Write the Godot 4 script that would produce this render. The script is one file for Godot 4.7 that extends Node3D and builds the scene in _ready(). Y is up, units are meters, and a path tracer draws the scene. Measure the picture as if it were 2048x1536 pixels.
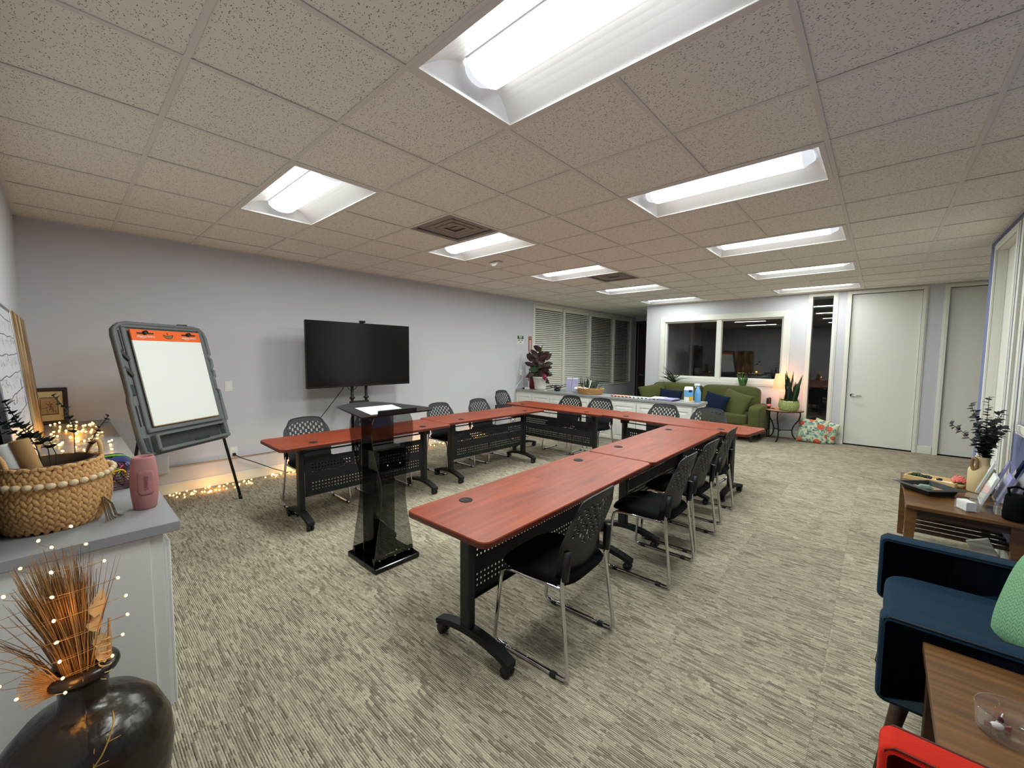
extends Node3D
# A conference room at night: ceiling of square tiles and troffers, a U of training tables with chairs, a lectern, cabinets along two sides.

const CEIL := 2.68
const GX := -1.499      # a grid line of the ceiling that runs along z
const GZ := -1.0        # a grid line of the ceiling that runs along x
const U := 0.6096
const WL := -5.58       # faces of the walls
const WR := 0.77
const WN := 0.22
const WF := -9.2

var M := {}
var names := {}
var rng := RandomNumberGenerator.new()

# ---------------------------------------------------------------- shapes
class Mb:
	var st := SurfaceTool.new()
	func _init(smooth := false) -> void:
		st.begin(Mesh.PRIMITIVE_TRIANGLES)
		st.set_smooth_group(0 if smooth else -1)
	func flat() -> void:
		st.set_smooth_group(-1)
	func smooth(g := 0) -> void:
		st.set_smooth_group(g)
	func tri(a: Vector3, b: Vector3, c: Vector3) -> void:   # counter-clockwise from outside
		st.add_vertex(a)
		st.add_vertex(c)
		st.add_vertex(b)
	func quad(a: Vector3, b: Vector3, c: Vector3, d: Vector3) -> void:
		tri(a, b, c)
		tri(a, c, d)
	func out(pts: Array, ctr: Vector3) -> void:              # a convex face turned away from ctr
		var n: Vector3 = (pts[1] - pts[0]).cross(pts[2] - pts[0])
		if n.dot(pts[0] - ctr) < 0.0:
			pts = pts.duplicate()
			pts.reverse()
		for i in range(1, pts.size() - 1):
			tri(pts[0], pts[i], pts[i + 1])
	func box(c: Vector3, s: Vector3, b := 0.0, xf := Transform3D()) -> void:
		var h := s * 0.5
		b = minf(b, minf(h.x, minf(h.y, h.z)) * 0.9)
		var ctr := xf * c
		var p := func(sx: float, sy: float, sz: float, ax: int) -> Vector3:
			var v := Vector3(sx * (h.x - b), sy * (h.y - b), sz * (h.z - b))
			v[ax] = [sx, sy, sz][ax] * h[ax]
			return xf * (c + v)
		for s1 in [-1.0, 1.0]:
			out([p.call(s1, -1.0, -1.0, 0), p.call(s1, 1.0, -1.0, 0), p.call(s1, 1.0, 1.0, 0), p.call(s1, -1.0, 1.0, 0)], ctr)
			out([p.call(-1.0, s1, -1.0, 1), p.call(1.0, s1, -1.0, 1), p.call(1.0, s1, 1.0, 1), p.call(-1.0, s1, 1.0, 1)], ctr)
			out([p.call(-1.0, -1.0, s1, 2), p.call(1.0, -1.0, s1, 2), p.call(1.0, 1.0, s1, 2), p.call(-1.0, 1.0, s1, 2)], ctr)
			if b > 0.0:
				for s2 in [-1.0, 1.0]:
					out([p.call(s1, s2, -1.0, 0), p.call(s1, s2, 1.0, 0), p.call(s1, s2, 1.0, 1), p.call(s1, s2, -1.0, 1)], ctr)
					out([p.call(s1, -1.0, s2, 0), p.call(s1, 1.0, s2, 0), p.call(s1, 1.0, s2, 2), p.call(s1, -1.0, s2, 2)], ctr)
					out([p.call(-1.0, s1, s2, 1), p.call(1.0, s1, s2, 1), p.call(1.0, s1, s2, 2), p.call(-1.0, s1, s2, 2)], ctr)
					for s3 in [-1.0, 1.0]:
						out([p.call(s1, s2, s3, 0), p.call(s1, s2, s3, 1), p.call(s1, s2, s3, 2)], ctr)
	func span(a: Vector3, b: Vector3, bev := 0.0) -> void:    # a box from corner to corner
		box((a + b) * 0.5, (b - a).abs(), bev)
	func cyl(a: Vector3, b: Vector3, r0: float, r1: float, seg := 12, caps := true) -> void:
		tube([a, b], [r0, r1], seg, false, caps)
	func tube(pts: Array, r, seg := 8, closed := false, caps := true) -> void:
		var n := pts.size()
		var rings := []
		var up := Vector3.ZERO
		for i in n:
			var a: Vector3 = pts[(i - 1 + n) % n] if closed else pts[maxi(i - 1, 0)]
			var b: Vector3 = pts[(i + 1) % n] if closed else pts[mini(i + 1, n - 1)]
			var d := (b - a).normalized()
			if up == Vector3.ZERO:
				up = d.cross(Vector3(0.31, 0.2, 0.93) if absf(d.z) < 0.8 else Vector3(0.2, 0.95, 0.1)).normalized()
			up = (up - d * d.dot(up)).normalized()
			var side := d.cross(up)
			var rad: float = r[i] if r is Array else r
			var ring := []
			for k in seg:
				var t := TAU * k / seg
				ring.append(pts[i] + (up * cos(t) + side * sin(t)) * rad)
			rings.append(ring)
		for i in (n if closed else n - 1):
			var p: Array = rings[i]
			var q: Array = rings[(i + 1) % n]
			for k in seg:
				var m := (k + 1) % seg
				quad(p[k], p[m], q[m], q[k])
		if caps and not closed:
			for k in range(1, seg - 1):
				tri(rings[0][0], rings[0][k + 1], rings[0][k])
				tri(rings[n - 1][0], rings[n - 1][k], rings[n - 1][k + 1])
	func lathe(prof: Array, seg := 24, xf := Transform3D()) -> void:   # of (radius, height), from the bottom up on the outside
		for k in seg:
			var t0 := TAU * k / seg
			var t1 := TAU * (k + 1) / seg
			for i in prof.size() - 1:
				var a: Vector2 = prof[i]
				var b: Vector2 = prof[i + 1]
				var p := [Vector3(a.x * cos(t0), a.y, a.x * sin(t0)), Vector3(b.x * cos(t0), b.y, b.x * sin(t0)), Vector3(b.x * cos(t1), b.y, b.x * sin(t1)), Vector3(a.x * cos(t1), a.y, a.x * sin(t1))]
				if a.x < 1e-5:
					tri(xf * p[0], xf * p[1], xf * p[2])
				elif b.x < 1e-5:
					tri(xf * p[0], xf * p[1], xf * p[3])
				else:
					quad(xf * p[0], xf * p[1], xf * p[2], xf * p[3])
	func prism(poly: PackedVector2Array, d: float, xf := Transform3D()) -> void:   # an outline in x and y, from z = 0 to d
		var area := 0.0
		var n := poly.size()
		for i in n:
			area += poly[i].cross(poly[(i + 1) % n])
		if area < 0.0:
			poly.reverse()
		var ix := Geometry2D.triangulate_polygon(poly)
		var f := func(i: int, z: float) -> Vector3: return xf * Vector3(poly[i].x, poly[i].y, z)
		for k in range(0, ix.size(), 3):
			var a := ix[k]
			var b := ix[k + 1]
			var c := ix[k + 2]
			if (poly[b] - poly[a]).cross(poly[c] - poly[a]) < 0.0:
				var t := b
				b = c
				c = t
			tri(f.call(a, d), f.call(b, d), f.call(c, d))
			tri(f.call(a, 0.0), f.call(c, 0.0), f.call(b, 0.0))
		for i in n:
			var j := (i + 1) % n
			quad(f.call(i, 0.0), f.call(j, 0.0), f.call(j, d), f.call(i, d))
	func ball(c: Vector3, r: Vector3, seg := 10, rows := 6, xf := Transform3D()) -> void:
		var prof := []
		for i in rows + 1:
			var t := -PI / 2 + PI * i / rows
			prof.append(Vector2(maxf(cos(t), 0.0) if i > 0 and i < rows else 0.0, sin(t)))
		lathe(prof, seg, xf * Transform3D(Basis.from_scale(r), c))
	func grid(nu: int, nv: int, f: Callable, closed_u := false) -> void:   # f(u, v) with u, v from 0 to 1; outside is du x dv
		for i in nu:
			for j in nv:
				var a: Vector3 = f.call(float(i) / nu, float(j) / nv)
				var b: Vector3 = f.call(float(i + 1) / nu, float(j) / nv)
				var c: Vector3 = f.call(float(i + 1) / nu, float(j + 1) / nv)
				var d: Vector3 = f.call(float(i) / nu, float(j + 1) / nv)
				quad(a, b, c, d)
	func slab(w: float, d: float, r: float, y0: float, y1: float, bev := 0.004) -> void:   # a board with round corners, in x and z
		var rings := []
		for l in [[0.0, y0], [0.0, y1 - bev], [bev, y1]]:
			rings.append(Mb.round_rect(w - 2 * l[0], d - 2 * l[0], r - l[0], 6, l[1]))
		var n: int = rings[0].size()
		flat()
		for k in range(1, n - 1):
			tri(rings[2][0], rings[2][k], rings[2][k + 1])
			tri(rings[0][0], rings[0][k + 1], rings[0][k])
		smooth(3)
		for l in 2:
			for k in n:
				var m := (k + 1) % n
				quad(rings[l][k], rings[l][m], rings[l + 1][m], rings[l + 1][k])
		flat()
	func pad(w: float, h: float, d: float, r: float, bev: float) -> void:    # an upholstered board: w x h in x and y with round corners and rounded edges, d thick in z
		var rings := []
		var n := 5
		for side in [-1.0, 1.0]:
			for k in n + 1:
				var a := PI / 2 * (k if side < 0 else n - k) / n
				var inset := bev * (1.0 - sin(a))
				var z: float = side * (d / 2 - bev + bev * cos(a))
				var ringp := []
				for p in Mb.round_rect(w - 2 * inset, h - 2 * inset, r - inset, 6, 0.0):
					ringp.append(Vector3(p.x, -p.z, z))
				rings.append(ringp)
		smooth()
		var m: int = rings[0].size()
		for l in rings.size() - 1:
			for k in m:
				var j := (k + 1) % m
				quad(rings[l][k], rings[l + 1][k], rings[l + 1][j], rings[l][j])
		for k in range(1, m - 1):
			out([rings[0][0], rings[0][k], rings[0][k + 1]], Vector3.ZERO)
			var e: Array = rings[rings.size() - 1]
			out([e[0], e[k], e[k + 1]], Vector3.ZERO)
	static func round_rect(w: float, d: float, r: float, n: int, y: float) -> Array:   # counter-clockwise from above
		var a := []
		for q in 4:
			var cx := (w / 2 - r) * (1.0 if q == 0 or q == 3 else -1.0)
			var cz := (d / 2 - r) * (1.0 if q < 2 else -1.0)
			for k in n + 1:
				var t := PI / 2 * (q + float(k) / n)
				a.append(Vector3(cx + r * cos(t), y, cz + r * sin(t)))
		a.reverse()
		return a
	func done() -> ArrayMesh:
		st.generate_normals()
		return st.commit()

static func sheet(w: float, h: float) -> ArrayMesh:      # a print: a quad in x and y that faces +z, with UVs
	var q := QuadMesh.new()
	q.size = Vector2(w, h)
	var st := SurfaceTool.new()
	st.create_from(q, 0)
	return st.commit()

static func lay(p: Vector3, x: Vector3, y: Vector3) -> Transform3D:
	return Transform3D(Basis(x.normalized(), y.normalized(), x.normalized().cross(y.normalized())), p)

# ---------------------------------------------------------------- objects
func numbered(n: String) -> String:
	if not names.has(n):
		names[n] = 0
		return n
	names[n] += 1
	return "%s_%03d" % [n, names[n]]

func thing(called: String, label: String, category: String, at := Vector3.ZERO, turn := 0.0, group := "") -> Node3D:
	var o := Node3D.new()
	o.name = numbered(called)
	add_child(o)
	o.position = at
	o.rotation.y = turn
	return tag(o, label, category, group)

func tag(o: Node3D, label: String, category: String, group := "", kind := "") -> Node3D:
	o.set_meta("label", label)
	o.set_meta("category", category)
	if group:
		o.set_meta("group", group)
	if kind:
		o.set_meta("kind", kind)
	return o

func part(called: String, mesh, m: Material, parent: Node = null, pos := Vector3.ZERO, rot := Vector3.ZERO) -> MeshInstance3D:
	var o := MeshInstance3D.new()
	o.name = numbered(called) if parent == null else called
	o.mesh = mesh.done() if mesh is Mb else mesh
	o.material_override = m
	(parent if parent else self).add_child(o, true)
	o.position = pos
	o.rotation = rot
	return o

func structure(called: String, mesh, m: Material, label: String, category: String) -> Node3D:
	var o: Node3D
	if mesh == null:
		o = Node3D.new()
		o.name = called
		add_child(o)
	else:
		o = part(called, mesh, m)
	return tag(o, label, category, "", "structure")

func copy(t: Node3D, called: String, label: String, at: Vector3, turn: float, group := "") -> Node3D:
	var o := t.duplicate()
	o.name = numbered(called)
	add_child(o)
	o.position = at
	o.rotation.y = turn
	o.set_meta("label", label)
	if group:
		o.set_meta("group", group)
	return o

func letters(s: String, height: float, depth := 0.001) -> TextMesh:
	var t := TextMesh.new()
	var f := SystemFont.new()
	f.font_names = PackedStringArray(["Droid Sans"])
	t.font = f
	t.text = s
	t.font_size = 32
	t.pixel_size = height / 24.0
	t.depth = depth
	t.curve_step = 1.0
	return t

# ---------------------------------------------------------------- materials
func mat(c: Color, rough := 0.6, metal := 0.0, spec := 0.5) -> StandardMaterial3D:
	var m := StandardMaterial3D.new()
	m.albedo_color = c
	m.roughness = rough
	m.metallic = metal
	m.metallic_specular = spec
	return m

func glow(c: Color, e: float) -> StandardMaterial3D:
	var m := mat(c, 0.5)
	m.emission_enabled = true
	m.emission = c
	m.emission_energy_multiplier = e
	return m

func pane(c: Color, alpha: float, rough := 0.02, spec := 0.5) -> StandardMaterial3D:
	var m := mat(Color(c, alpha), rough, 0.0, spec)
	m.transparency = BaseMaterial3D.TRANSPARENCY_ALPHA
	return m

func tri_tex(m: StandardMaterial3D, tex: Texture2D, metres: float, world := false) -> StandardMaterial3D:
	m.albedo_texture = tex
	m.uv1_triplanar = true
	m.uv1_world_triplanar = world
	m.uv1_scale = Vector3.ONE / metres
	return m

func bumpy(m: StandardMaterial3D, tex: Texture2D, scale: float, metres: float) -> StandardMaterial3D:
	m.normal_enabled = true
	m.normal_texture = tex
	m.normal_scale = scale
	m.uv1_triplanar = true
	m.uv1_scale = Vector3.ONE / metres
	return m

func paint(w: int, h: int, f: Callable) -> ImageTexture:      # f(x, y) gives a colour
	var im := Image.create(w, h, false, Image.FORMAT_RGB8)
	for y in h:
		for x in w:
			im.set_pixel(x, y, f.call(x, y))
	return ImageTexture.create_from_image(im)

func noise(freq: float, oct := 3, sd := 1) -> FastNoiseLite:
	var n := FastNoiseLite.new()
	n.noise_type = FastNoiseLite.TYPE_SIMPLEX_SMOOTH
	n.frequency = freq
	n.fractal_octaves = oct
	n.seed = sd
	return n

func bump_from(w: int, h: int, f: Callable, strength: float) -> ImageTexture:   # f(x, y) gives a height
	var im := Image.create(w, h, false, Image.FORMAT_RGB8)
	for y in h:
		for x in w:
			var v: float = clampf(f.call(x, y), 0.0, 1.0)
			im.set_pixel(x, y, Color(v, v, v))
	im.bump_map_to_normal_map(strength)
	return ImageTexture.create_from_image(im)

func stroke(im: Image, a: Vector2, b: Vector2, w: float, c: Color) -> void:
	var n := int(maxf(1.0, a.distance_to(b)))
	for i in n + 1:
		var p := a.lerp(b, float(i) / n)
		im.fill_rect(Rect2i(int(p.x - w / 2), int(p.y - w / 2), int(ceil(w)), int(ceil(w))), c)

func ring(im: Image, c: Vector2, r: float, w: float, col: Color, squash := 1.0) -> void:
	var last := c + Vector2(r, 0)
	for i in range(1, 25):
		var t := TAU * i / 24.0
		var p := c + Vector2(cos(t) * r, sin(t) * r * squash)
		stroke(im, last, p, w, col)
		last = p

func disc(im: Image, c: Vector2, r: float, col: Color) -> void:
	for y in range(int(c.y - r), int(c.y + r) + 1):
		if y >= 0 and y < im.get_height():
			var half := sqrt(maxf(0.0, r * r - (y - c.y) * (y - c.y)))
			im.fill_rect(Rect2i(int(c.x - half), y, int(2 * half) + 1, 1), col)

func make_materials() -> void:
	rng.seed = 11
	# carpet: loop pile in ribs along x, each rib of short runs of light and dark yarn
	var n := 1024
	var im := Image.create(n, n, false, Image.FORMAT_RGB8)
	var hm := Image.create(n, n, false, Image.FORMAT_RGB8)
	var blot := noise(0.004, 3, 5)
	var rib := 8
	for r in n / rib:
		var x := 0
		var tone := 0.5
		while x < n:
			var run := rng.randi_range(8, 70)
			var b := blot.get_noise_2d(x * 0.7, r * rib * 2.6)
			var dark := rng.randf() < 0.24 - b * 0.45
			tone = rng.randf_range(0.2, 0.6) if dark else rng.randf_range(0.62, 1.0)
			var c := Color(0.455, 0.425, 0.365).lerp(Color(0.765, 0.725, 0.64), tone)
			im.fill_rect(Rect2i(x, r * rib, run, rib - 3), c)
			var gk := rng.randf_range(0.50, 0.92)
			im.fill_rect(Rect2i(x, r * rib + rib - 3, run, 3), c * Color(gk, gk, gk * 0.97))
			x += run
		for k in rib:
			var hgt: float = [0.3, 0.75, 0.95, 0.95, 0.75, 0.3, 0.0, 0.05][k]
			hm.fill_rect(Rect2i(0, r * rib + k, n, 1), Color(hgt, hgt, hgt))
	for i in 90000:
		var px := rng.randi_range(0, n - 2)
		var py := rng.randi_range(0, n - 1)
		var k := rng.randf_range(0.72, 1.22)
		im.fill_rect(Rect2i(px, py, rng.randi_range(1, 4), 1), im.get_pixel(px, py) * Color(k, k, k))
	hm.bump_map_to_normal_map(3.0)
	var ct := ImageTexture.create_from_image(im)
	var cn := ImageTexture.create_from_image(hm)
	for v in 4:
		var m := mat(Color(0.98, 0.97, 0.95), 0.95, 0.0, 0.2)
		m.albedo_color = Color.WHITE * [0.97, 1.0, 0.94, 0.985][v]
		tri_tex(m, ct, 1.1, true)
		m.normal_enabled = true
		m.normal_texture = cn
		m.normal_scale = 0.4
		m.uv1_offset = Vector3(0.37 * v, 0, 0.61 * v)
		M["carpet%d" % v] = m
	# mineral fibre ceiling tile: short fissures and pinholes
	n = 768
	for v in 3:
		im = Image.create(n, n, false, Image.FORMAT_RGB8)
		im.fill(Color(0.92, 0.915, 0.885))
		for i in 16000:
			var k := rng.randf_range(0.93, 1.05)
			im.fill_rect(Rect2i(rng.randi_range(0, n), rng.randi_range(0, n), 2, 2), Color(0.92, 0.915, 0.885) * k)
		for i in 1500:
			var p := Vector2(rng.randf() * n, rng.randf() * n)
			var d := Vector2.from_angle(rng.randf_range(-0.9, 0.9) + (PI if rng.randf() < 0.5 else 0.0)) * rng.randf_range(1.5, 8.0)
			var k := rng.randf_range(0.42, 0.66)
			stroke(im, p, p + d, rng.randf_range(1.2, 2.6), Color(0.90, 0.885, 0.85) * Color(k, k, k))
		M["ctile%d" % v] = tri_tex(mat(Color.WHITE, 0.95, 0.0, 0.2), ImageTexture.create_from_image(im), 0.62)
	# wood
	var g1 := noise(0.02, 4, 3)
	var g2 := noise(0.006, 2, 9)
	var cherry := paint(512, 512, func(x, y):
		var t := 0.5 + 0.5 * g1.get_noise_2d(x * 0.16, y * 2.2) + 0.35 * g2.get_noise_2d(x * 0.6, y * 1.5)
		return Color(0.42, 0.150, 0.065).lerp(Color(0.60, 0.262, 0.125), clampf(t, 0.0, 1.0)))
	M.cherry = tri_tex(mat(Color.WHITE, 0.42, 0.0, 0.42), cherry, 1.3)
	M.cherry_edge = mat(Color(0.36, 0.145, 0.085), 0.45)
	var wal := paint(512, 512, func(x, y):
		var t := 0.5 + 0.55 * g1.get_noise_2d(x * 0.12, y * 2.6) + 0.3 * g2.get_noise_2d(x * 0.5, y * 1.5)
		return Color(0.28, 0.175, 0.075).lerp(Color(0.47, 0.32, 0.16), clampf(t, 0.0, 1.0)))
	M.walnut = tri_tex(mat(Color.WHITE, 0.4), wal, 0.9)
	M.walnut_dark = tri_tex(mat(Color(0.6, 0.55, 0.5), 0.5), wal, 0.7)
	M.dark_wood = mat(Color(0.13, 0.075, 0.06), 0.5)
	M.bamboo = tri_tex(mat(Color(2.0, 2.0, 1.7), 0.55), wal, 0.5)
	M.bamboo.albedo_color = Color(0.82, 0.70, 0.49)
	M.bamboo.albedo_texture = null
	var gray := paint(256, 256, func(x, y):
		var t := 0.5 + 0.6 * g1.get_noise_2d(x * 0.2, y * 2.4)
		return Color(0.36, 0.34, 0.31).lerp(Color(0.62, 0.60, 0.56), clampf(t, 0.0, 1.0)))
	M.barn = tri_tex(mat(Color.WHITE, 0.8), gray, 0.5)
	# cloth
	var weave := bump_from(128, 128, func(x, y):
		var a := 0.5 + 0.5 * sin(x * TAU / 8.0) * (1.0 if (y / 4) % 2 == 0 else -1.0)
		var b := 0.5 + 0.5 * sin(y * TAU / 8.0) * (1.0 if (x / 4) % 2 == 0 else -1.0)
		return 0.5 * (a + b), 2.0)
	var mel := noise(0.35, 2, 21)
	var melange := paint(256, 256, func(x, y):
		var t := 1.0 + 0.28 * mel.get_noise_2d(x, y)
		return Color(0.80 * t, 0.80 * t, 0.80 * t))
	for d in [["navy", Color(0.095, 0.215, 0.30)], ["red", Color(0.92, 0.20, 0.12)], ["olive", Color(0.385, 0.395, 0.225)], ["olive_dark", Color(0.23, 0.26, 0.09)], ["navy_cushion", Color(0.075, 0.135, 0.235)], ["black_cloth", Color(0.026, 0.026, 0.03)]]:
		var m := mat(d[1], 0.9, 0.0, 0.25)
		tri_tex(m, melange, 0.22)
		bumpy(m, weave, 0.7, 0.06)
		m.albedo_texture = melange if d[0] != "black_cloth" else null
		if d[0] != "black_cloth":
			m.rim_enabled = true
			m.rim = 0.2
		M[d[0]] = m
	var knit := bump_from(128, 128, func(x, y):
		var u := fmod(x / 32.0, 1.0) * 2.0 - 1.0
		var w := fmod((y + absf(u) * 14.0) / 16.0, 1.0)
		return (1.0 - absf(absf(u) - 0.5) * 1.6) * sin(w * PI), 4.0)
	M.mint = bumpy(mat(Color(0.44, 0.60, 0.46), 0.95, 0.0, 0.2), knit, 1.0, 0.11)
	# walls and trim
	var peel := noise(0.09, 3, 2)
	var wallbump := bump_from(256, 256, func(x, y): return 0.5 + 0.5 * peel.get_noise_2d(x, y), 0.8)
	M.wall = bumpy(mat(Color(0.785, 0.785, 0.805), 0.85, 0.0, 0.3), wallbump, 0.35, 0.35)
	M.wall_blue = bumpy(mat(Color(0.46, 0.49, 0.635), 0.85, 0.0, 0.3), wallbump, 0.35, 0.35)
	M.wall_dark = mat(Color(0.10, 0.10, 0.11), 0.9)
	M.trim = mat(Color(0.86, 0.855, 0.82), 0.5)
	M.door = mat(Color(0.85, 0.845, 0.82), 0.55)
	M.white = mat(Color(0.88, 0.88, 0.87), 0.5)
	M.white_gloss = mat(Color(0.92, 0.92, 0.91), 0.25)
	M.tbar = mat(Color(0.86, 0.85, 0.83), 0.6)
	M.vent = mat(Color(0.56, 0.53, 0.51), 0.7)
	M.blind = mat(Color(0.90, 0.89, 0.85), 0.5)
	M.reflector = mat(Color(0.93, 0.93, 0.93), 0.45)
	M.lens = glow(Color(0.98, 1.0, 0.99), 6.0)
	M.lens_end = glow(Color(0.93, 0.96, 1.0), 0.6)
	M.lens_rim = mat(Color(0.93, 0.94, 0.96), 0.3)
	M.black = mat(Color(0.028, 0.028, 0.032), 0.5)
	M.black_gloss = mat(Color(0.012, 0.012, 0.014), 0.12, 0.0, 0.5)
	M.black_matte = mat(Color(0.045, 0.046, 0.05), 0.75)
	M.chair_shell = mat(Color(0.10, 0.102, 0.108), 0.5, 0.0, 0.5)
	M.chrome = mat(Color(0.82, 0.82, 0.83), 0.12, 1.0)
	M.steel = mat(Color(0.62, 0.62, 0.63), 0.3, 1.0)
	M.dark_metal = mat(Color(0.06, 0.055, 0.05), 0.5, 0.4)
	M.laminate = mat(Color(0.56, 0.56, 0.565), 0.4)
	M.laminate_edge = mat(Color(0.42, 0.42, 0.43), 0.5)
	M.cabinet = mat(Color(0.87, 0.86, 0.84), 0.42)
	M.glass = pane(Color(0.05, 0.05, 0.05), 0.0, 0.005, 0.707)
	M.dish_glass = pane(Color(0.95, 0.97, 1.0), 0.012, 0.01)
	M.clear = pane(Color(0.95, 0.97, 1.0), 0.05, 0.02)
	M.smoke = pane(Color(0.03, 0.028, 0.025), 0.42, 0.02, 0.5)
	M.smoke_dark = pane(Color(0.02, 0.02, 0.02), 0.62, 0.03, 0.5)
	M.easel = mat(Color(0.36, 0.375, 0.375), 0.6)
	M.easel_dark = mat(Color(0.17, 0.175, 0.18), 0.7)
	M.paper = mat(Color(0.86, 0.87, 0.85), 0.8)
	M.board_white = mat(Color(0.80, 0.81, 0.83), 0.3)
	M.orange = mat(Color(0.88, 0.36, 0.03), 0.6)
	M.kraft = mat(Color(0.62, 0.47, 0.29), 0.85)
	M.cream = mat(Color(0.80, 0.72, 0.54), 0.7)
	M.tan = mat(Color(0.50, 0.38, 0.22), 0.8)
	M.pink = bumpy(mat(Color(0.665, 0.465, 0.46), 0.9, 0.0, 0.25), weave, 0.4, 0.02)
	M.pink_gloss = mat(Color(0.63, 0.43, 0.425), 0.8, 0.0, 0.3)
	M.pink_print = mat(Color(0.47, 0.26, 0.27), 0.6)
	M.leaf = mat(Color(0.15, 0.27, 0.10), 0.5)
	M.leaf_light = mat(Color(0.24, 0.42, 0.12), 0.5)
	M.leaf_gray = mat(Color(0.085, 0.115, 0.095), 0.65)
	M.leaf_pale = mat(Color(0.16, 0.20, 0.17), 0.7)
	M.leaf_purple = mat(Color(0.16, 0.075, 0.12), 0.7)
	M.leaf_burgundy = mat(Color(0.19, 0.085, 0.075), 0.4)
	M.soil = mat(Color(0.07, 0.05, 0.035), 0.95)
	M.straw = mat(Color(0.60, 0.48, 0.31), 0.85)
	M.straw_dark = mat(Color(0.36, 0.27, 0.17), 0.85)
	M.straw_pale = mat(Color(0.74, 0.63, 0.45), 0.85)
	var fib := noise(0.05, 3, 4)
	var fibre := paint(256, 256, func(x, y):
		var t := 0.5 + 0.6 * fib.get_noise_2d(x * 2.5, y * 0.5)
		return Color(0.62, 0.44, 0.25).lerp(Color(0.88, 0.71, 0.47), clampf(t, 0.0, 1.0)))
	M.wicker = tri_tex(mat(Color.WHITE, 0.8), fibre, 0.12)
	M.bead = mat(Color(0.82, 0.73, 0.58), 0.6)
	var ham := noise(0.035, 3, 8)
	var hammered := bump_from(256, 256, func(x, y): return 0.5 + 0.5 * ham.get_noise_2d(x, y), 4.0)
	var mott := noise(0.02, 4, 14)
	var brown := paint(256, 256, func(x, y):
		var t := 0.5 + 0.6 * mott.get_noise_2d(x, y)
		return Color(0.09, 0.075, 0.06).lerp(Color(0.20, 0.155, 0.115), clampf(t, 0.0, 1.0)))
	M.bronze = bumpy(tri_tex(mat(Color.WHITE, 0.27, 0.25, 0.5), brown, 0.4), hammered, 0.5, 0.45)
	M.gold = mat(Color(0.62, 0.50, 0.24), 0.4, 0.5)
	M.wire = mat(Color(0.62, 0.48, 0.30), 0.4, 0.8)
	M.bulb = glow(Color(1.0, 0.80, 0.42), 9.0)
	M.celadon = mat(Color(0.60, 0.645, 0.385), 0.35)
	M.ceramic = mat(Color(0.74, 0.73, 0.69), 0.4)
	M.shade = glow(Color(1.0, 0.68, 0.42), 0.36)
	M.shade.albedo_color = Color(0.93, 0.76, 0.56)
	M.peach = mat(Color(0.86, 0.46, 0.42), 0.7)
	M.sand = mat(Color(0.60, 0.48, 0.36), 0.9)
	M.crystal = mat(Color(0.50, 0.60, 0.55), 0.3)
	M.slate = mat(Color(0.09, 0.10, 0.105), 0.5)
	M.blue = mat(Color(0.04, 0.10, 0.36), 0.4)
	M.lime = mat(Color(0.45, 0.72, 0.08), 0.5)
	M.yellow = mat(Color(0.90, 0.66, 0.06), 0.5)
	M.purple = mat(Color(0.14, 0.04, 0.16), 0.5)
	M.maroon = mat(Color(0.26, 0.03, 0.07), 0.5)
	M.magenta = mat(Color(0.55, 0.07, 0.22), 0.5)
	M.sky = mat(Color(0.42, 0.66, 0.85), 0.4)
	M.green = mat(Color(0.03, 0.26, 0.17), 0.6)
	M.sign_red = mat(Color(0.62, 0.16, 0.13), 0.6)
	M.red_gloss = mat(Color(0.42, 0.02, 0.025), 0.3)
	M.lavender = mat(Color(0.60, 0.59, 0.74), 0.5)
	M.ink = mat(Color(0.16, 0.16, 0.17), 0.8)
	M.toner = mat(Color(0.55, 0.55, 0.56), 0.8)
	M.cord = mat(Color(0.025, 0.025, 0.028), 0.6)
	M.screen = mat(Color(0.010, 0.011, 0.013), 0.16, 0.0, 0.5)
	M.outside = mat(Color(0.02, 0.02, 0.025), 0.9)
	M.office = mat(Color(0.13, 0.13, 0.135), 0.9)

# ---------------------------------------------------------------- the scene
func _ready() -> void:
	var cam := Camera3D.new()
	cam.name = "camera"
	add_child(cam)
	cam.transform = Transform3D(Basis(Vector3.UP, 0.73501) * Basis(Vector3.RIGHT, -0.07118) * Basis(Vector3.BACK, 0.00865), Vector3(0, 1.52, 0))
	cam.fov = rad_to_deg(2.0 * atan(768.0 / 814.878))
	cam.near = 0.02
	cam.far = 60.0
	cam.current = true
	var env := Environment.new()
	env.background_mode = Environment.BG_COLOR
	env.background_color = Color(0.012, 0.013, 0.018)
	env.ambient_light_source = Environment.AMBIENT_SOURCE_DISABLED
	env.tonemap_mode = Environment.TONE_MAPPER_LINEAR
	env.tonemap_exposure = 1.0
	env.sdfgi_enabled = true
	env.ssao_enabled = true
	env.ssil_enabled = true
	var we := WorldEnvironment.new()
	we.name = "environment"
	we.environment = env
	add_child(we)
	make_materials()
	rng.seed = 5
	build_floor()
	build_ceiling()
	build_walls()
	build_blinds()
	build_troffers()
	build_tables()
	build_chairs()
	build_lectern()
	build_television()
	build_easel()
	build_cabinets()
	build_near_counter()
	build_vase()
	build_far_counter()
	build_lounge()
	build_seating()
	build_low_table()
	build_wall_things()
	build_fairy_lights()
	for o in find_children("*", "GeometryInstance3D", true, false):
		o.cast_shadow = GeometryInstance3D.SHADOW_CASTING_SETTING_ON

const LAMP_POWER := 3.25

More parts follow.
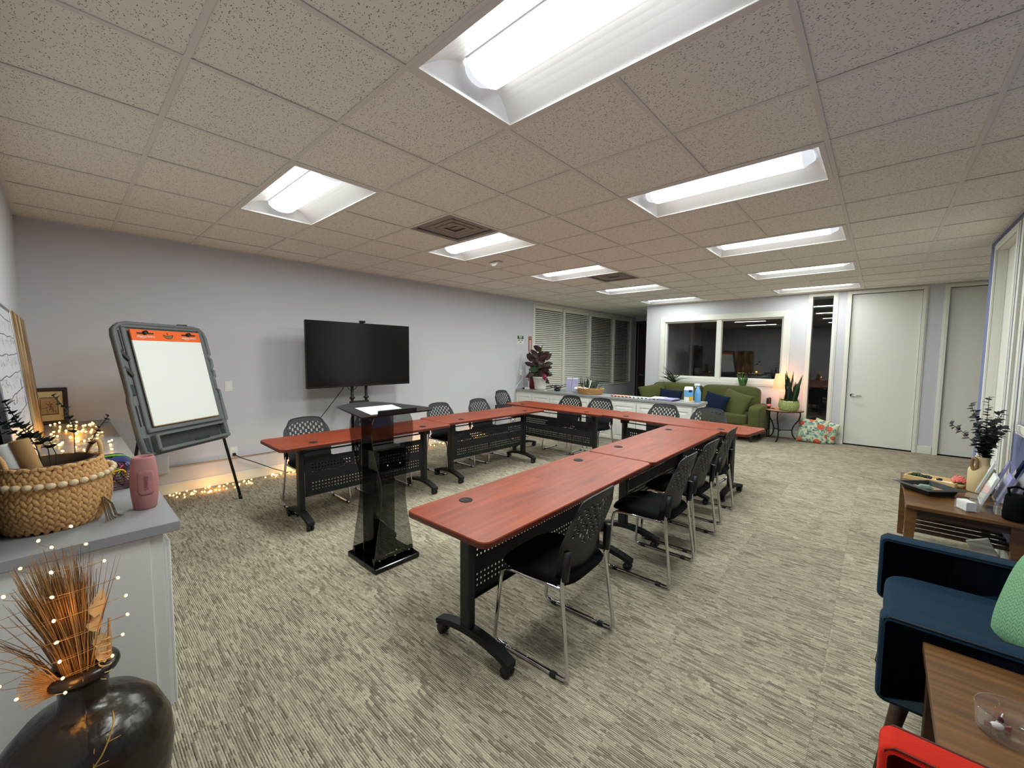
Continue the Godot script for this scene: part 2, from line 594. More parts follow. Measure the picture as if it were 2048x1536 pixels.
func build_floor() -> void:
	var f := structure("floor", null, null, "grey and beige ribbed carpet tile floor of the meeting room", "floor")
	var base := Mb.new()
	base.span(Vector3(WL - 0.2, -0.06, WN + 0.2), Vector3(2.5, -0.012, -12.6))
	part("subfloor", base, M.wall_dark, f)
	var shapes := {}
	var x := WL
	var col := 0
	while x < 2.3:
		var x1: float = minf(-5.62 + 0.61 * (col + 1), 2.3)
		var z := WN
		var row := 0
		while z > -12.3:
			var z1: float = maxf(WN - 0.61 * (row + 1), -12.3)
			var inside := not (x > WR + 0.2 and z1 > -6.6) and not (z1 < WF - 0.7 and (x > -4.0 or z1 < -11.9))
			if inside:
				var s := Vector3(x1 - x - 0.0005, 0.012, z - z1 - 0.0005)
				if not shapes.has(s.snapped(Vector3.ONE * 0.001)):
					var b := Mb.new()
					b.box(Vector3(0, -0.006, 0), s, 0.0005)
					shapes[s.snapped(Vector3.ONE * 0.001)] = b.done()
				part("carpet_tile", shapes[s.snapped(Vector3.ONE * 0.001)], M["carpet%d" % ((col * 7 + row * 5 + (col * row) % 3) % 4)], f, Vector3((x + x1) / 2, 0, (z + z1) / 2))
			z = z1
			row += 1
		x = x1
		col += 1

func lamp_cell(i: int, k: int) -> bool:
	return k % 3 == 0 and k >= 0 and k <= 12 and (i == -4 or i == -3 or i == 0 or i == 1)

func build_ceiling() -> void:
	var c := structure("ceiling", null, null, "suspended ceiling of speckled square tiles in a white metal grid", "ceiling")
	var slab := Mb.new()
	slab.span(Vector3(WL - 0.2, CEIL + 0.16, WN + 0.2), Vector3(2.5, CEIL + 0.24, -12.6))
	part("deck", slab, M.wall_dark, c)
	var shapes := {}
	for i in range(-8, 8):
		for k in range(-3, 19):
			var x0 := maxf(GX + U * i, WL)
			var x1 := minf(GX + U * (i + 1), 2.3)
			var z0 := minf(GZ - U * k, WN)
			var z1 := maxf(GZ - U * (k + 1), -12.3)
			if x1 - x0 < 0.02 or z0 - z1 < 0.02 or lamp_cell(i, k) or (i == -3 and (k == 2 or k == 7)):
				continue
			if (x0 > WR + 0.2 and z1 > -6.5) or (z1 < WF - 0.5 and (x0 > -4.0 or z1 < -12.0)):
				continue
			var s := Vector3(x1 - x0 - 0.012, 0.016, z0 - z1 - 0.012).snapped(Vector3.ONE * 0.001)
			if not shapes.has(s):
				var b := Mb.new()
				b.box(Vector3.ZERO, s, 0.003)
				shapes[s] = b.done()
			part("ceiling_tile", shapes[s], M["ctile%d" % posmod(i * 5 + k * 3 + i * k, 3)], c, Vector3((x0 + x1) / 2, CEIL + 0.013 + rng.randf_range(0, 0.002), (z0 + z1) / 2))
	# the grid: main runners along z, cross tees between them, an angle along the walls
	for i in range(-6, 7):
		var x := GX + U * i
		var za := WN if x < WR else -6.5
		var zb := WF if x > -4.1 else -11.8
		var segs := [[za, zb]]
		if i == -3 or i == 1:      # the troffers interrupt these
			segs = []
			var z := za
			for k in [0, 3, 6, 9, 12]:
				segs.append([z, GZ - U * k])
				z = GZ - U * (k + 1)
			segs.append([z, zb])
		for s in segs:
			var b := Mb.new()
			b.span(Vector3(x - 0.012, CEIL, s[0]), Vector3(x + 0.012, CEIL + 0.005, s[1]), 0.001)
			b.span(Vector3(x - 0.004, CEIL + 0.003, s[0]), Vector3(x + 0.004, CEIL + 0.03, s[1]))
			part("main_runner", b, M.tbar, c)
	for k in range(-1, 18):
		var z := GZ - U * k
		var b := Mb.new()
		var xa := WL
		var xb := WR if z > -6.5 else 2.3
		if z < WF:
			xb = -4.1
		b.span(Vector3(xa, CEIL + 0.0006, z - 0.012), Vector3(xb, CEIL + 0.0052, z + 0.012), 0.001)
		b.span(Vector3(xa, CEIL + 0.003, z - 0.004), Vector3(xb, CEIL + 0.03, z + 0.004))
		if z > -11.7:
			part("cross_tee", b, M.tbar, c)
	var an := Mb.new()
	an.span(Vector3(WL, CEIL - 0.002, WN), Vector3(WL + 0.022, CEIL + 0.006, -11.75))
	an.span(Vector3(WL, CEIL - 0.002, WN), Vector3(WR, CEIL + 0.006, WN - 0.022))
	an.span(Vector3(-4.1, CEIL - 0.002, WF), Vector3(2.3, CEIL + 0.006, WF + 0.022))
	an.span(Vector3(WR - 0.022, CEIL - 0.002, WN), Vector3(WR, CEIL + 0.006, -6.5))
	part("wall_angle", an, M.tbar, c)
	# two air diffusers
	for d in [[2, "dark grey square ceiling air diffuser nearer the flip chart"], [7, "dark grey square ceiling air diffuser farther away, toward the sofa"]]:
		var t := thing("air_diffuser", d[1], "vent", Vector3(GX - 2.5 * U, CEIL + 0.004, GZ - U * (d[0] + 0.5)))
		var f := Mb.new()
		for r in [[0.29, 0.255]]:
			for s in [-1, 1]:
				f.span(Vector3(-r[0], 0, s * r[1]), Vector3(r[0], 0.012, s * r[0]), 0.001)
				f.span(Vector3(s * r[1], 0, -r[1]), Vector3(s * r[0], 0.012, r[1]), 0.001)
		part("frame", f, M.vent, t)
		for l in [0.2, 0.14, 0.08]:
			var b := Mb.new()
			for s in [-1, 1]:
				b.box(Vector3(0, 0.02, s * (l + 0.02)), Vector3(2 * l + 0.08, 0.003, 0.05), 0.0, Transform3D(Basis(), Vector3(0, -0.006 - (0.2 - l) * 0.03, 0)))
				b.box(Vector3(s * (l + 0.02), 0.02, 0), Vector3(0.05, 0.003, 2 * l), 0.0, Transform3D(Basis(), Vector3(0, -0.006 - (0.2 - l) * 0.03, 0)))
			part("louvre", b, M.vent, t)
		var back := Mb.new()
		back.box(Vector3(0, 0.028, 0), Vector3(0.56, 0.01, 0.56))
		back.box(Vector3(0, 0.016, 0), Vector3(0.12, 0.004, 0.02))
		part("plenum", back, M.vent, t)
	var s := thing("motion_sensor", "small white wedge shaped sensor fixed to a ceiling tile", "sensor", Vector3(-3.66, CEIL, -3.73))
	var b := Mb.new()
	b.box(Vector3(0, -0.012, 0), Vector3(0.17, 0.024, 0.09), 0.006)
	part("base", b, M.white, s)
	b = Mb.new()
	b.prism(PackedVector2Array([Vector2(-0.07, -0.02), Vector2(0.07, -0.02), Vector2(0.02, -0.05), Vector2(-0.02, -0.05)]), 0.07, Transform3D(Basis(), Vector3(0, 0, -0.035)))
	part("lens_cover", b, M.white, s)

func build_troffers() -> void:
	var rows := [[-3, "left row, over the left tables"], [1, "right row, over the right tables"]]
	var count := ["nearest", "second", "third", "fourth", "farthest"]
	var proto: Node3D
	for r in rows:
		for n in 5:
			var at := Vector3(GX + U * r[0], CEIL, GZ - U * (3 * n + 0.5))
			var label := "%s recessed white ceiling light of the %s" % [count[n], r[1]]
			if proto == null:
				proto = thing("ceiling_light", label, "ceiling light", at, 0.0, "recessed ceiling lights")
				troffer(proto)
			else:
				var o := copy(proto, "ceiling_light", label, at, 0.0, "recessed ceiling lights")
				if n == 4:
					(o.get_node("lamp") as Light3D).light_energy = LAMP_POWER * 0.5

func troffer(t: Node3D) -> void:
	var hx := U - 0.012
	var hz := U / 2 - 0.006
	var f := Mb.new()
	for s in [-1, 1]:
		f.span(Vector3(-hx, -0.002, s * (hz - 0.024)), Vector3(hx, 0.006, s * hz), 0.001)
		f.span(Vector3(s * (hx - 0.03), -0.002, -hz + 0.024), Vector3(s * hx, 0.006, hz - 0.024), 0.001)
	part("frame", f, M.tbar, t)
	var ox := hx - 0.03
	var oz := hz - 0.024
	for s in [-1.0, 1.0]:
		var b := Mb.new(true)
		var n := 6
		for k in n:
			var a := float(k) / n
			var c := float(k + 1) / n
			var za: float = lerpf(oz, 0.105, a)
			var zb: float = lerpf(oz, 0.105, c)
			var ya := 0.004 + 0.078 * sin(a * PI / 2)
			var yb := 0.004 + 0.078 * sin(c * PI / 2)
			b.quad(Vector3(-ox, ya, s * za), Vector3(ox, ya, s * za), Vector3(ox - 0.06 * c, yb, s * zb), Vector3(-ox + 0.06 * c, yb, s * zb))
		part("reflector", b, M.reflector, t)
		b = Mb.new(true)
		for k in n:
			var a := float(k) / n
			var c := float(k + 1) / n
			var ya := 0.004 + 0.078 * sin(a * PI / 2)
			var yb := 0.004 + 0.078 * sin(c * PI / 2)
			b.quad(Vector3(s * (ox - 0.06 * a), ya, -lerpf(oz, 0.105, a)), Vector3(s * (ox - 0.06 * a), ya, lerpf(oz, 0.105, a)), Vector3(s * (ox - 0.06 * c), yb, lerpf(oz, 0.105, c)), Vector3(s * (ox - 0.06 * c), yb, -lerpf(oz, 0.105, c)))
		part("end_plate", b, M.reflector, t)
	# the lens: a shallow trough that hangs in the middle, its ends cut to a blunt point
	var prof := []
	for k in 9:
		var a := PI * k / 8.0
		prof.append(Vector2(-0.105 * cos(a), 0.080 - 0.062 * sin(a)))
	var lx := ox - 0.10
	var lens := Mb.new(true)
	for k in 8:
		lens.quad(Vector3(-lx, prof[k].y, prof[k].x), Vector3(lx, prof[k].y, prof[k].x), Vector3(lx, prof[k + 1].y, prof[k + 1].x), Vector3(-lx, prof[k + 1].y, prof[k + 1].x))
	part("light_lens", lens, M.lens, t)
	for s in [-1.0, 1.0]:
		var e := Mb.new(true)
		for k in 8:
			var p: Vector2 = prof[k]
			var q: Vector2 = prof[k + 1]
			var ex := lx + 0.055
			var mid := 0.082
			e.quad(Vector3(s * lx, p.y, p.x), Vector3(s * lx, q.y, q.x), Vector3(s * ex, lerpf(q.y, mid, 0.35), q.x * 0.62), Vector3(s * ex, lerpf(p.y, mid, 0.35), p.x * 0.62))
			e.tri(Vector3(s * ex, lerpf(p.y, mid, 0.35), p.x * 0.62), Vector3(s * ex, lerpf(q.y, mid, 0.35), q.x * 0.62), Vector3(s * ex, mid, 0))
		part("lens_end", e, M.lens_end, t)
		var rim := Mb.new(true)
		rim.tube([Vector3(-lx, 0.080, s * 0.105), Vector3(lx, 0.080, s * 0.105), Vector3(lx + 0.055, 0.081, s * 0.065)], 0.004, 6)
		part("lens_rim", rim, M.lens_rim, t)
	var top := Mb.new()
	top.span(Vector3(-ox, 0.086, -0.2), Vector3(ox, 0.1, 0.2))
	part("housing", top, M.white, t)
	var l := AreaLight3D.new()
	l.name = "lamp"
	l.area_size = Vector2(2 * lx, 0.2)
	l.light_energy = LAMP_POWER
	l.light_color = Color(0.965, 1.0, 0.985)
	l.shadow_enabled = true
	l.area_range = 14.0
	t.add_child(l)
	l.position = Vector3(0, 0.012, 0)
	l.rotation = Vector3(-PI / 2, 0, 0)

# a wall in the plane across axis "x" or "z" at v, thick towards away, from a to b along the other axis, with holes [a0, a1, y0, y1]
func wall_mesh(axis: String, v: float, thick: float, a: float, b: float, holes: Array, top := CEIL + 0.1) -> Mb:
	var m := Mb.new()
	var cuts := [a, b]
	for h in holes:
		cuts.append(h[0])
		cuts.append(h[1])
	cuts.sort()
	for i in cuts.size() - 1:
		if cuts[i + 1] - cuts[i] < 0.001:
			continue
		var mid: float = (cuts[i] + cuts[i + 1]) / 2
		var spans := [[0.0, top]]
		for h in holes:
			if mid > h[0] and mid < h[1]:
				spans = [[0.0, h[2]], [h[3], top]]
		for s in spans:
			if s[1] - s[0] > 0.005:
				if axis == "z":
					m.span(Vector3(cuts[i], s[0], v), Vector3(cuts[i + 1], s[1], v + thick))
				else:
					m.span(Vector3(v, s[0], cuts[i]), Vector3(v + thick, s[1], cuts[i + 1]))
	return m

func lever(parent: Node3D, at: Vector3, dir: float, m: Material) -> void:   # a lever handle on a door that faces +z
	var r := Mb.new(true)
	r.lathe([Vector2(0, 0), Vector2(0.032, 0), Vector2(0.030, 0.010), Vector2(0.012, 0.014), Vector2(0.010, 0.05), Vector2(0, 0.05)], 20, Transform3D(Basis(Vector3.RIGHT, PI / 2), Vector3.ZERO))
	r.tube([Vector3(0, 0, 0.045), Vector3(dir * 0.03, 0.002, 0.052), Vector3(dir * 0.075, 0, 0.050), Vector3(dir * 0.125, -0.004, 0.044)], [0.010, 0.010, 0.009, 0.007], 10)
	part("door_handle", r, m, parent, at)

func build_walls() -> void:
	# left wall with the long window behind the blinds
	structure("wall_left", wall_mesh("x", WL - 0.14, 0.14, -11.9, WN, [[-11.46, -6.86, 0.74, 2.62]]), M.wall, "long pale grey wall behind the television and flip chart", "wall")
	structure("wall_near", wall_mesh("z", WN, 0.14, WL - 0.14, WR + 0.14, []), M.wall, "pale grey wall behind the whiteboard and near counter", "wall")
	# far wall: a window, a sidelight and two doors
	var holes := [[-3.66, -1.405, 1.065, 2.285], [-0.975, -0.68, 0.10, 2.615], [-0.43, 0.44, 0.0, 2.61], [0.73, 1.62, 0.0, 2.61]]
	structure("wall_far", wall_mesh("z", WF - 0.14, 0.14, -4.1, 2.44, holes), M.wall, "pale grey far wall with the window, sidelight and two white doors", "wall")
	structure("wall_corridor", wall_mesh("x", -4.1, 0.14, -11.9, WF - 0.14, []), M.wall, "side wall of the dark passage beside the blinds", "wall")
	structure("wall_end", wall_mesh("z", -11.89, 0.14, WL, -3.9, [[-5.50, -4.55, 0.0, 2.5]]), M.wall, "wall at the end of the dark passage", "wall")
	# right wall with its own openings; it ends at the alcove
	var ro := [[-6.05, -5.22, 0.0, 2.56], [-5.0, -4.86, 0.10, 2.56], [-4.62, -3.0, 1.05, 2.4]]
	structure("wall_right", wall_mesh("x", WR, 0.16, -6.4, WN, ro), M.wall_blue, "periwinkle blue right wall with white framed openings", "wall")
	structure("wall_alcove", wall_mesh("z", -6.4, 0.14, WR + 0.16, 2.44, []), M.wall, "pale wall of the alcove behind the blue wall end", "wall")
	structure("wall_side", wall_mesh("x", 2.3, 0.14, WF - 0.14, -6.4, []), M.wall, "pale wall that closes the alcove on the right", "wall")
	var e := Mb.new()
	e.span(Vector3(WR, 0, -6.41), Vector3(WR + 0.16, CEIL + 0.1, -6.4))
	# dark office behind the far wall and the night outside
	var od := Mb.new()
	od.span(Vector3(-3.9, 0, -12.6), Vector3(2.44, 2.9, -12.5))
	od.span(Vector3(2.3, 0, -12.5), Vector3(2.44, 2.9, WF - 0.14))
	od.span(Vector3(-3.9, -0.06, -12.6), Vector3(2.44, 0.0, WF - 0.14))
	od.span(Vector3(-3.9, 2.75, -12.6), Vector3(2.44, 2.85, WF - 0.14))
	structure("wall_office", od, M.office, "dark unlit office seen through the far window", "wall")
	# skirting
	var bs := [["left", [[WL, -6.3, WL + 0.014, WN]]], ["far", [[-4.1, WF, -1.05, WF + 0.014], [-0.64, WF, -0.49, WF + 0.014], [0.50, WF, 0.665, WF + 0.014]]], ["right", [[WR - 0.014, -5.1, WR, WN], [WR - 0.014, -6.4, WR, -6.16]]], ["alcove", [[1.7, WF, 2.3, WF + 0.014]]]]
	for d in bs:
		var m := Mb.new()
		for s in d[1]:
			m.span(Vector3(s[0], 0, s[1]), Vector3(s[2], 0.125 if d[0] == "far" else 0.115, s[3]), 0.004)
		structure("baseboard_" + d[0], m, M.trim, "white baseboard along the %s wall" % d[0], "baseboard")
	# the far window: casing, frame, mullion and two panes
	var w := structure("window_1", null, null, "white framed two pane interior window above the green sofa", "window")
	var z := WF
	var fr := Mb.new()
	var x0 := -3.66
	var x1 := -1.405
	for l in [[0.115, 0.0, 0.016], [0.085, 0.016, 0.012]]:
		fr.span(Vector3(x0 - l[0], 1.065 - l[0], z + l[1]), Vector3(x0, 2.285 + l[0], z + l[1] + l[2]), 0.004)
		fr.span(Vector3(x1, 1.065 - l[0], z + l[1]), Vector3(x1 + l[0], 2.285 + l[0], z + l[1] + l[2]), 0.004)
		fr.span(Vector3(x0, 2.285, z + l[1]), Vector3(x1, 2.285 + l[0], z + l[1] + l[2]), 0.004)
		fr.span(Vector3(x0, 1.065 - l[0], z + l[1]), Vector3(x1, 1.065, z + l[1] + l[2]), 0.004)
	part("window_frame", fr, M.trim, w)
	fr = Mb.new()
	for s in [[x0, 1.065, x0 + 0.03, 2.285], [x1 - 0.03, 1.065, x1, 2.285], [x0 + 0.03, 2.255, x1 - 0.03, 2.285], [x0 + 0.03, 1.065, x1 - 0.03, 1.095]]:
		fr.span(Vector3(s[0], s[1], z - 0.12), Vector3(s[2], s[3], z - 0.02), 0.003)
	part("window_stop", fr, M.trim, w)
	fr = Mb.new()
	fr.span(Vector3(-2.58, 1.065, z - 0.10), Vector3(-2.485, 2.285, z + 0.012), 0.004)
	part("mullion", fr, M.trim, w)
	for s in [[x0 + 0.03, -2.58], [-2.485, x1 - 0.03]]:
		var g := Mb.new()
		g.span(Vector3(s[0], 1.095, z - 0.062), Vector3(s[1], 2.255, z - 0.058))
		part("pane", g, M.glass, w)
	# the sidelight beside the door
	w = structure("window_2", null, null, "tall narrow sidelight of dark glass left of the white door", "window")
	frame_open(w, "window_frame", -0.975, -0.68, 0.10, 2.615, 0.068)
	var g2 := Mb.new()
	g2.span(Vector3(-0.975, 0.10, z - 0.062), Vector3(-0.68, 2.615, z - 0.058))
	part("pane", g2, M.glass, w)
	# doors of the far wall
	for d in [[1, -0.43, 0.44, "wide white flush door with a lever handle beside the sidelight"], [2, 0.73, 1.62, "white flush door partly hidden by the blue wall end"]]:
		var dr := structure("door_%d" % d[0], null, null, d[3], "door")
		frame_open(dr, "door_frame", d[1], d[2], 0.0, 2.61, 0.058)
		var lf := Mb.new()
		lf.span(Vector3(d[1] + 0.004, 0.018, z - 0.075), Vector3(d[2] - 0.004, 2.606, z - 0.03), 0.002)
		part("leaf", lf, M.door, dr)
		lf = Mb.new()
		lf.span(Vector3(d[1], 0.0, z - 0.1), Vector3(d[2], 0.006, z - 0.01))
		part("threshold", lf, M.black, dr)
		if d[0] == 1:
			lever(dr, Vector3(-0.345, 0.87, z - 0.03), 1.0, M.chrome)
	# door and windows of the right wall
	var d3 := structure("door_3", null, null, "white door set in a deep white frame in the blue wall", "door")
	frame_open_x(d3, "door_frame", -6.05, -5.22, 0.0, 2.56, 0.065)
	var l3 := Mb.new()
	l3.span(Vector3(WR + 0.065, 0.018, -6.046), Vector3(WR + 0.11, 2.556, -5.224), 0.002)
	part("leaf", l3, M.door, d3)
	var w3 := structure("window_3", null, null, "narrow white framed sidelight in the blue wall beside the door", "window")
	frame_open_x(w3, "window_frame", -5.0, -4.86, 0.10, 2.56, 0.075)
	l3 = Mb.new()
	l3.span(Vector3(WR + 0.07, 0.10, -5.0), Vector3(WR + 0.074, 2.56, -4.86))
	part("pane", l3, M.glass, w3)
	var w4 := structure("window_4", null, null, "white framed window in the blue wall at the right edge", "window")
	frame_open_x(w4, "window_frame", -4.62, -3.0, 1.05, 2.4, 0.075)
	l3 = Mb.new()
	l3.span(Vector3(WR + 0.07, 1.05, -4.62), Vector3(WR + 0.074, 2.4, -3.0))
	part("pane", l3, M.glass, w4)
	# dark room behind the right wall
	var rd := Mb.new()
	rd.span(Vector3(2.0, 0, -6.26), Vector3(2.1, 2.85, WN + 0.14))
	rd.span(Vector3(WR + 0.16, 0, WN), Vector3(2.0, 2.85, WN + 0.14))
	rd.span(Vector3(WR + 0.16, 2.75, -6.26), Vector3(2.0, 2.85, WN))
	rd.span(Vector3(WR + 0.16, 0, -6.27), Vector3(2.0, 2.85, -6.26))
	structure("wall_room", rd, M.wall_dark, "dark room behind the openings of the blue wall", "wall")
	# dark brown door at the end of the passage
	var d4 := structure("door_4", null, null, "dark brown door in the shadow at the end of the passage", "door")
	var lf4 := Mb.new()
	lf4.span(Vector3(-5.495, 0.01, -11.82), Vector3(-4.555, 2.49, -11.77), 0.003)
	part("leaf", lf4, M.dark_wood, d4)
	lf4 = Mb.new()
	for s in [[-5.56, -5.5], [-4.55, -4.49]]:
		lf4.span(Vector3(s[0], 0, -11.75), Vector3(s[1], 2.56, -11.735), 0.002)
	lf4.span(Vector3(-5.5, 2.5, -11.75), Vector3(-4.55, 2.56, -11.735), 0.002)
	part("door_frame", lf4, M.dark_wood, d4)
	lever(d4, Vector3(-5.42, 0.95, -11.77), 1.0, M.chrome)

func frame_open(parent: Node3D, called: String, x0: float, x1: float, y0: float, y1: float, w: float) -> void:
	var m := Mb.new()
	var z := WF
	for l in [[w, 0.0, 0.014], [w * 0.72, 0.014, 0.008]]:
		m.span(Vector3(x0 - l[0], maxf(y0 - l[0], 0.0), z + l[1]), Vector3(x0, y1 + l[0], z + l[1] + l[2]), 0.003)
		m.span(Vector3(x1, maxf(y0 - l[0], 0.0), z + l[1]), Vector3(x1 + l[0], y1 + l[0], z + l[1] + l[2]), 0.003)
		m.span(Vector3(x0, y1, z + l[1]), Vector3(x1, y1 + l[0], z + l[1] + l[2]), 0.003)
		if y0 > 0.01:
			m.span(Vector3(x0, y0 - l[0], z + l[1]), Vector3(x1, y0, z + l[1] + l[2]), 0.003)
	m.span(Vector3(x0 - 0.004, y0, z - 0.14), Vector3(x0, y1, z))
	m.span(Vector3(x1, y0, z - 0.14), Vector3(x1 + 0.004, y1, z))
	m.span(Vector3(x0 - 0.004, y1, z - 0.14), Vector3(x1 + 0.004, y1 + 0.004, z))
	part(called, m, M.trim, parent)

func frame_open_x(parent: Node3D, called: String, z0: float, z1: float, y0: float, y1: float, w: float) -> void:
	var m := Mb.new()
	var x := WR
	for l in [[w, 0.0, 0.010], [w * 0.72, 0.010, 0.006]]:
		m.span(Vector3(x - l[1] - l[2], maxf(y0 - l[0], 0.0), z0 - l[0]), Vector3(x - l[1], y1 + l[0], z0), 0.003)
		m.span(Vector3(x - l[1] - l[2], maxf(y0 - l[0], 0.0), z1), Vector3(x - l[1], y1 + l[0], z1 + l[0]), 0.003)
		m.span(Vector3(x - l[1] - l[2], y1, z0), Vector3(x - l[1], y1 + l[0], z1), 0.003)
		if y0 > 0.01:
			m.span(Vector3(x - l[1] - l[2], y0 - l[0], z0), Vector3(x - l[1], y0, z1), 0.003)
	m.span(Vector3(x, y0, z0), Vector3(x + 0.16, y1, z0 + 0.006))
	m.span(Vector3(x, y0, z1 - 0.006), Vector3(x + 0.16, y1, z1))
	m.span(Vector3(x, y1 - 0.006, z0), Vector3(x + 0.16, y1, z1))
	m.span(Vector3(x + 0.05, y0, z0 + 0.006), Vector3(x + 0.064, y1, z0 + 0.024))
	part(called, m, M.trim, parent)

func build_blinds() -> void:
	var w := structure("window_5", null, null, "long white framed window wall behind the horizontal blinds", "window")
	var ends := [-6.86, -7.985, -9.155, -10.42, -11.46]
	var m := Mb.new()
	for e in ends:
		m.span(Vector3(WL - 0.10, 0.74, e - 0.035), Vector3(WL + 0.012, 2.62, e + 0.035), 0.003)
	m.span(Vector3(WL - 0.14, 2.60, -11.46), Vector3(WL + 0.012, 2.65, -6.86), 0.003)
	m.span(Vector3(WL - 0.14, 0.715, -11.46), Vector3(WL + 0.02, 0.76, -6.86), 0.003)
	part("window_frame", m, M.trim, w)
	for i in 4:
		var g := Mb.new()
		g.span(Vector3(WL - 0.105, 0.76, ends[i + 1] + 0.035), Vector3(WL - 0.10, 2.60, ends[i] - 0.035))
		part("pane", g, M.glass, w)
	var od := Mb.new()
	od.span(Vector3(WL - 0.9, 0, -11.9), Vector3(WL - 0.88, 2.8, -6.4))
	structure("wall_outside", od, M.outside, "darkness outside behind the blinds", "wall")
	var what := ["white horizontal blind nearest the signs, slats nearly shut", "second white horizontal blind, behind the brochures and basket", "third white horizontal blind, slats half open onto the dark", "farthest white horizontal blind, beside the dark passage"]
	var tilt := [0.78, 0.72, 0.42, 0.36]
	for i in 4:
		var a: float = ends[i] - 0.045
		var b: float = ends[i + 1] + 0.045
		var t := thing("window_blind", what[i], "blind", Vector3(WL - 0.045, 0.78, (a + b) / 2), 0.0, "horizontal blinds on the window wall")
		var l := a - b
		var h := Mb.new()
		h.box(Vector3(0, 1.785, 0), Vector3(0.055, 0.07, l), 0.004)
		part("head_rail", h, M.blind, t)
		var s := Mb.new(true)
		for k in 4:
			var p := func(u: float, z: float) -> Vector3: return Vector3(u * 0.025, 0.004 * (1.0 - u * u), z)
			var u0 := -1.0 + k * 0.5
			var u1 := u0 + 0.5
			s.quad(p.call(u0, l / 2), p.call(u1, l / 2), p.call(u1, -l / 2), p.call(u0, -l / 2))
			s.quad(p.call(u0, -l / 2) - Vector3(0, 0.0025, 0), p.call(u1, -l / 2) - Vector3(0, 0.0025, 0), p.call(u1, l / 2) - Vector3(0, 0.0025, 0), p.call(u0, l / 2) - Vector3(0, 0.0025, 0))
		for e in [-1.0, 1.0]:
			s.quad(Vector3(e * 0.025, -0.0025, e * l / 2), Vector3(e * 0.025, -0.0025, -e * l / 2), Vector3(e * 0.025, 0.0, -e * l / 2), Vector3(e * 0.025, 0.0, e * l / 2))
		var slat := s.done()
		var y := 1.72
		while y > 0.04:
			part("slat", slat, M.blind, t, Vector3(0, y, 0), Vector3(0, 0, tilt[i] * -1.0 + rng.randf_range(-0.03, 0.03)))
			y -= 0.0435
		h = Mb.new()
		h.box(Vector3(0, 0.012, 0), Vector3(0.05, 0.018, l), 0.004)
		part("bottom_rail", h, M.blind, t)
		for f in [-0.36, 0.36]:
			h = Mb.new()
			h.cyl(Vector3(0.028, 0.02, f * l), Vector3(0.028, 1.76, f * l), 0.0012, 0.0012, 5)
			part("ladder_cord", h, M.blind, t)
		h = Mb.new(true)
		h.cyl(Vector3(0.034, 0.9, -l / 2 + 0.09), Vector3(0.034, 1.76, -l / 2 + 0.09), 0.003, 0.003, 6)
		h.cyl(Vector3(0.034, 0.84, -l / 2 + 0.09), Vector3(0.034, 0.9, -l / 2 + 0.09), 0.009, 0.005, 8)
		part("tilt_wand", h, M.blind, t)

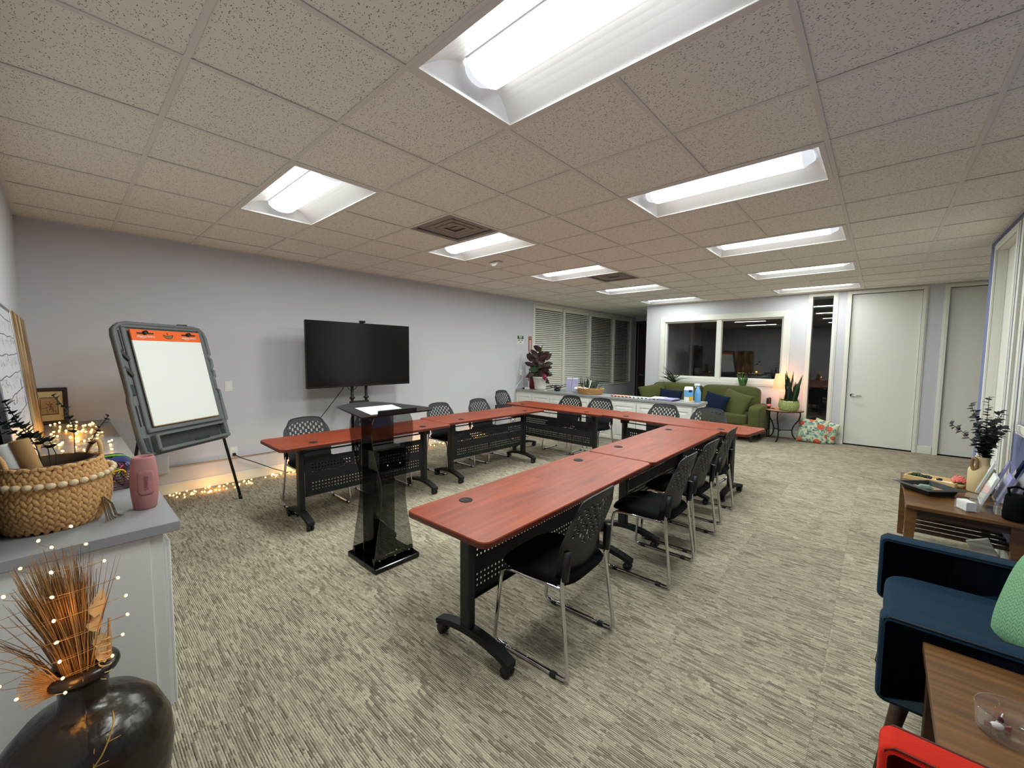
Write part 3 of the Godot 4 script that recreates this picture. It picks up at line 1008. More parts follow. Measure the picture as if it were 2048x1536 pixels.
# ---------------------------------------------------------------- training tables
func make_table(t: Node3D, l: float) -> void:      # long along x; the sitter is on +z
	var b := Mb.new()
	b.slab(l, 0.56, 0.045, 0.712, 0.74, 0.004)
	part("tabletop", b, M.cherry, t)
	b = Mb.new()
	var r0 := Mb.round_rect(l + 0.003, 0.563, 0.046, 6, 0.714)
	var n := r0.size()
	b.smooth()
	for k in n:
		var m := (k + 1) % n
		b.quad(r0[k], r0[m], r0[m] + Vector3(0, 0.021, 0), r0[k] + Vector3(0, 0.021, 0))
	part("edge_band", b, M.cherry_edge, t)
	for s in [-1.0, 1.0]:
		var g := Mb.new(true)
		g.lathe([Vector2(0.036, 0.739), Vector2(0.037, 0.7425), Vector2(0.03, 0.744), Vector2(0.026, 0.7415), Vector2(0, 0.7415)], 20)
		g.flat()
		g.box(Vector3(0, 0.742, 0.012), Vector3(0.022, 0.002, 0.02))
		part("grommet", g, M.black_matte, t, Vector3(s * (l / 2 - 0.30), 0, -0.16))
	for s in [-1.0, 1.0]:
		var x: float = s * (l / 2 - 0.22)
		var c := Mb.new()
		c.box(Vector3(0, 0.40, -0.06), Vector3(0.048, 0.60, 0.075), 0.008)
		c.box(Vector3(0, 0.70, -0.02), Vector3(0.06, 0.02, 0.34), 0.004)
		c.box(Vector3(0, 0.665, -0.06), Vector3(0.07, 0.06, 0.12), 0.01)
		var leg := part("leg", c, M.black, t, Vector3(x, 0, 0))
		var pr := PackedVector2Array()
		for k in 13:
			var u := -1.0 + k / 6.0
			pr.append(Vector2(u * 0.265, 0.128 - 0.052 * u * u))
		for k in 13:
			var u := 1.0 - k / 6.0
			pr.append(Vector2(u * 0.262, 0.094 - 0.046 * u * u))
		c = Mb.new()
		c.prism(pr, 0.056, Transform3D(Basis(Vector3.UP, -PI / 2), Vector3(0.028, 0, -0.02)))
		part("foot", c, M.black_matte, leg)
		for e in [-1.0, 1.0]:
			var w := Mb.new(true)
			for o in [-0.015, 0.015]:
				w.cyl(Vector3(o - 0.009, 0.027, 0), Vector3(o + 0.009, 0.027, 0), 0.027, 0.027, 14)
			w.cyl(Vector3(0, 0.027, 0), Vector3(0, 0.068, 0), 0.012, 0.012, 8)
			w.flat()
			w.box(Vector3(0, 0.05, 0.006), Vector3(0.05, 0.012, 0.044), 0.004)
			part("caster", w, M.black, leg, Vector3(0, 0, -0.02 + e * 0.235))
	# the modesty panel: a sheet with two bands of square holes
	var w2 := l / 2 - 0.25
	var xs := [-w2]
	var x := -w2 + 0.05
	while x < w2 - 0.06:
		xs.append(x)
		xs.append(x + 0.012)
		x += 0.0285
	xs.append(w2)
	var ys := [0.245]
	for base in [0.29, 0.455]:
		for k in 3:
			ys.append(base + k * 0.030)
			ys.append(base + k * 0.030 + 0.012)
	ys.append(0.575)
	var p := Mb.new()
	var solid := func(i: int, j: int) -> bool: return not (i % 2 == 1 and j % 2 == 1)
	for j in ys.size() - 1:
		var i := 0
		while i < xs.size() - 1:
			if not solid.call(i, j):
				for e in [[0, 0, 1, 0], [1, 0, 1, 1], [1, 1, 0, 1], [0, 1, 0, 0]]:
					var q0 := Vector3(xs[i + e[0]], ys[j + e[1]], 0)
					var q1 := Vector3(xs[i + e[2]], ys[j + e[3]], 0)
					p.quad(q1 + Vector3(0, 0, -0.0015), q0 + Vector3(0, 0, -0.0015), q0 + Vector3(0, 0, 0.0015), q1 + Vector3(0, 0, 0.0015))
				i += 1
				continue
			var i1 := i
			while i1 + 1 < xs.size() - 1 and solid.call(i1 + 1, j):
				i1 += 1
			for f in [-1.0, 1.0]:
				var q := [Vector3(xs[i], ys[j], f * 0.0015), Vector3(xs[i1 + 1], ys[j], f * 0.0015), Vector3(xs[i1 + 1], ys[j + 1], f * 0.0015), Vector3(xs[i], ys[j + 1], f * 0.0015)]
				p.out(q, Vector3(0, 0.4, 0))
			i = i1 + 1
	part("modesty_panel", p, M.black_matte, t, Vector3(0, 0, -0.078))
	p = Mb.new()
	p.box(Vector3(0, 0.243, -0.07), Vector3(2 * w2, 0.006, 0.02), 0.001)
	p.box(Vector3(0, 0.577, -0.07), Vector3(2 * w2, 0.006, 0.02), 0.001)
	part("panel_lip", p, M.black, t)
	for s in [-1.0, 1.0]:
		p = Mb.new(true)
		var pts := []
		for k in 16:
			var a := TAU * k / 16
			pts.append(Vector3(cos(a) * 0.012 + signf(cos(a)) * 0.016, sin(a) * 0.010, 0))
		p.tube(pts, 0.0028, 6, true)
		part("slot_grommet", p, M.black, t, Vector3(s * (w2 - 0.045), 0.55, -0.082))
	p = Mb.new(true)
	p.cyl(Vector3(-w2, 0.645, -0.075), Vector3(w2, 0.645, -0.075), 0.008, 0.008, 8)
	part("tilt_rod", p, M.black, t)

func build_tables() -> void:
	var d := [
		[-1.466, -1.995, 91.2, 1.735, "front right cherry training table with rounded corner nearest the camera"],
		[-1.478, -3.745, 90.4, 1.735, "cherry training table behind the front right one, meeting the cross table"],
		[-3.80, -2.02, -91.0, 1.735, "front left cherry training table behind the dark lectern"],
		[-3.845, -3.765, -92.0, 1.735, "cherry training table behind the front left one, overlapping it slightly"],
		[-3.575, -5.02, 178.5, 1.79, "left of the two far cross tables, near the corner chair"],
		[-1.80, -4.945, 173.6, 1.77, "right of the two far cross tables, its free end near the sofa"]]
	for i in d.size():
		var e: Array = d[i]
		var t := thing("training_table", e[4], "table", Vector3(e[0], 0, e[1]), deg_to_rad(e[2]), "cherry training tables set in a U")
		t.position.y = 0.0006 * i
		make_table(t, e[3])

# ---------------------------------------------------------------- stacking chairs
func chair_back() -> ArrayMesh:
	var nu := 35
	var nv := 28
	var us := [-1.0]          # slots are wider than the webs between them
	for i in nu:
		us.append(us[i] + (0.68 if i % 2 == 0 else 1.34))
	var span: float = us[nu] + 1.0
	for i in nu + 1:
		us[i] = -1.0 + 2.0 * (us[i] + 1.0) / span
	var at := func(i: int, j: int, side: float) -> Vector3:
		var u: float = us[i]
		var v := float(j) / nv
		var top := 0.862 - 0.028 * u * u - 0.06 * pow(absf(u), 7.0)
		var bot := 0.435 + 0.03 * u * u
		var y := lerpf(bot, top, v)
		var hw := lerpf(0.205, 0.228, smoothstep(0.0, 0.6, v)) - 0.012 * smoothstep(0.75, 1.0, v)
		hw -= 0.03 * pow(maxf(0.0, (v - 0.9) / 0.1), 2.0) * smoothstep(0.6, 1.0, absf(u))
		var z := 0.17 + 0.16 * pow(v, 1.3) * 0.62 - 0.045 * u * u
		return Vector3(u * hw, y, z + side * 0.0022)
	var hole := func(i: int, j: int) -> bool:
		if i < 0 or j < 0 or i >= nu or j >= nv:
			return false
		var u := absf(us[i] + us[i + 1]) * 0.5
		var v := (j + 0.5) / nv
		if i % 2 == 0 or u > 0.78 or v < 0.40 or v > 0.91 - 0.10 * u * u:
			return false
		if v < 0.40 + 0.34 * maxf(0.0, u - 0.25):
			return false
		return posmod(j + (2 if (i / 2) % 2 == 0 else 0), 4) < 2
	var m := Mb.new(true)
	for i in nu:
		for j in nv:
			if hole.call(i, j):
				m.flat()
				for e in [[0, 0, 1, 0], [1, 0, 1, 1], [1, 1, 0, 1], [0, 1, 0, 0]]:
					m.quad(at.call(i + e[2], j + e[3], -1.0), at.call(i + e[0], j + e[1], -1.0), at.call(i + e[0], j + e[1], 1.0), at.call(i + e[2], j + e[3], 1.0))
				m.smooth()
				continue
			m.quad(at.call(i, j, 1.0), at.call(i + 1, j, 1.0), at.call(i + 1, j + 1, 1.0), at.call(i, j + 1, 1.0))
			m.smooth(1)
			m.quad(at.call(i + 1, j, -1.0), at.call(i, j, -1.0), at.call(i, j + 1, -1.0), at.call(i + 1, j + 1, -1.0))
			m.smooth()
	m.smooth(2)
	for i in nu:
		m.quad(at.call(i, nv, 1.0), at.call(i + 1, nv, 1.0), at.call(i + 1, nv, -1.0), at.call(i, nv, -1.0))
		m.quad(at.call(i + 1, 0, 1.0), at.call(i, 0, 1.0), at.call(i, 0, -1.0), at.call(i + 1, 0, -1.0))
	for j in nv:
		m.quad(at.call(nu, j, 1.0), at.call(nu, j, -1.0), at.call(nu, j + 1, -1.0), at.call(nu, j + 1, 1.0))
		m.quad(at.call(0, j, -1.0), at.call(0, j, 1.0), at.call(0, j + 1, 1.0), at.call(0, j + 1, -1.0))
	# a rolled rim along the top
	var rim := []
	for i in nu + 1:
		rim.append(at.call(i, nv, 0.0))
	m.tube(rim, 0.0062, 6)
	return m.done()

func make_chair(t: Node3D) -> void:      # the sitter looks towards -z
	part("backrest", chair_back(), M.chair_shell, t)
	var s := Mb.new(true)
	var f := func(u: float, v: float) -> Vector3:
		var a := u * TAU
		var r := 1.0
		var c := cos(a)
		var d := sin(a)
		var k := pow(pow(absf(c), 4.5) + pow(absf(d), 4.5), -1.0 / 4.5)
		var lift := 0.0
		if v < 0.25:
			r = 0.9 + 0.1 * sin(v / 0.25 * PI / 2)
			lift = lerpf(0.425, 0.44, v / 0.25)
		elif v < 0.6:
			r = 1.0 - 0.07 * pow((v - 0.25) / 0.35, 2.0)
			lift = lerpf(0.44, 0.468, (v - 0.25) / 0.35)
		else:
			r = 0.93 * (1.0 - (v - 0.6) / 0.4)
			lift = 0.468 + 0.006 * (v - 0.6) / 0.4
		var p := Vector3(c * k * 0.226 * r, lift, -d * k * 0.222 * r)
		if p.z < -0.1:
			p.y -= 0.022 * pow((-0.1 - p.z) / 0.12, 2.0)
		p.z -= 0.015
		return p
	s.grid(44, 12, f)
	s.flat()
	s.box(Vector3(0, 0.428, -0.01), Vector3(0.36, 0.012, 0.36), 0.004)
	part("seat", s, M.black_cloth, t)
	for e in [-1.0, 1.0]:
		var pts := [Vector3(e * 0.205, 0.60, 0.186), Vector3(e * 0.222, 0.44, 0.175), Vector3(e * 0.24, 0.07, 0.222), Vector3(e * 0.241, 0.028, 0.226), Vector3(e * 0.241, 0.013, 0.205), Vector3(e * 0.241, 0.012, 0.16), Vector3(e * 0.241, 0.012, -0.17), Vector3(e * 0.241, 0.014, -0.205), Vector3(e * 0.240, 0.032, -0.222), Vector3(e * 0.238, 0.08, -0.218), Vector3(e * 0.222, 0.36, -0.198), Vector3(e * 0.220, 0.398, -0.19), Vector3(e * 0.218, 0.415, -0.168), Vector3(e * 0.217, 0.42, -0.12), Vector3(e * 0.216, 0.424, 0.165)]
		var fr := Mb.new(true)
		fr.tube(pts, 0.0105, 8)
		part("sled_frame", fr, M.chrome, t)
		fr = Mb.new(true)
		fr.tube([Vector3(e * 0.212, 0.47, 0.185), Vector3(e * 0.210, 0.54, 0.19), Vector3(e * 0.207, 0.61, 0.196)], [0.019, 0.021, 0.020], 10)
		part("back_sleeve", fr, M.black, t)
		for z in [0.15, -0.16]:
			fr = Mb.new()
			fr.box(Vector3(e * 0.241, 0.011, z), Vector3(0.028, 0.022, 0.035), 0.004)
			part("glide", fr, M.black, t)
	var c := Mb.new(true)
	c.tube([Vector3(-0.217, 0.418, -0.13), Vector3(0.217, 0.418, -0.13)], 0.009, 8)
	c.tube([Vector3(-0.216, 0.422, 0.13), Vector3(0.216, 0.422, 0.13)], 0.009, 8)
	part("cross_bar", c, M.chrome, t)

func build_chairs() -> void:
	var d := [
		[-1.235, -1.73, 93.0, "black perforated stacking chair nearest the camera, at the front right table"],
		[-1.175, -2.83, 91.0, "second black stacking chair along the right side, seat fully in view"],
		[-1.20, -3.44, 89.0, "third black stacking chair along the right side of the tables"],
		[-1.235, -4.17, 92.0, "farthest black stacking chair on the right side, below the table end"],
		[-4.125, -1.66, -90.0, "black stacking chair at the near end of the left tables, beside the easel"],
		[-4.14, -2.40, -91.0, "black stacking chair seen through the smoked lectern"],
		[-4.19, -3.42, -89.0, "black stacking chair right of the lectern at the second left table"],
		[-4.20, -4.16, -88.0, "black stacking chair farther along the second left table, near the corner"],
		[-4.98, -5.50, -84.0, "black stacking chair alone in the corner by the grey wall and cabinets"],
		[-3.74, -5.36, 180.0, "left black stacking chair behind the far left cross table"],
		[-3.19, -5.36, 179.0, "second black stacking chair behind the far left cross table"],
		[-2.19, -5.31, 177.0, "black stacking chair behind the far right cross table, before white cabinets"],
		[-1.61, -5.30, 176.0, "black stacking chair behind the far right cross table, before the sofa"]]
	var proto: Node3D
	for e in d:
		if proto == null:
			proto = thing("stacking_chair", e[3], "chair", Vector3(e[0], 0, e[1]), deg_to_rad(e[2]), "black stacking chairs round the tables")
			make_chair(proto)
		else:
			copy(proto, "stacking_chair", e[3], Vector3(e[0], 0, e[1]), deg_to_rad(e[2]))

# ---------------------------------------------------------------- lectern
func build_lectern() -> void:
	var t := thing("lectern", "smoked acrylic lectern with hourglass sides on a black base", "lectern", Vector3(-2.697, 0, -1.56))
	var b := Mb.new()
	b.box(Vector3(0, 0.019, 0), Vector3(0.405, 0.038, 0.36), 0.004)
	part("base", b, M.black_gloss, t)
	for s in [[0.150, "front"], [-0.162, "rear"]]:
		var poly := PackedVector2Array()
		var prof := [[0.042, 0.162], [0.20, 0.138], [0.36, 0.110], [0.50, 0.092], [0.62, 0.100], [0.74, 0.130], [0.86, 0.156], [0.96, 0.166], [1.04, 0.160], [1.115, 0.128]]
		for p in prof:
			poly.append(Vector2(-p[1], p[0]))
		for k in prof.size():
			var p: Array = prof[prof.size() - 1 - k]
			poly.append(Vector2(p[1], p[0]))
		b = Mb.new()
		b.prism(poly, 0.008, Transform3D(Basis(Vector3.UP, -PI / 2), Vector3(s[0] + 0.004, 0, 0)))
		part("side_panel", b, M.smoke, t)
	b = Mb.new()
	b.span(Vector3(-0.060, 0.04, -0.13), Vector3(-0.053, 1.115, 0.13))
	part("inner_panel", b, M.smoke_dark, t)
	for s in [0.150, -0.162]:
		b = Mb.new()
		var o := -0.016 if s > 0 else 0.016
		b.box(Vector3(s + o, 0.062, 0), Vector3(0.022, 0.048, 0.318), 0.002)
		part("bracket", b, M.black_gloss, t)
		for z in [-0.12, 0.0, 0.12]:
			b = Mb.new(true)
			b.ball(Vector3(s + (0.006 if s > 0 else -0.006), 0.062, z), Vector3(0.003, 0.006, 0.006), 10, 5)
			part("screw", b, M.chrome, t)
	b = Mb.new()
	b.prism(PackedVector2Array([Vector2(-0.158, 0.04), Vector2(0.146, 0.04), Vector2(0.146, 0.22), Vector2(-0.158, 0.285)]), 0.012, Transform3D(Basis(), Vector3(0, 0, -0.02)))
	part("lower_brace", b, M.black_gloss, t)
	b = Mb.new()
	b.box(Vector3(-0.006, 0.70, 0), Vector3(0.304, 0.012, 0.21), 0.002)
	b.box(Vector3(-0.006, 0.765, -0.10), Vector3(0.304, 0.13, 0.010), 0.002)
	b.box(Vector3(-0.006, 0.765, 0.10), Vector3(0.304, 0.13, 0.010), 0.002)
	b.box(Vector3(0.132, 0.742, 0), Vector3(0.018, 0.085, 0.2), 0.002)
	part("shelf", b, M.black_gloss, t)
	for q in [[0.157, 0.735, -0.05], [0.157, 0.735, 0.05], [0.157, 0.19, -0.012], [0.157, 0.1, -0.012]]:
		b = Mb.new(true)
		b.ball(Vector3(q[0], q[1], q[2]), Vector3(0.003, 0.006, 0.006), 10, 5)
		part("screw", b, M.chrome, t)
	# the sloping top: a straight reading edge towards +x, an arc behind
	var poly := PackedVector2Array()
	for k in 6:
		var a := deg_to_rad(90.0 * k / 5.0)
		poly.append(Vector2(0.22 - 0.07 + 0.07 * sin(a), -0.285 + 0.07 - 0.07 * cos(a)))
	poly.append(Vector2(0.22, 0.30))
	poly.append(Vector2(-0.13, 0.30))
	for k in range(1, 13):
		var a := k / 13.0
		poly.append(Vector2(lerpf(-0.13, 0.15, a) - 0.20 * sin(a * PI) , lerpf(0.30, -0.285, a)))
	var xf := Transform3D(Basis(Vector3.BACK, -0.11), Vector3(0.06, 1.135, 0)) * Transform3D(Basis(Vector3.RIGHT, PI / 2), Vector3(0, 0.005, 0))
	b = Mb.new()
	b.prism(poly, 0.009, xf)
	part("reading_top", b, M.black_gloss, t)
	b = Mb.new()
	b.box(Vector3(0.205, 0.018, 0.03), Vector3(0.012, 0.03, 0.30), 0.002, Transform3D(Basis(Vector3.BACK, -0.11), Vector3(0.06, 1.135, 0)))
	part("book_ledge", b, M.black, t)
	# the printed page that lies on it
	var pg := thing("printed_page", "white printed page lying on the lectern top", "paper", t.position + Vector3(0.06, 1.135, 0))
	var pxf := Basis(Vector3.BACK, -0.11)
	b = Mb.new()
	b.box(Vector3(0.075, 0.0065, 0.075), Vector3(0.22, 0.001, 0.285), 0.0, Transform3D(pxf, Vector3.ZERO))
	part("sheet", b, M.paper, pg)
	var ln := Mb.new()
	for k in 14:
		ln.box(Vector3(-0.01 + k * 0.012, 0.0072, 0.075 + rng.randf_range(-0.01, 0.01)), Vector3(0.0035, 0.0004, rng.randf_range(0.14, 0.23)), 0.0, Transform3D(pxf, Vector3.ZERO))
	part("text_lines", ln, M.toner, pg)

# ---------------------------------------------------------------- television
func build_television() -> void:
	var t := thing("television", "large black flat television on a two pole floor stand", "television", Vector3(-5.113, 0, -2.688), 1.585)
	var b := Mb.new()
	b.box(Vector3(0, 1.504, -0.012), Vector3(1.45, 0.83, 0.035), 0.006)
	b.box(Vector3(0, 1.44, -0.045), Vector3(1.0, 0.5, 0.05), 0.02)
	part("cabinet", b, M.black, t)
	b = Mb.new()
	b.box(Vector3(0, 1.510, 0.0065), Vector3(1.43, 0.80, 0.003), 0.001)
	part("screen", b, M.screen, t)
	b = Mb.new()
	for s in [[0.0, 1.916, 1.45, 0.007], [0.0, 1.096, 1.45, 0.012]]:
		b.box(Vector3(0, s[1], 0.0075), Vector3(s[2], s[3], 0.006), 0.001)
	for s in [-1, 1]:
		b.box(Vector3(s * 0.7225, 1.504, 0.0075), Vector3(0.006, 0.826, 0.006), 0.001)
	part("bezel", b, M.black_gloss, t)
	b = Mb.new(true)
	for s in [-0.1, 0.1]:
		b.cyl(Vector3(s, 0.06, -0.10), Vector3(s, 1.6, -0.10), 0.02, 0.02, 12)
	part("stand_pole", b, M.black, t)
	b = Mb.new()
	b.box(Vector3(0, 0.04, -0.07), Vector3(0.7, 0.04, 0.05), 0.006)
	for s in [-0.32, 0.32]:
		b.box(Vector3(s, 0.035, -0.03), Vector3(0.05, 0.035, 0.5), 0.006)
		for z in [-0.25, 0.19]:
			b.cyl(Vector3(s - 0.012, 0.018, z), Vector3(s + 0.012, 0.018, z), 0.018, 0.018, 12)
	part("stand_base", b, M.black, t)
	b = Mb.new()
	b.box(Vector3(0, 0.82, -0.02), Vector3(0.5, 0.018, 0.26), 0.004)
	b.box(Vector3(0, 0.86, -0.10), Vector3(0.26, 0.05, 0.05), 0.004)
	part("stand_shelf", b, M.black, t)
	for s in [-0.1, 0.1]:
		b = Mb.new(true)
		b.cyl(Vector3(s - 0.035, 0.93, -0.10), Vector3(s + 0.035, 0.93, -0.10), 0.012, 0.012, 8)
		b.cyl(Vector3(s, 0.915, -0.10), Vector3(s, 0.945, -0.10), 0.028, 0.028, 12)
		part("clamp", b, M.black, t)
	var w := thing("webcam", "small black camera clipped to the top of the television", "camera", Vector3(-5.105, 1.921, -2.69), 1.585)
	b = Mb.new()
	b.box(Vector3(0, 0.018, 0.0), Vector3(0.09, 0.026, 0.028), 0.008)
	b.box(Vector3(0, 0.003, -0.005), Vector3(0.04, 0.006, 0.05), 0.001)
	part("body", b, M.black_matte, w)
	b = Mb.new(true)
	b.cyl(Vector3(0, 0.018, 0.013), Vector3(0, 0.018, 0.018), 0.009, 0.008, 14)
	part("lens", b, M.black_gloss, w)
	var c := Mb.new(true)
	c.tube([Vector3(-5.20, 1.10, -2.47), Vector3(-5.22, 1.05, -2.46), Vector3(-5.30, 0.88, -2.36), Vector3(-5.42, 0.66, -2.24), Vector3(-5.50, 0.42, -2.17), Vector3(-5.53, 0.2, -2.15), Vector3(-5.54, 0.01, -2.14)], 0.005, 6)
	tag(part("television_cable", c, M.cord), "thin black cable hanging from the television toward the wall", "cable")
	c = Mb.new(true)
	c.tube([Vector3(-5.18, 1.10, -2.50), Vector3(-5.19, 1.05, -2.53), Vector3(-5.19, 1.03, -2.58), Vector3(-5.19, 1.06, -2.63), Vector3(-5.18, 1.10, -2.65)], 0.004, 6)
	tag(part("television_cable", c, M.cord), "short black cable looping below the television", "cable")

# ---------------------------------------------------------------- flip chart easel
func build_easel() -> void:
	var t := thing("flip_chart_easel", "dark grey moulded easel on thin legs holding the flip chart", "easel", Vector3(-4.589, 0, -0.679))
	var bx := Transform3D(Basis(Vector3.UP, 2.203) * Basis(Vector3.RIGHT, -0.225), Vector3(0, 1.308, 0))
	var hx := [-0.435, 0.42]
	var poly := PackedVector2Array()
	# the outline: round top, notches for the handles at both sides
	var right := [[0.30, 0.46], [0.36, 0.445], [0.395, 0.41], [0.41, 0.36], [0.412, 0.20], [0.392, 0.185], [0.392, 0.165], [0.412, 0.15], [0.412, 0.08], [0.392, 0.065], [0.392, 0.045], [0.412, 0.03], [0.412, -0.02], [0.39, -0.04], [0.39, -0.14], [0.42, -0.16], [0.425, -0.46], [0.40, -0.475], [0.40, -0.60], [0.38, -0.625]]
	for p in right:
		poly.append(Vector2(p[0], p[1]))
	var left := [[0.39, -0.625], [0.425, -0.60], [0.435, -0.475], [0.435, -0.17], [0.425, -0.13], [0.425, -0.02], [0.428, 0.36], [0.418, 0.41], [0.38, 0.445], [0.32, 0.46]]
	for p in left:
		poly.append(Vector2(-p[0], p[1]))
	var b := Mb.new()
	b.prism(poly, 0.035, bx * Transform3D(Basis(), Vector3(0, 0, -0.05)))
	part("shell", b, M.easel, t)
	# raised rims round the shell and round the pad
	b = Mb.new(true)
	var loop := []
	for p in poly:
		loop.append(bx * Vector3(p.x * 0.985, p.y * 0.985, -0.016))
	b.tube(loop, 0.017, 8, true)
	part("rim", b, M.easel, t)
	b = Mb.new()
	for s in [[-0.352, -0.028], [0.352, 0.028]]:
		b.box(Vector3(s[0], 0.0, -0.01), Vector3(0.035, 0.84, 0.02), 0.006, bx)
	b.box(Vector3(0, 0.428, -0.01), Vector3(0.74, 0.025, 0.02), 0.006, bx)
	b.box(Vector3(0, -0.43, -0.004), Vector3(0.74, 0.035, 0.03), 0.006, bx)
	part("pad_surround", b, M.easel, t)
	# the marker tray
	b = Mb.new()
	b.box(Vector3(-0.0, -0.475, 0.012), Vector3(0.66, 0.02, 0.05), 0.005, bx)
	b.box(Vector3(-0.0, -0.60, 0.02), Vector3(0.70, 0.03, 0.08), 0.008, bx)
	for s in [-0.335, 0.335]:
		b.box(Vector3(s, -0.535, 0.012), Vector3(0.03, 0.13, 0.06), 0.006, bx)
	part("marker_tray", b, M.easel, t)
	b = Mb.new()
	b.box(Vector3(0, -0.545, -0.012), Vector3(0.6, 0.10, 0.004), 0.0, bx)
	for s in [-0.39, 0.375]:
		b.box(Vector3(s, -0.54, -0.012), Vector3(0.035, 0.12, 0.012), 0.003, bx)
	part("tray_recess", b, M.easel_dark, t)
	b = Mb.new()
	b.box(Vector3(0.04, -0.578, 0.055), Vector3(0.15, 0.018, 0.01), 0.003, bx)
	part("tray_slot", b, M.black, t)
	# hook slots and handle openings
	for q in [[-0.39, 0.19], [-0.39, 0.06]]:
		b = Mb.new()
		b.box(Vector3(0, 0, 0), Vector3(0.10, 0.026, 0.012), 0.003, bx * Transform3D(Basis(Vector3.BACK, -0.95), Vector3(q[0], q[1], -0.006)))
		part("hook_slot", b, M.black, t)
	for q in [-0.395, 0.385]:
		b = Mb.new()
		b.box(Vector3(q, -0.09, -0.010), Vector3(0.04, 0.09, 0.012), 0.006, bx)
		part("handle_opening", b, M.easel_dark, t)
	for q in [[-0.385, 0.31], [-0.40, -0.30], [-0.375, -0.30]]:
		b = Mb.new()
		b.box(Vector3(q[0], q[1], -0.012), Vector3(0.006, 0.17, 0.008), 0.002, bx)
		part("groove", b, M.easel_dark, t)
	# legs
	var inv := bx.basis
	for q in [[0.36, 0.50], [-0.36, -0.42]]:
		var top: Vector3 = bx * Vector3(q[0], -0.58, -0.04)
		var foot := Vector3(-4.881, 0.0, -1.193) - Vector3(-4.589, 0, -0.679) if q[0] > 0 else Vector3(-4.10, 0.0, -0.395) - Vector3(-4.589, 0, -0.679)
		b = Mb.new(true)
		b.tube([bx * Vector3(q[0], -0.1, -0.045), top, foot + Vector3(0, 0.01, 0)], 0.013, 10)
		b.cyl(foot, foot + (top - foot).normalized() * 0.05, 0.017, 0.016, 10)
		part("leg", b, M.black, t)
	b = Mb.new(true)
	var rt: Vector3 = bx * Vector3(-0.16, 0.1, -0.055)
	var rf: Vector3 = bx * Vector3(-0.22, 0, 0)
	b.tube([rt, Vector3(rf.x - 0.36, 0.006, rf.z + 0.20)], 0.012, 10)
	part("rear_leg", b, M.black, t)
	# the pad
	var o := thing("flip_chart_pad", "white flip chart pad with an orange header on the easel", "paper pad", t.position)
	b = Mb.new()
	b.box(Vector3(0, -0.045, 0.006), Vector3(0.635, 0.71, 0.012), 0.0, bx)
	part("paper", b, M.paper, o)
	b = Mb.new()
	b.box(Vector3(0, 0.355, 0.0065), Vector3(0.635, 0.092, 0.014), 0.001, bx)
	part("header", b, M.orange, o)
	b = Mb.new()
	b.box(Vector3(0, -0.401, 0.007), Vector3(0.635, 0.008, 0.012), 0.0, bx)
	part("card_back", b, M.kraft, o)
	for s in [-0.20, 0.20]:
		b = Mb.new()
		b.box(Vector3(s, 0.370, 0.0145), Vector3(0.14, 0.013, 0.002), 0.0, bx)
		part("slot", b, M.black, o)
		b = Mb.new(true)
		b.cyl(bx * Vector3(s - 0.005, 0.375, 0.012), bx * Vector3(s - 0.005, 0.375, 0.034), 0.018, 0.016, 14)
		part("peg", b, M.black, t)
		var tx := part("print", letters("amazon basics", 0.017), M.paper, o)
		tx.transform = bx * Transform3D(Basis(), Vector3(s, 0.345, 0.0142))
		b = Mb.new(true)
		var sm := []
		for k in 9:
			var a := -1.0 + k / 4.0
			sm.append(bx * Vector3(s - 0.025 + a * 0.028, 0.330 + 0.007 * a * a, 0.0142))
		b.tube(sm, 0.0016, 5)
		part("print", b, M.paper, o)
	b = Mb.new(true)
	var bowl := []
	for k in 15:
		var a := PI + PI * k / 14.0
		bowl.append(bx * Vector3(cos(a) * 0.042, 0.362 + sin(a) * 0.032, 0.0142))
	for k in 7:
		var a := 1.0 - k / 3.0
		bowl.append(bx * Vector3(a * 0.042, 0.362 - 0.006 * (1.0 - a * a) + (0.005 if absf(a) > 0.8 else 0.0), 0.0142))
	b.tube(bowl, 0.0022, 5, true)
	b.tube([bx * Vector3(-0.002, 0.366, 0.0142), bx * Vector3(-0.008, 0.382, 0.0142)], 0.003, 5)
	part("emblem", b, M.easel_dark, o)
	b = Mb.new()
	var fan := PackedVector2Array()
	for k in 13:
		var a := PI + PI * k / 12.0
		fan.append(Vector2(cos(a) * 0.039, 0.360 + sin(a) * 0.029))
	b.prism(fan, 0.0006, bx * Transform3D(Basis(), Vector3(0, 0, 0.0136)))
	part("emblem", b, M.tan, o)

# ---------------------------------------------------------------- cabinets
func cabinet_door(w: float, h: float) -> ArrayMesh:      # faces +z, centred
	var b := Mb.new()
	b.box(Vector3(0, 0, 0.005), Vector3(w, h, 0.010), 0.001)
	for s in [-1, 1]:
		b.box(Vector3(s * (w / 2 - 0.028), 0, 0.014), Vector3(0.056, h, 0.012), 0.003)
		b.box(Vector3(0, s * (h / 2 - 0.028), 0.014), Vector3(w - 0.112, 0.056, 0.012), 0.003)
	# the raised field with sloping edges
	var x := w / 2 - 0.066
	var y := h / 2 - 0.066
	var i := 0.03
	for s in [-1.0, 1.0]:
		b.out([Vector3(s * x, -y, 0.010), Vector3(s * x, y, 0.010), Vector3(s * (x - i), y - i, 0.019), Vector3(s * (x - i), -y + i, 0.019)], Vector3.ZERO)
		b.out([Vector3(-x, s * y, 0.010), Vector3(x, s * y, 0.010), Vector3(x - i, s * (y - i), 0.019), Vector3(-x + i, s * (y - i), 0.019)], Vector3.ZERO)
	b.out([Vector3(-x + i, -y + i, 0.019), Vector3(x - i, -y + i, 0.019), Vector3(x - i, y - i, 0.019), Vector3(-x + i, y - i, 0.019)], Vector3.ZERO)
	return b.done()

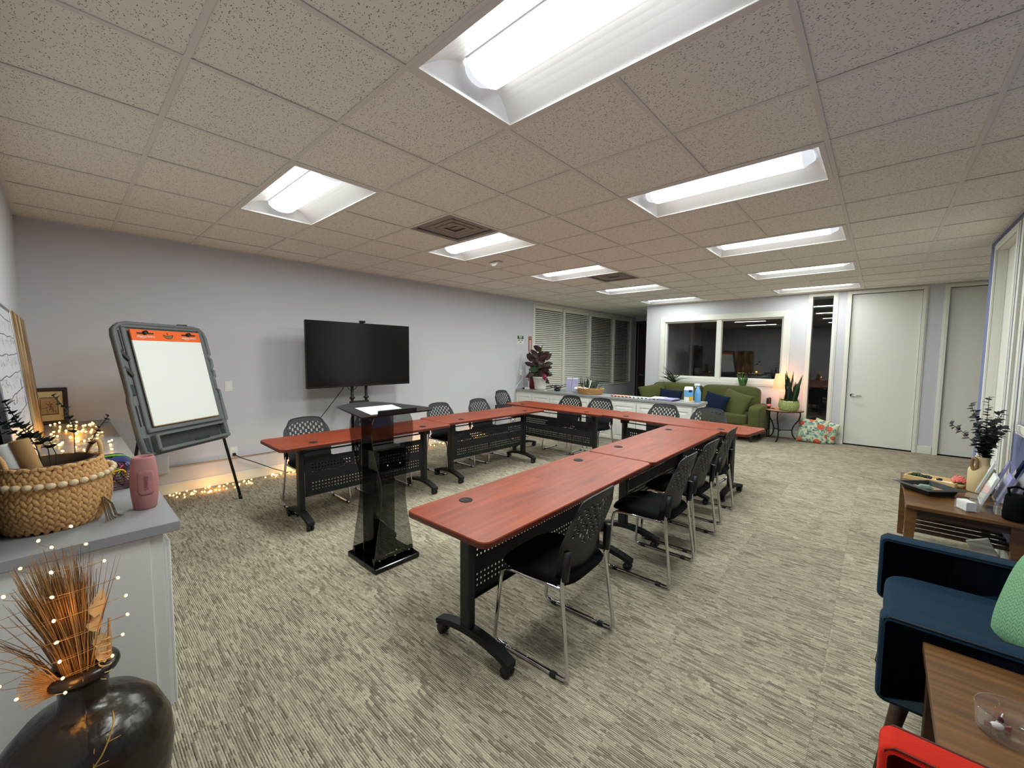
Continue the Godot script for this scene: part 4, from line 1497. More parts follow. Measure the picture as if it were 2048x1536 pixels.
func cabinet(label: String, at: Vector3, turn: float, w: float, h: float, d: float) -> void:   # at: middle of the foot of the front; faces +z
	var t := thing("base_cabinet", label, "cabinet", at, turn)
	var b := Mb.new()
	b.span(Vector3(-w / 2, 0.09, -d), Vector3(w / 2, h, 0), 0.001)
	b.span(Vector3(-w / 2, 0.0, -d), Vector3(w / 2, 0.09, -0.03))
	part("body", b, M.cabinet, t)
	var dw := w / 2 - 0.012
	var dh := h - 0.15
	var m := cabinet_door(dw, dh)
	for s in [-1, 1]:
		part("cabinet_door", m, M.cabinet, t, Vector3(s * w / 4, 0.105 + dh / 2, 0.001))

func build_cabinets() -> void:
	var w := 0.882
	var far := ["white raised panel cabinet against the grey wall, behind the corner chair", "second white raised panel cabinet from the grey wall", "white raised panel cabinet second from the free end", "white raised panel cabinet at the free end of the far counter, before the sofa"]
	for i in 4:
		cabinet(far[i], Vector3(WL + w * (i + 0.5), 0, -6.30), 0.0, w, 0.78, 0.40)
	var b := Mb.new()
	b.span(Vector3(WL, 0.782, -6.73), Vector3(-1.97, 0.82, -6.268), 0.003)
	tag(part("countertop", b, M.laminate), "long grey laminate countertop on the far white cabinets", "countertop")
	b = Mb.new()
	b.prism(PackedVector2Array([Vector2(0, 0), Vector2(0.07, 0), Vector2(0.07, -0.025), Vector2(0.02, -0.09), Vector2(0, -0.09)]), 0.38, Transform3D(Basis(), Vector3(WL + 4 * w, 0.78, -6.70)))
	tag(part("counter_bracket", b, M.cabinet), "white bracket under the free end of the far countertop", "bracket")
	var near := ["white base cabinet in the near corner below the picture frame", "white base cabinet under the fairy lights of the near counter", "white base cabinet under the red basket of the near counter", "white base cabinet nearest the camera, its plain end panel facing the room"]
	for i in 4:
		cabinet(near[i], Vector3(-2.04 - w * (3.5 - i), 0, -0.235), PI, w, 0.82, 0.45)
	var p := Mb.new()
	p.span(Vector3(-2.04, 0.0, -0.16), Vector3(-2.034, 0.09, WN - 0.02), 0.0)
	p.span(Vector3(-2.04, 0.09, -0.195), Vector3(-2.032, 0.815, WN - 0.02), 0.001)
	var ep := part("end_panel", p, M.cabinet, get_node("base_cabinet_007"))
	ep.transform = (get_node("base_cabinet_007") as Node3D).transform.affine_inverse()
	b = Mb.new()
	b.span(Vector3(WL, 0.822, -0.285), Vector3(-2.10 + 0.09, 0.86, WN), 0.002)
	tag(part("countertop", b, M.laminate), "grey laminate countertop carrying the woven basket and pink speaker", "countertop")

# ---------------------------------------------------------------- leaves
func leaf_mesh(l: float, w: float, fold := 0.25, droop := 0.2, tip := 1.0) -> ArrayMesh:    # from the origin along +y, upper side +z
	var b := Mb.new(true)
	var n := 6
	var at := func(i: int, s: float) -> Vector3:
		var t := float(i) / n
		var hw := w * 0.5 * pow(sin(PI * pow(t, 0.8 * tip)), 0.75) if i > 0 and i < n else 0.0
		return Vector3(s * hw, t * l, absf(s) * hw * fold - droop * l * t * t)
	for i in n:
		for s in [-1.0, 1.0]:
			var q := [at.call(i, 0.0), at.call(i, s), at.call(i + 1, s), at.call(i + 1, 0.0)]
			if s > 0:
				b.quad(q[0], q[1], q[2], q[3])
			else:
				b.quad(q[3], q[2], q[1], q[0])
	return b.done()

func sword(l: float, w: float, bend: float, twist := 0.5) -> ArrayMesh:    # a thick upright blade along +y
	var b := Mb.new(true)
	var n := 7
	var rings := []
	for i in n + 1:
		var t := float(i) / n
		var hw := w * 0.5 * (0.75 + 0.6 * t) * (1.0 - pow(t, 3.0)) + 0.0006
		var c := Vector3(bend * t * t, l * t, bend * 0.4 * sin(t * 3.0))
		var a := twist * t
		var x := Vector3(cos(a), 0, sin(a))
		var z := Vector3(-sin(a), 0, cos(a))
		rings.append([c - x * hw + z * hw * 0.25, c + z * 0.001, c + x * hw + z * hw * 0.25, c - z * 0.004])
	for i in n:
		for k in 4:
			var m := (k + 1) % 4
			b.quad(rings[i][m], rings[i][k], rings[i + 1][k], rings[i + 1][m])
	return b.done()

func along(pts: Array, t: float) -> Vector3:
	var f := t * (pts.size() - 1)
	var i := mini(int(f), pts.size() - 2)
	return pts[i].lerp(pts[i + 1], f - i)

func sprig(parent: Node3D, pts: Array, leafs: Array, lm: ArrayMesh, n: int, from := 0.15, size := 1.0) -> void:   # a stem with paired round leaves
	var b := Mb.new(true)
	b.tube(pts, 0.0018, 5)
	var stem := part("stem", b, leafs[0], parent)
	for i in n:
		var t := from + (1.0 - from) * (i / 2) / maxf(1.0, (n / 2) - 0.5)
		var p := along(pts, minf(t, 1.0))
		var d: Vector3 = (along(pts, minf(t + 0.05, 1.0)) - along(pts, maxf(t - 0.05, 0.0))).normalized()
		var side := d.cross(Vector3(sin(i * 2.4), 0.3, cos(i * 2.4))).normalized() * (1.0 if i % 2 == 0 else -1.0)
		var y := (side + d * 0.45 + Vector3(0, rng.randf_range(-0.2, 0.3), 0)).normalized()
		var x := y.cross(d).normalized()
		var o := part("leaf", lm, leafs[rng.randi_range(0, leafs.size() - 1)], stem)
		var k := size * rng.randf_range(0.75, 1.15) * (1.0 - 0.35 * t)
		o.transform = Transform3D(Basis(x, y, x.cross(y)).scaled_local(Vector3.ONE * k), p)

# ---------------------------------------------------------------- the near counter
func build_near_counter() -> void:
	var y := 0.86
	# woven basket
	var c := Vector3(-2.325, y, 0.045)
	var t := thing("woven_basket", "large round seagrass basket with wooden beads on the near counter", "basket", c)
	var prof := func(h: float) -> float:       # radius over height
		var u := h / 0.235
		return 0.118 + 0.042 * sin(PI * pow(u, 0.8) * 0.86) * 0.95
	var b := Mb.new(true)
	var pr := [Vector2(0, 0.002), Vector2(0.112, 0.002)]
	for k in 9:
		var h := 0.235 * k / 8.0
		pr.append(Vector2(prof.call(h) - 0.006, h))
	for k in 6:
		var h := 0.235 * (1.0 - k / 5.0) + 0.01
		pr.append(Vector2(prof.call(h) - 0.014, h))
	pr.append(Vector2(0, 0.012))
	b.lathe(pr, 40)
	part("liner", b, M.straw_dark, t)
	b = Mb.new(true)
	for j in 9:
		var h := 0.012 + j * 0.0255
		for s in [-1.0, 1.0]:
			var hh: float = h + (0.0128 if s > 0 else 0.0)
			var r: float = prof.call(hh)
			var slope: float = (prof.call(hh + 0.01) - prof.call(hh - 0.01)) / 0.02
			var x := Transform3D(Basis(Vector3.BACK, -atan(slope)) * Basis(Vector3.RIGHT, s * 0.45), Vector3(r, hh, s * 0.0072))
			b.ball(Vector3.ZERO, Vector3(0.0085, 0.0185, 0.0092), 8, 6, x)
	var braid := b.done()
	for k in 33:
		part("braid", braid, M.wicker, t, Vector3.ZERO, Vector3(0, TAU * k / 33.0, 0))
	b = Mb.new(true)
	for k in 46:
		var a := TAU * k / 46.0
		b.ball(Vector3.ZERO, Vector3(0.0075, 0.008, 0.016), 7, 5, Transform3D(Basis(Vector3.UP, -a) * Basis(Vector3.RIGHT, 0.5 if k % 2 == 0 else -0.5), Vector3(cos(a) * 0.138, 0.238, sin(a) * 0.138)))
	part("rim_braid", b, M.wicker, t)
	b = Mb.new(true)
	b.ball(Vector3.ZERO, Vector3(0.0105, 0.0110, 0.0135), 12, 8)
	var bead := b.done()
	for k in 38:
		var a := TAU * k / 38.0
		part("bead", bead, M.bead, t, Vector3(cos(a) * 0.171, 0.188 - 0.006 * cos(a * 2.0 + 0.6), sin(a) * 0.171), Vector3(0, -a, 0))
	for e in [[-1.9, 0.40], [1.25, 0.40]]:
		b = Mb.new(true)
		var n := 26
		for k in n:
			var u := PI * k / (n - 1)
			var a: float = e[0] + e[1] * -cos(u)
			b.ball(Vector3.ZERO, Vector3(0.0085, 0.0085, 0.0070), 7, 5, Transform3D(Basis(Vector3.UP, -a) * Basis(Vector3.RIGHT, 0.6 - u), Vector3(cos(a) * 0.136, 0.236 + sin(u) * 0.058, sin(a) * 0.136)))
		part("handle", b, M.wicker, t)
	# tassel at its side
	b = Mb.new(true)
	for k in 12:
		var o := rng.randf_range(-0.014, 0.014)
		b.tube([Vector3(0.098, 0.10, -0.128), Vector3(0.105 + o, 0.06, -0.142 + o), Vector3(0.11 + o * 1.5, 0.012, -0.15 + o * 1.2), Vector3(0.12 + o * 2.0, 0.004, -0.158 + o * 2.0)], 0.0014, 5)
	part("tassel", b, M.straw_dark, t)
	# rolls in the basket
	var r1 := thing("paper_tube", "open white cardboard tube standing in the woven basket", "tube", c + Vector3(0.03, 0.014, 0.04))
	var ax := Vector3(-0.03, 0.31, 0.075).normalized()
	var xf := lay(Vector3.ZERO, ax.cross(Vector3(0.3, 0, 1)).normalized(), ax)
	b = Mb.new(true)
	b.lathe([Vector2(0.022, 0.0), Vector2(0.026, 0.0), Vector2(0.026, 0.31), Vector2(0.0265, 0.318), Vector2(0.0235, 0.318), Vector2(0.0232, 0.27), Vector2(0, 0.27)], 22, xf)
	part("tube_wall", b, M.white, r1)
	b = Mb.new(true)
	b.lathe([Vector2(0, 0.272), Vector2(0.0228, 0.272), Vector2(0.0228, 0.274), Vector2(0, 0.274)], 22, xf)
	part("dark_inside", b, M.slate, r1)
	var r2 := thing("paper_tube", "brown kraft cardboard tube with a capped end in the woven basket", "tube", c + Vector3(0.03, 0.014, -0.01))
	ax = Vector3(-0.02, 0.33, 0.085).normalized()
	xf = lay(Vector3.ZERO, ax.cross(Vector3(0.3, 0, 1)).normalized(), ax)
	b = Mb.new(true)
	b.lathe([Vector2(0, 0.0), Vector2(0.0255, 0.0), Vector2(0.0255, 0.33), Vector2(0.0225, 0.333), Vector2(0.0215, 0.326), Vector2(0, 0.326)], 22, xf)
	part("tube_wall", b, M.kraft, r2)
	# eucalyptus in the basket
	var lm := leaf_mesh(0.034, 0.026, 0.2, 0.15, 0.9)
	var e := thing("eucalyptus_bunch", "dark green and purple eucalyptus stems standing in the woven basket", "foliage", c)
	var w := func(p: Vector3) -> Vector3: return p - c
	var g := [M.leaf_gray, M.leaf_gray, M.leaf_pale, M.leaf]
	var pr2 := [M.leaf_purple, M.leaf_purple, M.leaf_gray]
	var foot := Vector3(-2.34, 0.88, 0.03)
	sprig(e, [w.call(foot), w.call(Vector3(-2.38, 1.11, -0.02)), w.call(Vector3(-2.42, 1.21, -0.022)), w.call(Vector3(-2.44, 1.28, -0.005)), w.call(Vector3(-2.46, 1.345, 0.03))], g, lm, 26, 0.45, 0.85)
	sprig(e, [w.call(foot), w.call(Vector3(-2.38, 1.10, -0.05)), w.call(Vector3(-2.40, 1.18, -0.08)), w.call(Vector3(-2.42, 1.25, -0.125))], pr2, lm, 20, 0.5, 0.85)
	sprig(e, [w.call(foot), w.call(Vector3(-2.38, 1.14, 0.05)), w.call(Vector3(-2.40, 1.20, 0.085)), w.call(Vector3(-2.42, 1.26, 0.13))], g, lm, 26, 0.45, 1.2)
	sprig(e, [w.call(foot), w.call(Vector3(-2.37, 1.16, 0.08)), w.call(Vector3(-2.40, 1.25, 0.12)), w.call(Vector3(-2.42, 1.33, 0.15))], g, lm, 26, 0.45, 1.2)
	sprig(e, [w.call(foot), w.call(Vector3(-2.36, 1.12, 0.03)), w.call(Vector3(-2.38, 1.17, 0.045)), w.call(Vector3(-2.39, 1.2, 0.09))], g, lm, 22, 0.5, 1.1)
	sprig(e, [w.call(foot), w.call(Vector3(-2.36, 1.14, 0.075)), w.call(Vector3(-2.37, 1.22, 0.13)), w.call(Vector3(-2.36, 1.28, 0.17))], g, lm, 24, 0.45, 1.3)
	# pink speaker
	var s := thing("portable_speaker", "dusty pink cylindrical speaker standing on the near counter", "speaker", Vector3(-2.285, y, -0.212), -0.1)
	b = Mb.new(true)
	b.lathe([Vector2(0, 0.0), Vector2(0.034, 0.0), Vector2(0.038, 0.004), Vector2(0.0445, 0.06), Vector2(0.0465, 0.11), Vector2(0.0445, 0.16), Vector2(0.038, 0.214), Vector2(0.035, 0.221), Vector2(0.031, 0.219), Vector2(0.029, 0.210), Vector2(0, 0.207)], 32)
	part("body", b, M.pink, s)
	b = Mb.new(true)
	var badge := func(u: float, v: float, k: float) -> Vector3:
		var a := 0.13 + u * 0.62
		var h := 0.115 + v * 0.052
		var r := 0.0462 - 0.55 * (h - 0.11) * (h - 0.11) + k
		return Vector3(cos(a) * r, h, -sin(a) * r)
	var rr := []
	for k in 20:
		var a := TAU * k / 20
		rr.append(Vector2(signf(cos(a)) * pow(absf(cos(a)), 0.4), signf(sin(a)) * pow(absf(sin(a)), 0.4)))
	for k in 20:
		var p: Vector2 = rr[k]
		var q: Vector2 = rr[(k + 1) % 20]
		for gi in 5:
			var g0 := gi / 5.0
			var g1 := (gi + 1) / 5.0
			b.quad(badge.call(p.x * g0, p.y * g0, 0.0014), badge.call(p.x * g1, p.y * g1, 0.0014), badge.call(q.x * g1, q.y * g1, 0.0014), badge.call(q.x * g0, q.y * g0, 0.0014))
		b.quad(badge.call(p.x, p.y, -0.002), badge.call(q.x, q.y, -0.002), badge.call(q.x, q.y, 0.0014), badge.call(p.x, p.y, 0.0014))
	part("badge", b, M.pink_gloss, s)
	var tx := part("print", letters("CHARGE", 0.0125, 0.0006), M.pink_print, s)
	tx.transform = Transform3D(Basis(Vector3.UP, PI / 2 + 0.1) * Basis(Vector3.BACK, PI / 2), Vector3(cos(0.13) * 0.0492, 0.118, -sin(0.13) * 0.0492))
	# red wire basket with lanyards, blue box
	var rb := thing("wire_basket", "dark red wire basket full of coloured lanyards behind the speaker", "basket", Vector3(-2.80, y, -0.125), 0.1)
	b = Mb.new(true)
	for k in 7:
		var h := 0.004 + k * 0.0125
		var pts := []
		for q in Mb.round_rect(0.27 + h * 0.3, 0.155 + h * 0.3, 0.03, 4, h):
			pts.append(q)
		b.tube(pts, 0.0022, 5, true)
	part("wire_hoops", b, M.maroon, rb)
	b = Mb.new(true)
	var lo := Mb.round_rect(0.27, 0.155, 0.03, 10, 0.003)
	var hi := Mb.round_rect(0.294, 0.179, 0.03, 10, 0.08)
	for k in lo.size():
		b.tube([lo[k], hi[k]], 0.0016, 4)
	for k in 14:
		b.tube([Vector3(-0.13 + k * 0.02, 0.003, -0.075), Vector3(-0.13 + k * 0.02, 0.003, 0.075)], 0.0016, 4)
	part("wire_ribs", b, M.maroon, rb)
	var lc := [["purple", M.purple], ["yellow", M.yellow], ["lime green", M.lime], ["magenta", M.magenta], ["dark red", M.maroon], ["white", M.white]]
	for i in 6:
		var ly := thing("lanyard", "%s lanyard looped in the dark red wire basket" % lc[i][0], "lanyard", rb.position + Vector3(0.05 - i * 0.022, 0.03, -0.02 + 0.012 * (i % 3)), i * 1.1, "lanyards in the wire basket")
		b = Mb.new(true)
		var pts := []
		for k in 22:
			var a := TAU * k / 22.0
			pts.append(Vector3(cos(a) * (0.062 - 0.003 * i), 0.022 + 0.02 * sin(a * 2.0 + i) + 0.026 * sin(a), sin(a) * 0.04))
		b.tube(pts, 0.0045, 5, true)
		part("strap", b, lc[i][1], ly)
	var bb := thing("blue_pouch", "shiny blue pouch with a green band behind the red basket", "pouch", Vector3(-3.20, y, -0.16), 0.08)
	b = Mb.new(true)
	b.grid(28, 10, func(u, v):
		var a: float = u * TAU
		var k := pow(pow(absf(cos(a)), 4.0) + pow(absf(sin(a)), 4.0), -0.25)
		var r := sin(PI * clampf(v, 0.001, 0.999))
		return Vector3(cos(a) * k * 0.17 * pow(r, 0.35), 0.032 - 0.032 * cos(PI * v), -sin(a) * k * 0.085 * pow(r, 0.35)))
	part("body", b, M.blue, bb)
	b = Mb.new(true)
	var band := []
	for k in 20:
		var a := TAU * k / 20
		band.append(Vector3(-0.02, 0.034 + sin(a) * 0.034, cos(a) * 0.089))
	b.tube(band, 0.006, 5, true)
	part("band", b, M.lime, bb)
	# planning whiteboard leaning on the wall, art panel, black panel, picture
	var wb := thing("whiteboard", "white planning board covered in handwriting, leaning on the near wall", "whiteboard", Vector3(-3.14, y, 0.125))
	var tilt := Basis(Vector3.UP, PI) * Basis(Vector3.RIGHT, -0.085)
	var wt := Transform3D(tilt, Vector3.ZERO)
	b = Mb.new()
	b.box(Vector3(0, 0.45, 0), Vector3(1.30, 0.87, 0.014), 0.002, wt)
	part("panel", b, M.board_white, wb)
	b = Mb.new()
	for q in [-1, 1]:
		b.box(Vector3(q * 0.658, 0.45, 0), Vector3(0.018, 0.90, 0.024), 0.003, wt)
		b.box(Vector3(0, 0.45 + q * 0.443, 0), Vector3(1.30, 0.016, 0.024), 0.003, wt)
	part("frame", b, M.steel, wb)
	var im := Image.create(1024, 700, false, Image.FORMAT_RGB8)
	im.fill(Color(0.80, 0.81, 0.83))
	for r in 9:
		var yy := 40 + r * 78
		var last := Vector2(10, yy)
		for k in range(1, 12):
			var p := Vector2(10 + k * 91, yy + rng.randf_range(-5, 5))
			stroke(im, last, p, 4, Color(0.25, 0.25, 0.28))
			last = p
		for k in 34:
			var x := rng.randf_range(15, 990)
			var hgt := rng.randf_range(14, 30)
			var p := Vector2(x, yy + rng.randf_range(12, 40))
			for q in 4:
				var p2 := p + Vector2(rng.randf_range(2, 12), rng.randf_range(-hgt, hgt) * 0.5)
				stroke(im, p, p2, 3, Color(0.30, 0.30, 0.33))
				p = p2
	for d in [[880, 330], [930, 410]]:
		disc(im, Vector2(d[0], d[1]), 26, Color(0.06, 0.10, 0.55))
	var pm := mat(Color.WHITE, 0.3)
	pm.albedo_texture = ImageTexture.create_from_image(im)
	var pq := part("handwriting", sheet(1.29, 0.86), pm, wb)
	pq.transform = wt * Transform3D(Basis(), Vector3(0, 0.45, 0.0078))
	var ar := thing("art_panel", "gold and brown textured art panel leaning in the near corner", "painting", Vector3(-4.46, y, 0.135))
	wt = Transform3D(Basis(Vector3.UP, PI) * Basis(Vector3.RIGHT, -0.07), Vector3.ZERO)
	b = Mb.new()
	b.box(Vector3(0, 0.45, 0), Vector3(1.24, 0.90, 0.03), 0.003, wt)
	part("canvas", b, M.cream, ar)
	var v1 := noise(0.012, 4, 31)
	var v2 := noise(0.05, 3, 33)
	pm = mat(Color.WHITE, 0.5)
	pm.albedo_texture = paint(384, 288, func(x, y2):
		var q := 0.5 + 0.8 * v1.get_noise_2d(x * 1.2 + 20.0 * v2.get_noise_2d(x, y2), y2 * 0.18)
		var c1 := Color(0.28, 0.17, 0.07).lerp(Color(0.80, 0.62, 0.28), clampf(q, 0.0, 1.0))
		return c1.lerp(Color(0.88, 0.82, 0.66), clampf(v2.get_noise_2d(x * 0.4, y2 * 0.1) * 1.4, 0.0, 1.0)))
	pq = part("painted_face", sheet(1.24, 0.90), pm, ar)
	pq.transform = wt * Transform3D(Basis(), Vector3(0, 0.45, 0.0158))
	var bp := thing("chalkboard", "small black panel leaning on the wall left of the whiteboard", "panel", Vector3(-2.245, y, 0.185))
	wt = Transform3D(Basis(Vector3.UP, PI) * Basis(Vector3.RIGHT, -0.03), Vector3.ZERO)
	b = Mb.new()
	b.box(Vector3(0, 0.25, 0), Vector3(0.34, 0.50, 0.012), 0.002, wt)
	part("board", b, M.black, bp)
	b = Mb.new()
	for q in [-1, 1]:
		b.box(Vector3(q * 0.17, 0.25, 0), Vector3(0.012, 0.51, 0.02), 0.002, wt)
		b.box(Vector3(0, 0.25 + q * 0.25, 0), Vector3(0.34, 0.012, 0.02), 0.002, wt)
	part("frame", b, M.black_matte, bp)
	var pf := thing("picture_frame", "brown wooden picture frame with a small drawing, in the near corner", "picture", Vector3(WL + 0.065, y, 0.09))
	wt = Transform3D(Basis(Vector3.UP, PI / 2) * Basis(Vector3.RIGHT, -0.13), Vector3.ZERO)
	b = Mb.new()
	for q in [-1, 1]:
		b.box(Vector3(q * 0.10, 0.165, 0), Vector3(0.032, 0.33, 0.022), 0.005, wt)
		b.box(Vector3(0, 0.165 + q * 0.149, 0), Vector3(0.20, 0.032, 0.022), 0.005, wt)
	part("frame", b, M.dark_wood, pf)
	b = Mb.new()
	b.box(Vector3(0, 0.165, -0.003), Vector3(0.19, 0.29, 0.006), 0.0, wt)
	part("mount", b, M.cream, pf)
	im = Image.create(128, 128, false, Image.FORMAT_RGB8)
	im.fill(Color(0.66, 0.54, 0.36))
	for k in 12:
		stroke(im, Vector2(rng.randf_range(8, 120), rng.randf_range(40, 120)), Vector2(rng.randf_range(8, 120), rng.randf_range(30, 110)), 3, Color(0.35, 0.20, 0.11))
	for k in 4:
		stroke(im, [Vector2(2, 2), Vector2(124, 2), Vector2(124, 124), Vector2(2, 124)][k], [Vector2(124, 2), Vector2(124, 124), Vector2(2, 124), Vector2(2, 2)][k], 5, Color(0.2, 0.12, 0.07))
	pm = mat(Color.WHITE, 0.5)
	pm.albedo_texture = ImageTexture.create_from_image(im)
	pq = part("drawing", sheet(0.11, 0.16), pm, pf)
	pq.transform = wt * Transform3D(Basis(), Vector3(0, 0.165, 0.0006))

# ---------------------------------------------------------------- bronze jar with dried grasses
func build_vase() -> void:
	var at := Vector3(-1.69, 0, 0.0)
	var t := thing("floor_vase", "large dark bronze jar with a narrow neck and thick rolled lip", "vase", at)
	var pts := [Vector2(0.0, 0.0), Vector2(0.12, 0.0), Vector2(0.13, 0.01), Vector2(0.158, 0.09), Vector2(0.186, 0.19), Vector2(0.197, 0.28), Vector2(0.192, 0.35), Vector2(0.168, 0.415), Vector2(0.13, 0.46), Vector2(0.085, 0.485), Vector2(0.058, 0.498), Vector2(0.054, 0.52), Vector2(0.053, 0.56), Vector2(0.058, 0.574)]
	for k in 9:
		var a := -PI * 0.55 + PI * 1.35 * k / 8.0
		pts.append(Vector2(0.062 + 0.019 * cos(a), 0.591 + 0.019 * sin(a)))
	pts.append(Vector2(0.044, 0.575))
	pts.append(Vector2(0.042, 0.52))
	pts.append(Vector2(0.0, 0.50))
	var b := Mb.new(true)
	b.lathe(pts, 64)
	part("body", b, M.bronze, t)
	var prof := func(h: float) -> float:
		for i in range(1, 10):
			if h <= pts[i + 1].y:
				return lerpf(pts[i].x, pts[i + 1].x, (h - pts[i].y) / maxf(pts[i + 1].y - pts[i].y, 0.001))
		return 0.06
	var line := []
	for k in 24:
		var u := k / 23.0
		var a := lerpf(0.62, -0.55, u)
		var h := lerpf(0.31, 0.475, u) + 0.004 * sin(u * 9.0)
		var r: float = prof.call(h) + 0.001
		line.append(Vector3(cos(a) * r, h, sin(a) * r))
	b = Mb.new(true)
	b.tube(line, 0.0022, 6)
	for k in [5, 9, 13, 17]:
		var p: Vector3 = line[k]
		for s in [-1.0, 1.0]:
			var q: Vector3 = (line[k + 2] as Vector3) + Vector3(0, 0.020 * s, 0.012 * s)
			var rr: float = prof.call(clampf(q.y, 0.1, 0.5)) + 0.001
			q = Vector3(q.x, 0, q.z).normalized() * rr + Vector3(0, q.y, 0)
			b.tube([p, q], [0.0016, 0.0006], 5)
	part("inlaid_twig", b, M.gold, t)
	# dried grasses
	var d := thing("dried_grasses", "bunch of dry straw coloured grasses and leaves in the bronze jar", "dried plants", at + Vector3(0, 0.51, 0))
	b = Mb.new()
	var b2 := Mb.new()
	var lim := WN - 0.012 - at.z
	for k in 430:
		var a := rng.randf() * TAU
		var wild := rng.randf() < 0.22
		var sp := pow(rng.randf(), 0.7) * (0.17 if wild else 0.085)
		var l := rng.randf_range(0.30, 0.47) if wild else rng.randf_range(0.36, 0.49)
		var base := Vector3(cos(a), 0, sin(a)) * 0.026 * rng.randf()
		var tip := Vector3(cos(a) * sp * 0.75 + 0.02, l - sp * 0.5, sin(a) * sp + 0.04)
		tip.z = clampf(tip.z, -0.11, lim)
		var mid := base.lerp(tip, 0.5) + Vector3(0, 0.03, 0)
		mid.x += rng.randf_range(-0.012, 0.012)
		(b if k % 3 else b2).tube([base, mid, tip], [0.0016, 0.0014, 0.0004], 3, false, false)
	part("straw_blades", b, M.straw, d).set_meta("kind", "stuff")
	part("brown_blades", b2, M.straw_dark, d).set_meta("kind", "stuff")
	var lf := leaf_mesh(0.075, 0.034, 0.3, 0.25)
	for q in [[0.05, 0.20, -0.035, 0.3, -0.4], [0.045, 0.14, -0.05, 0.5, -0.9], [0.05, 0.10, -0.045, 0.2, -0.8], [0.04, 0.24, -0.03, -0.2, -0.3]]:
		var o := part("pale_leaf", lf, M.straw_pale, d, Vector3(q[0], q[1], q[2]))
		o.rotation = Vector3(q[4], 1.4, q[3])
	b = Mb.new()
	for k in 15:
		var a := lerpf(-0.5, 0.9, k / 14.0)
		var tip := Vector3(0.05, 0.075 + sin(a + 0.3) * 0.09, 0.045 + cos(a) * 0.075)
		b.tube([Vector3(0.03, 0.06, 0.02), tip], [0.0045, 0.0016], 4)
	part("palm_fan", b, M.straw, d)
	b = Mb.new(true)
	var spiral := []
	for k in 60:
		var u := k / 59.0
		spiral.append(Vector3(0.055 + cos(u * 38.0) * 0.013, 0.06 + u * 0.12, -0.045 + sin(u * 38.0) * 0.013))
	b.tube(spiral, 0.0016, 4)
	part("curled_shaving", b, M.straw_pale, d)
	b = Mb.new(true)
	b.tube([Vector3(0.02, 0.0, -0.02), Vector3(0.035, 0.10, -0.055), Vector3(0.03, 0.22, -0.06)], [0.008, 0.007, 0.003], 7)
	part("cinnamon_stem", b, M.kraft, d)
	# its fairy lights
	var f := thing("fairy_lights", "warm fairy lights on copper wire wound through the dried grasses", "string lights", at + Vector3(0, 0.51, 0))
	var path := []
	for k in 24:
		var a := k * 2.1
		var h := 0.08 + 0.44 * k / 23.0
		var r := 0.03 + 0.10 * sin(PI * minf(1.0, k / 26.0 + 0.15))
		path.append(Vector3(absf(cos(a)) * r * 0.9 + 0.02, h, clampf(0.035 + sin(a) * r * 1.15, -0.10, lim - 0.01)))
	fairy(f, path, 0.0036, 1)
	for q in [[0.30, 0.02], [0.12, 0.03]]:
		var l := OmniLight3D.new()
		l.name = "glow"
		l.light_color = Color(1.0, 0.66, 0.28)
		l.light_energy = 0.006
		l.light_size = 0.02
		l.omni_range = 6.0
		l.omni_attenuation = 2.0
		l.shadow_enabled = true
		f.add_child(l, true)
		l.position = Vector3(0.10, q[0], q[1])

func fairy(t: Node3D, path: Array, r: float, per: int) -> void:     # a wire and a bulb at every stop
	var b := Mb.new(true)
	var smooth := []
	for i in path.size() - 1:
		for k in 4:
			var u := k / 4.0
			var p0: Vector3 = path[maxi(i - 1, 0)]
			var p3: Vector3 = path[mini(i + 2, path.size() - 1)]
			smooth.append((path[i] as Vector3).cubic_interpolate(path[i + 1], p0, p3, u))
	smooth.append(path[path.size() - 1])
	b.tube(smooth, 0.0007, 4)
	part("wire", b, M.wire, t)
	b = Mb.new(true)
	b.ball(Vector3.ZERO, Vector3(r, r * 1.3, r), 8, 6)
	var m := b.done()
	for i in path.size():
		if i % per == 0:
			part("bulb", m, M.bulb, t, path[i], Vector3(rng.randf() * 2.0, rng.randf() * 6.0, 0))

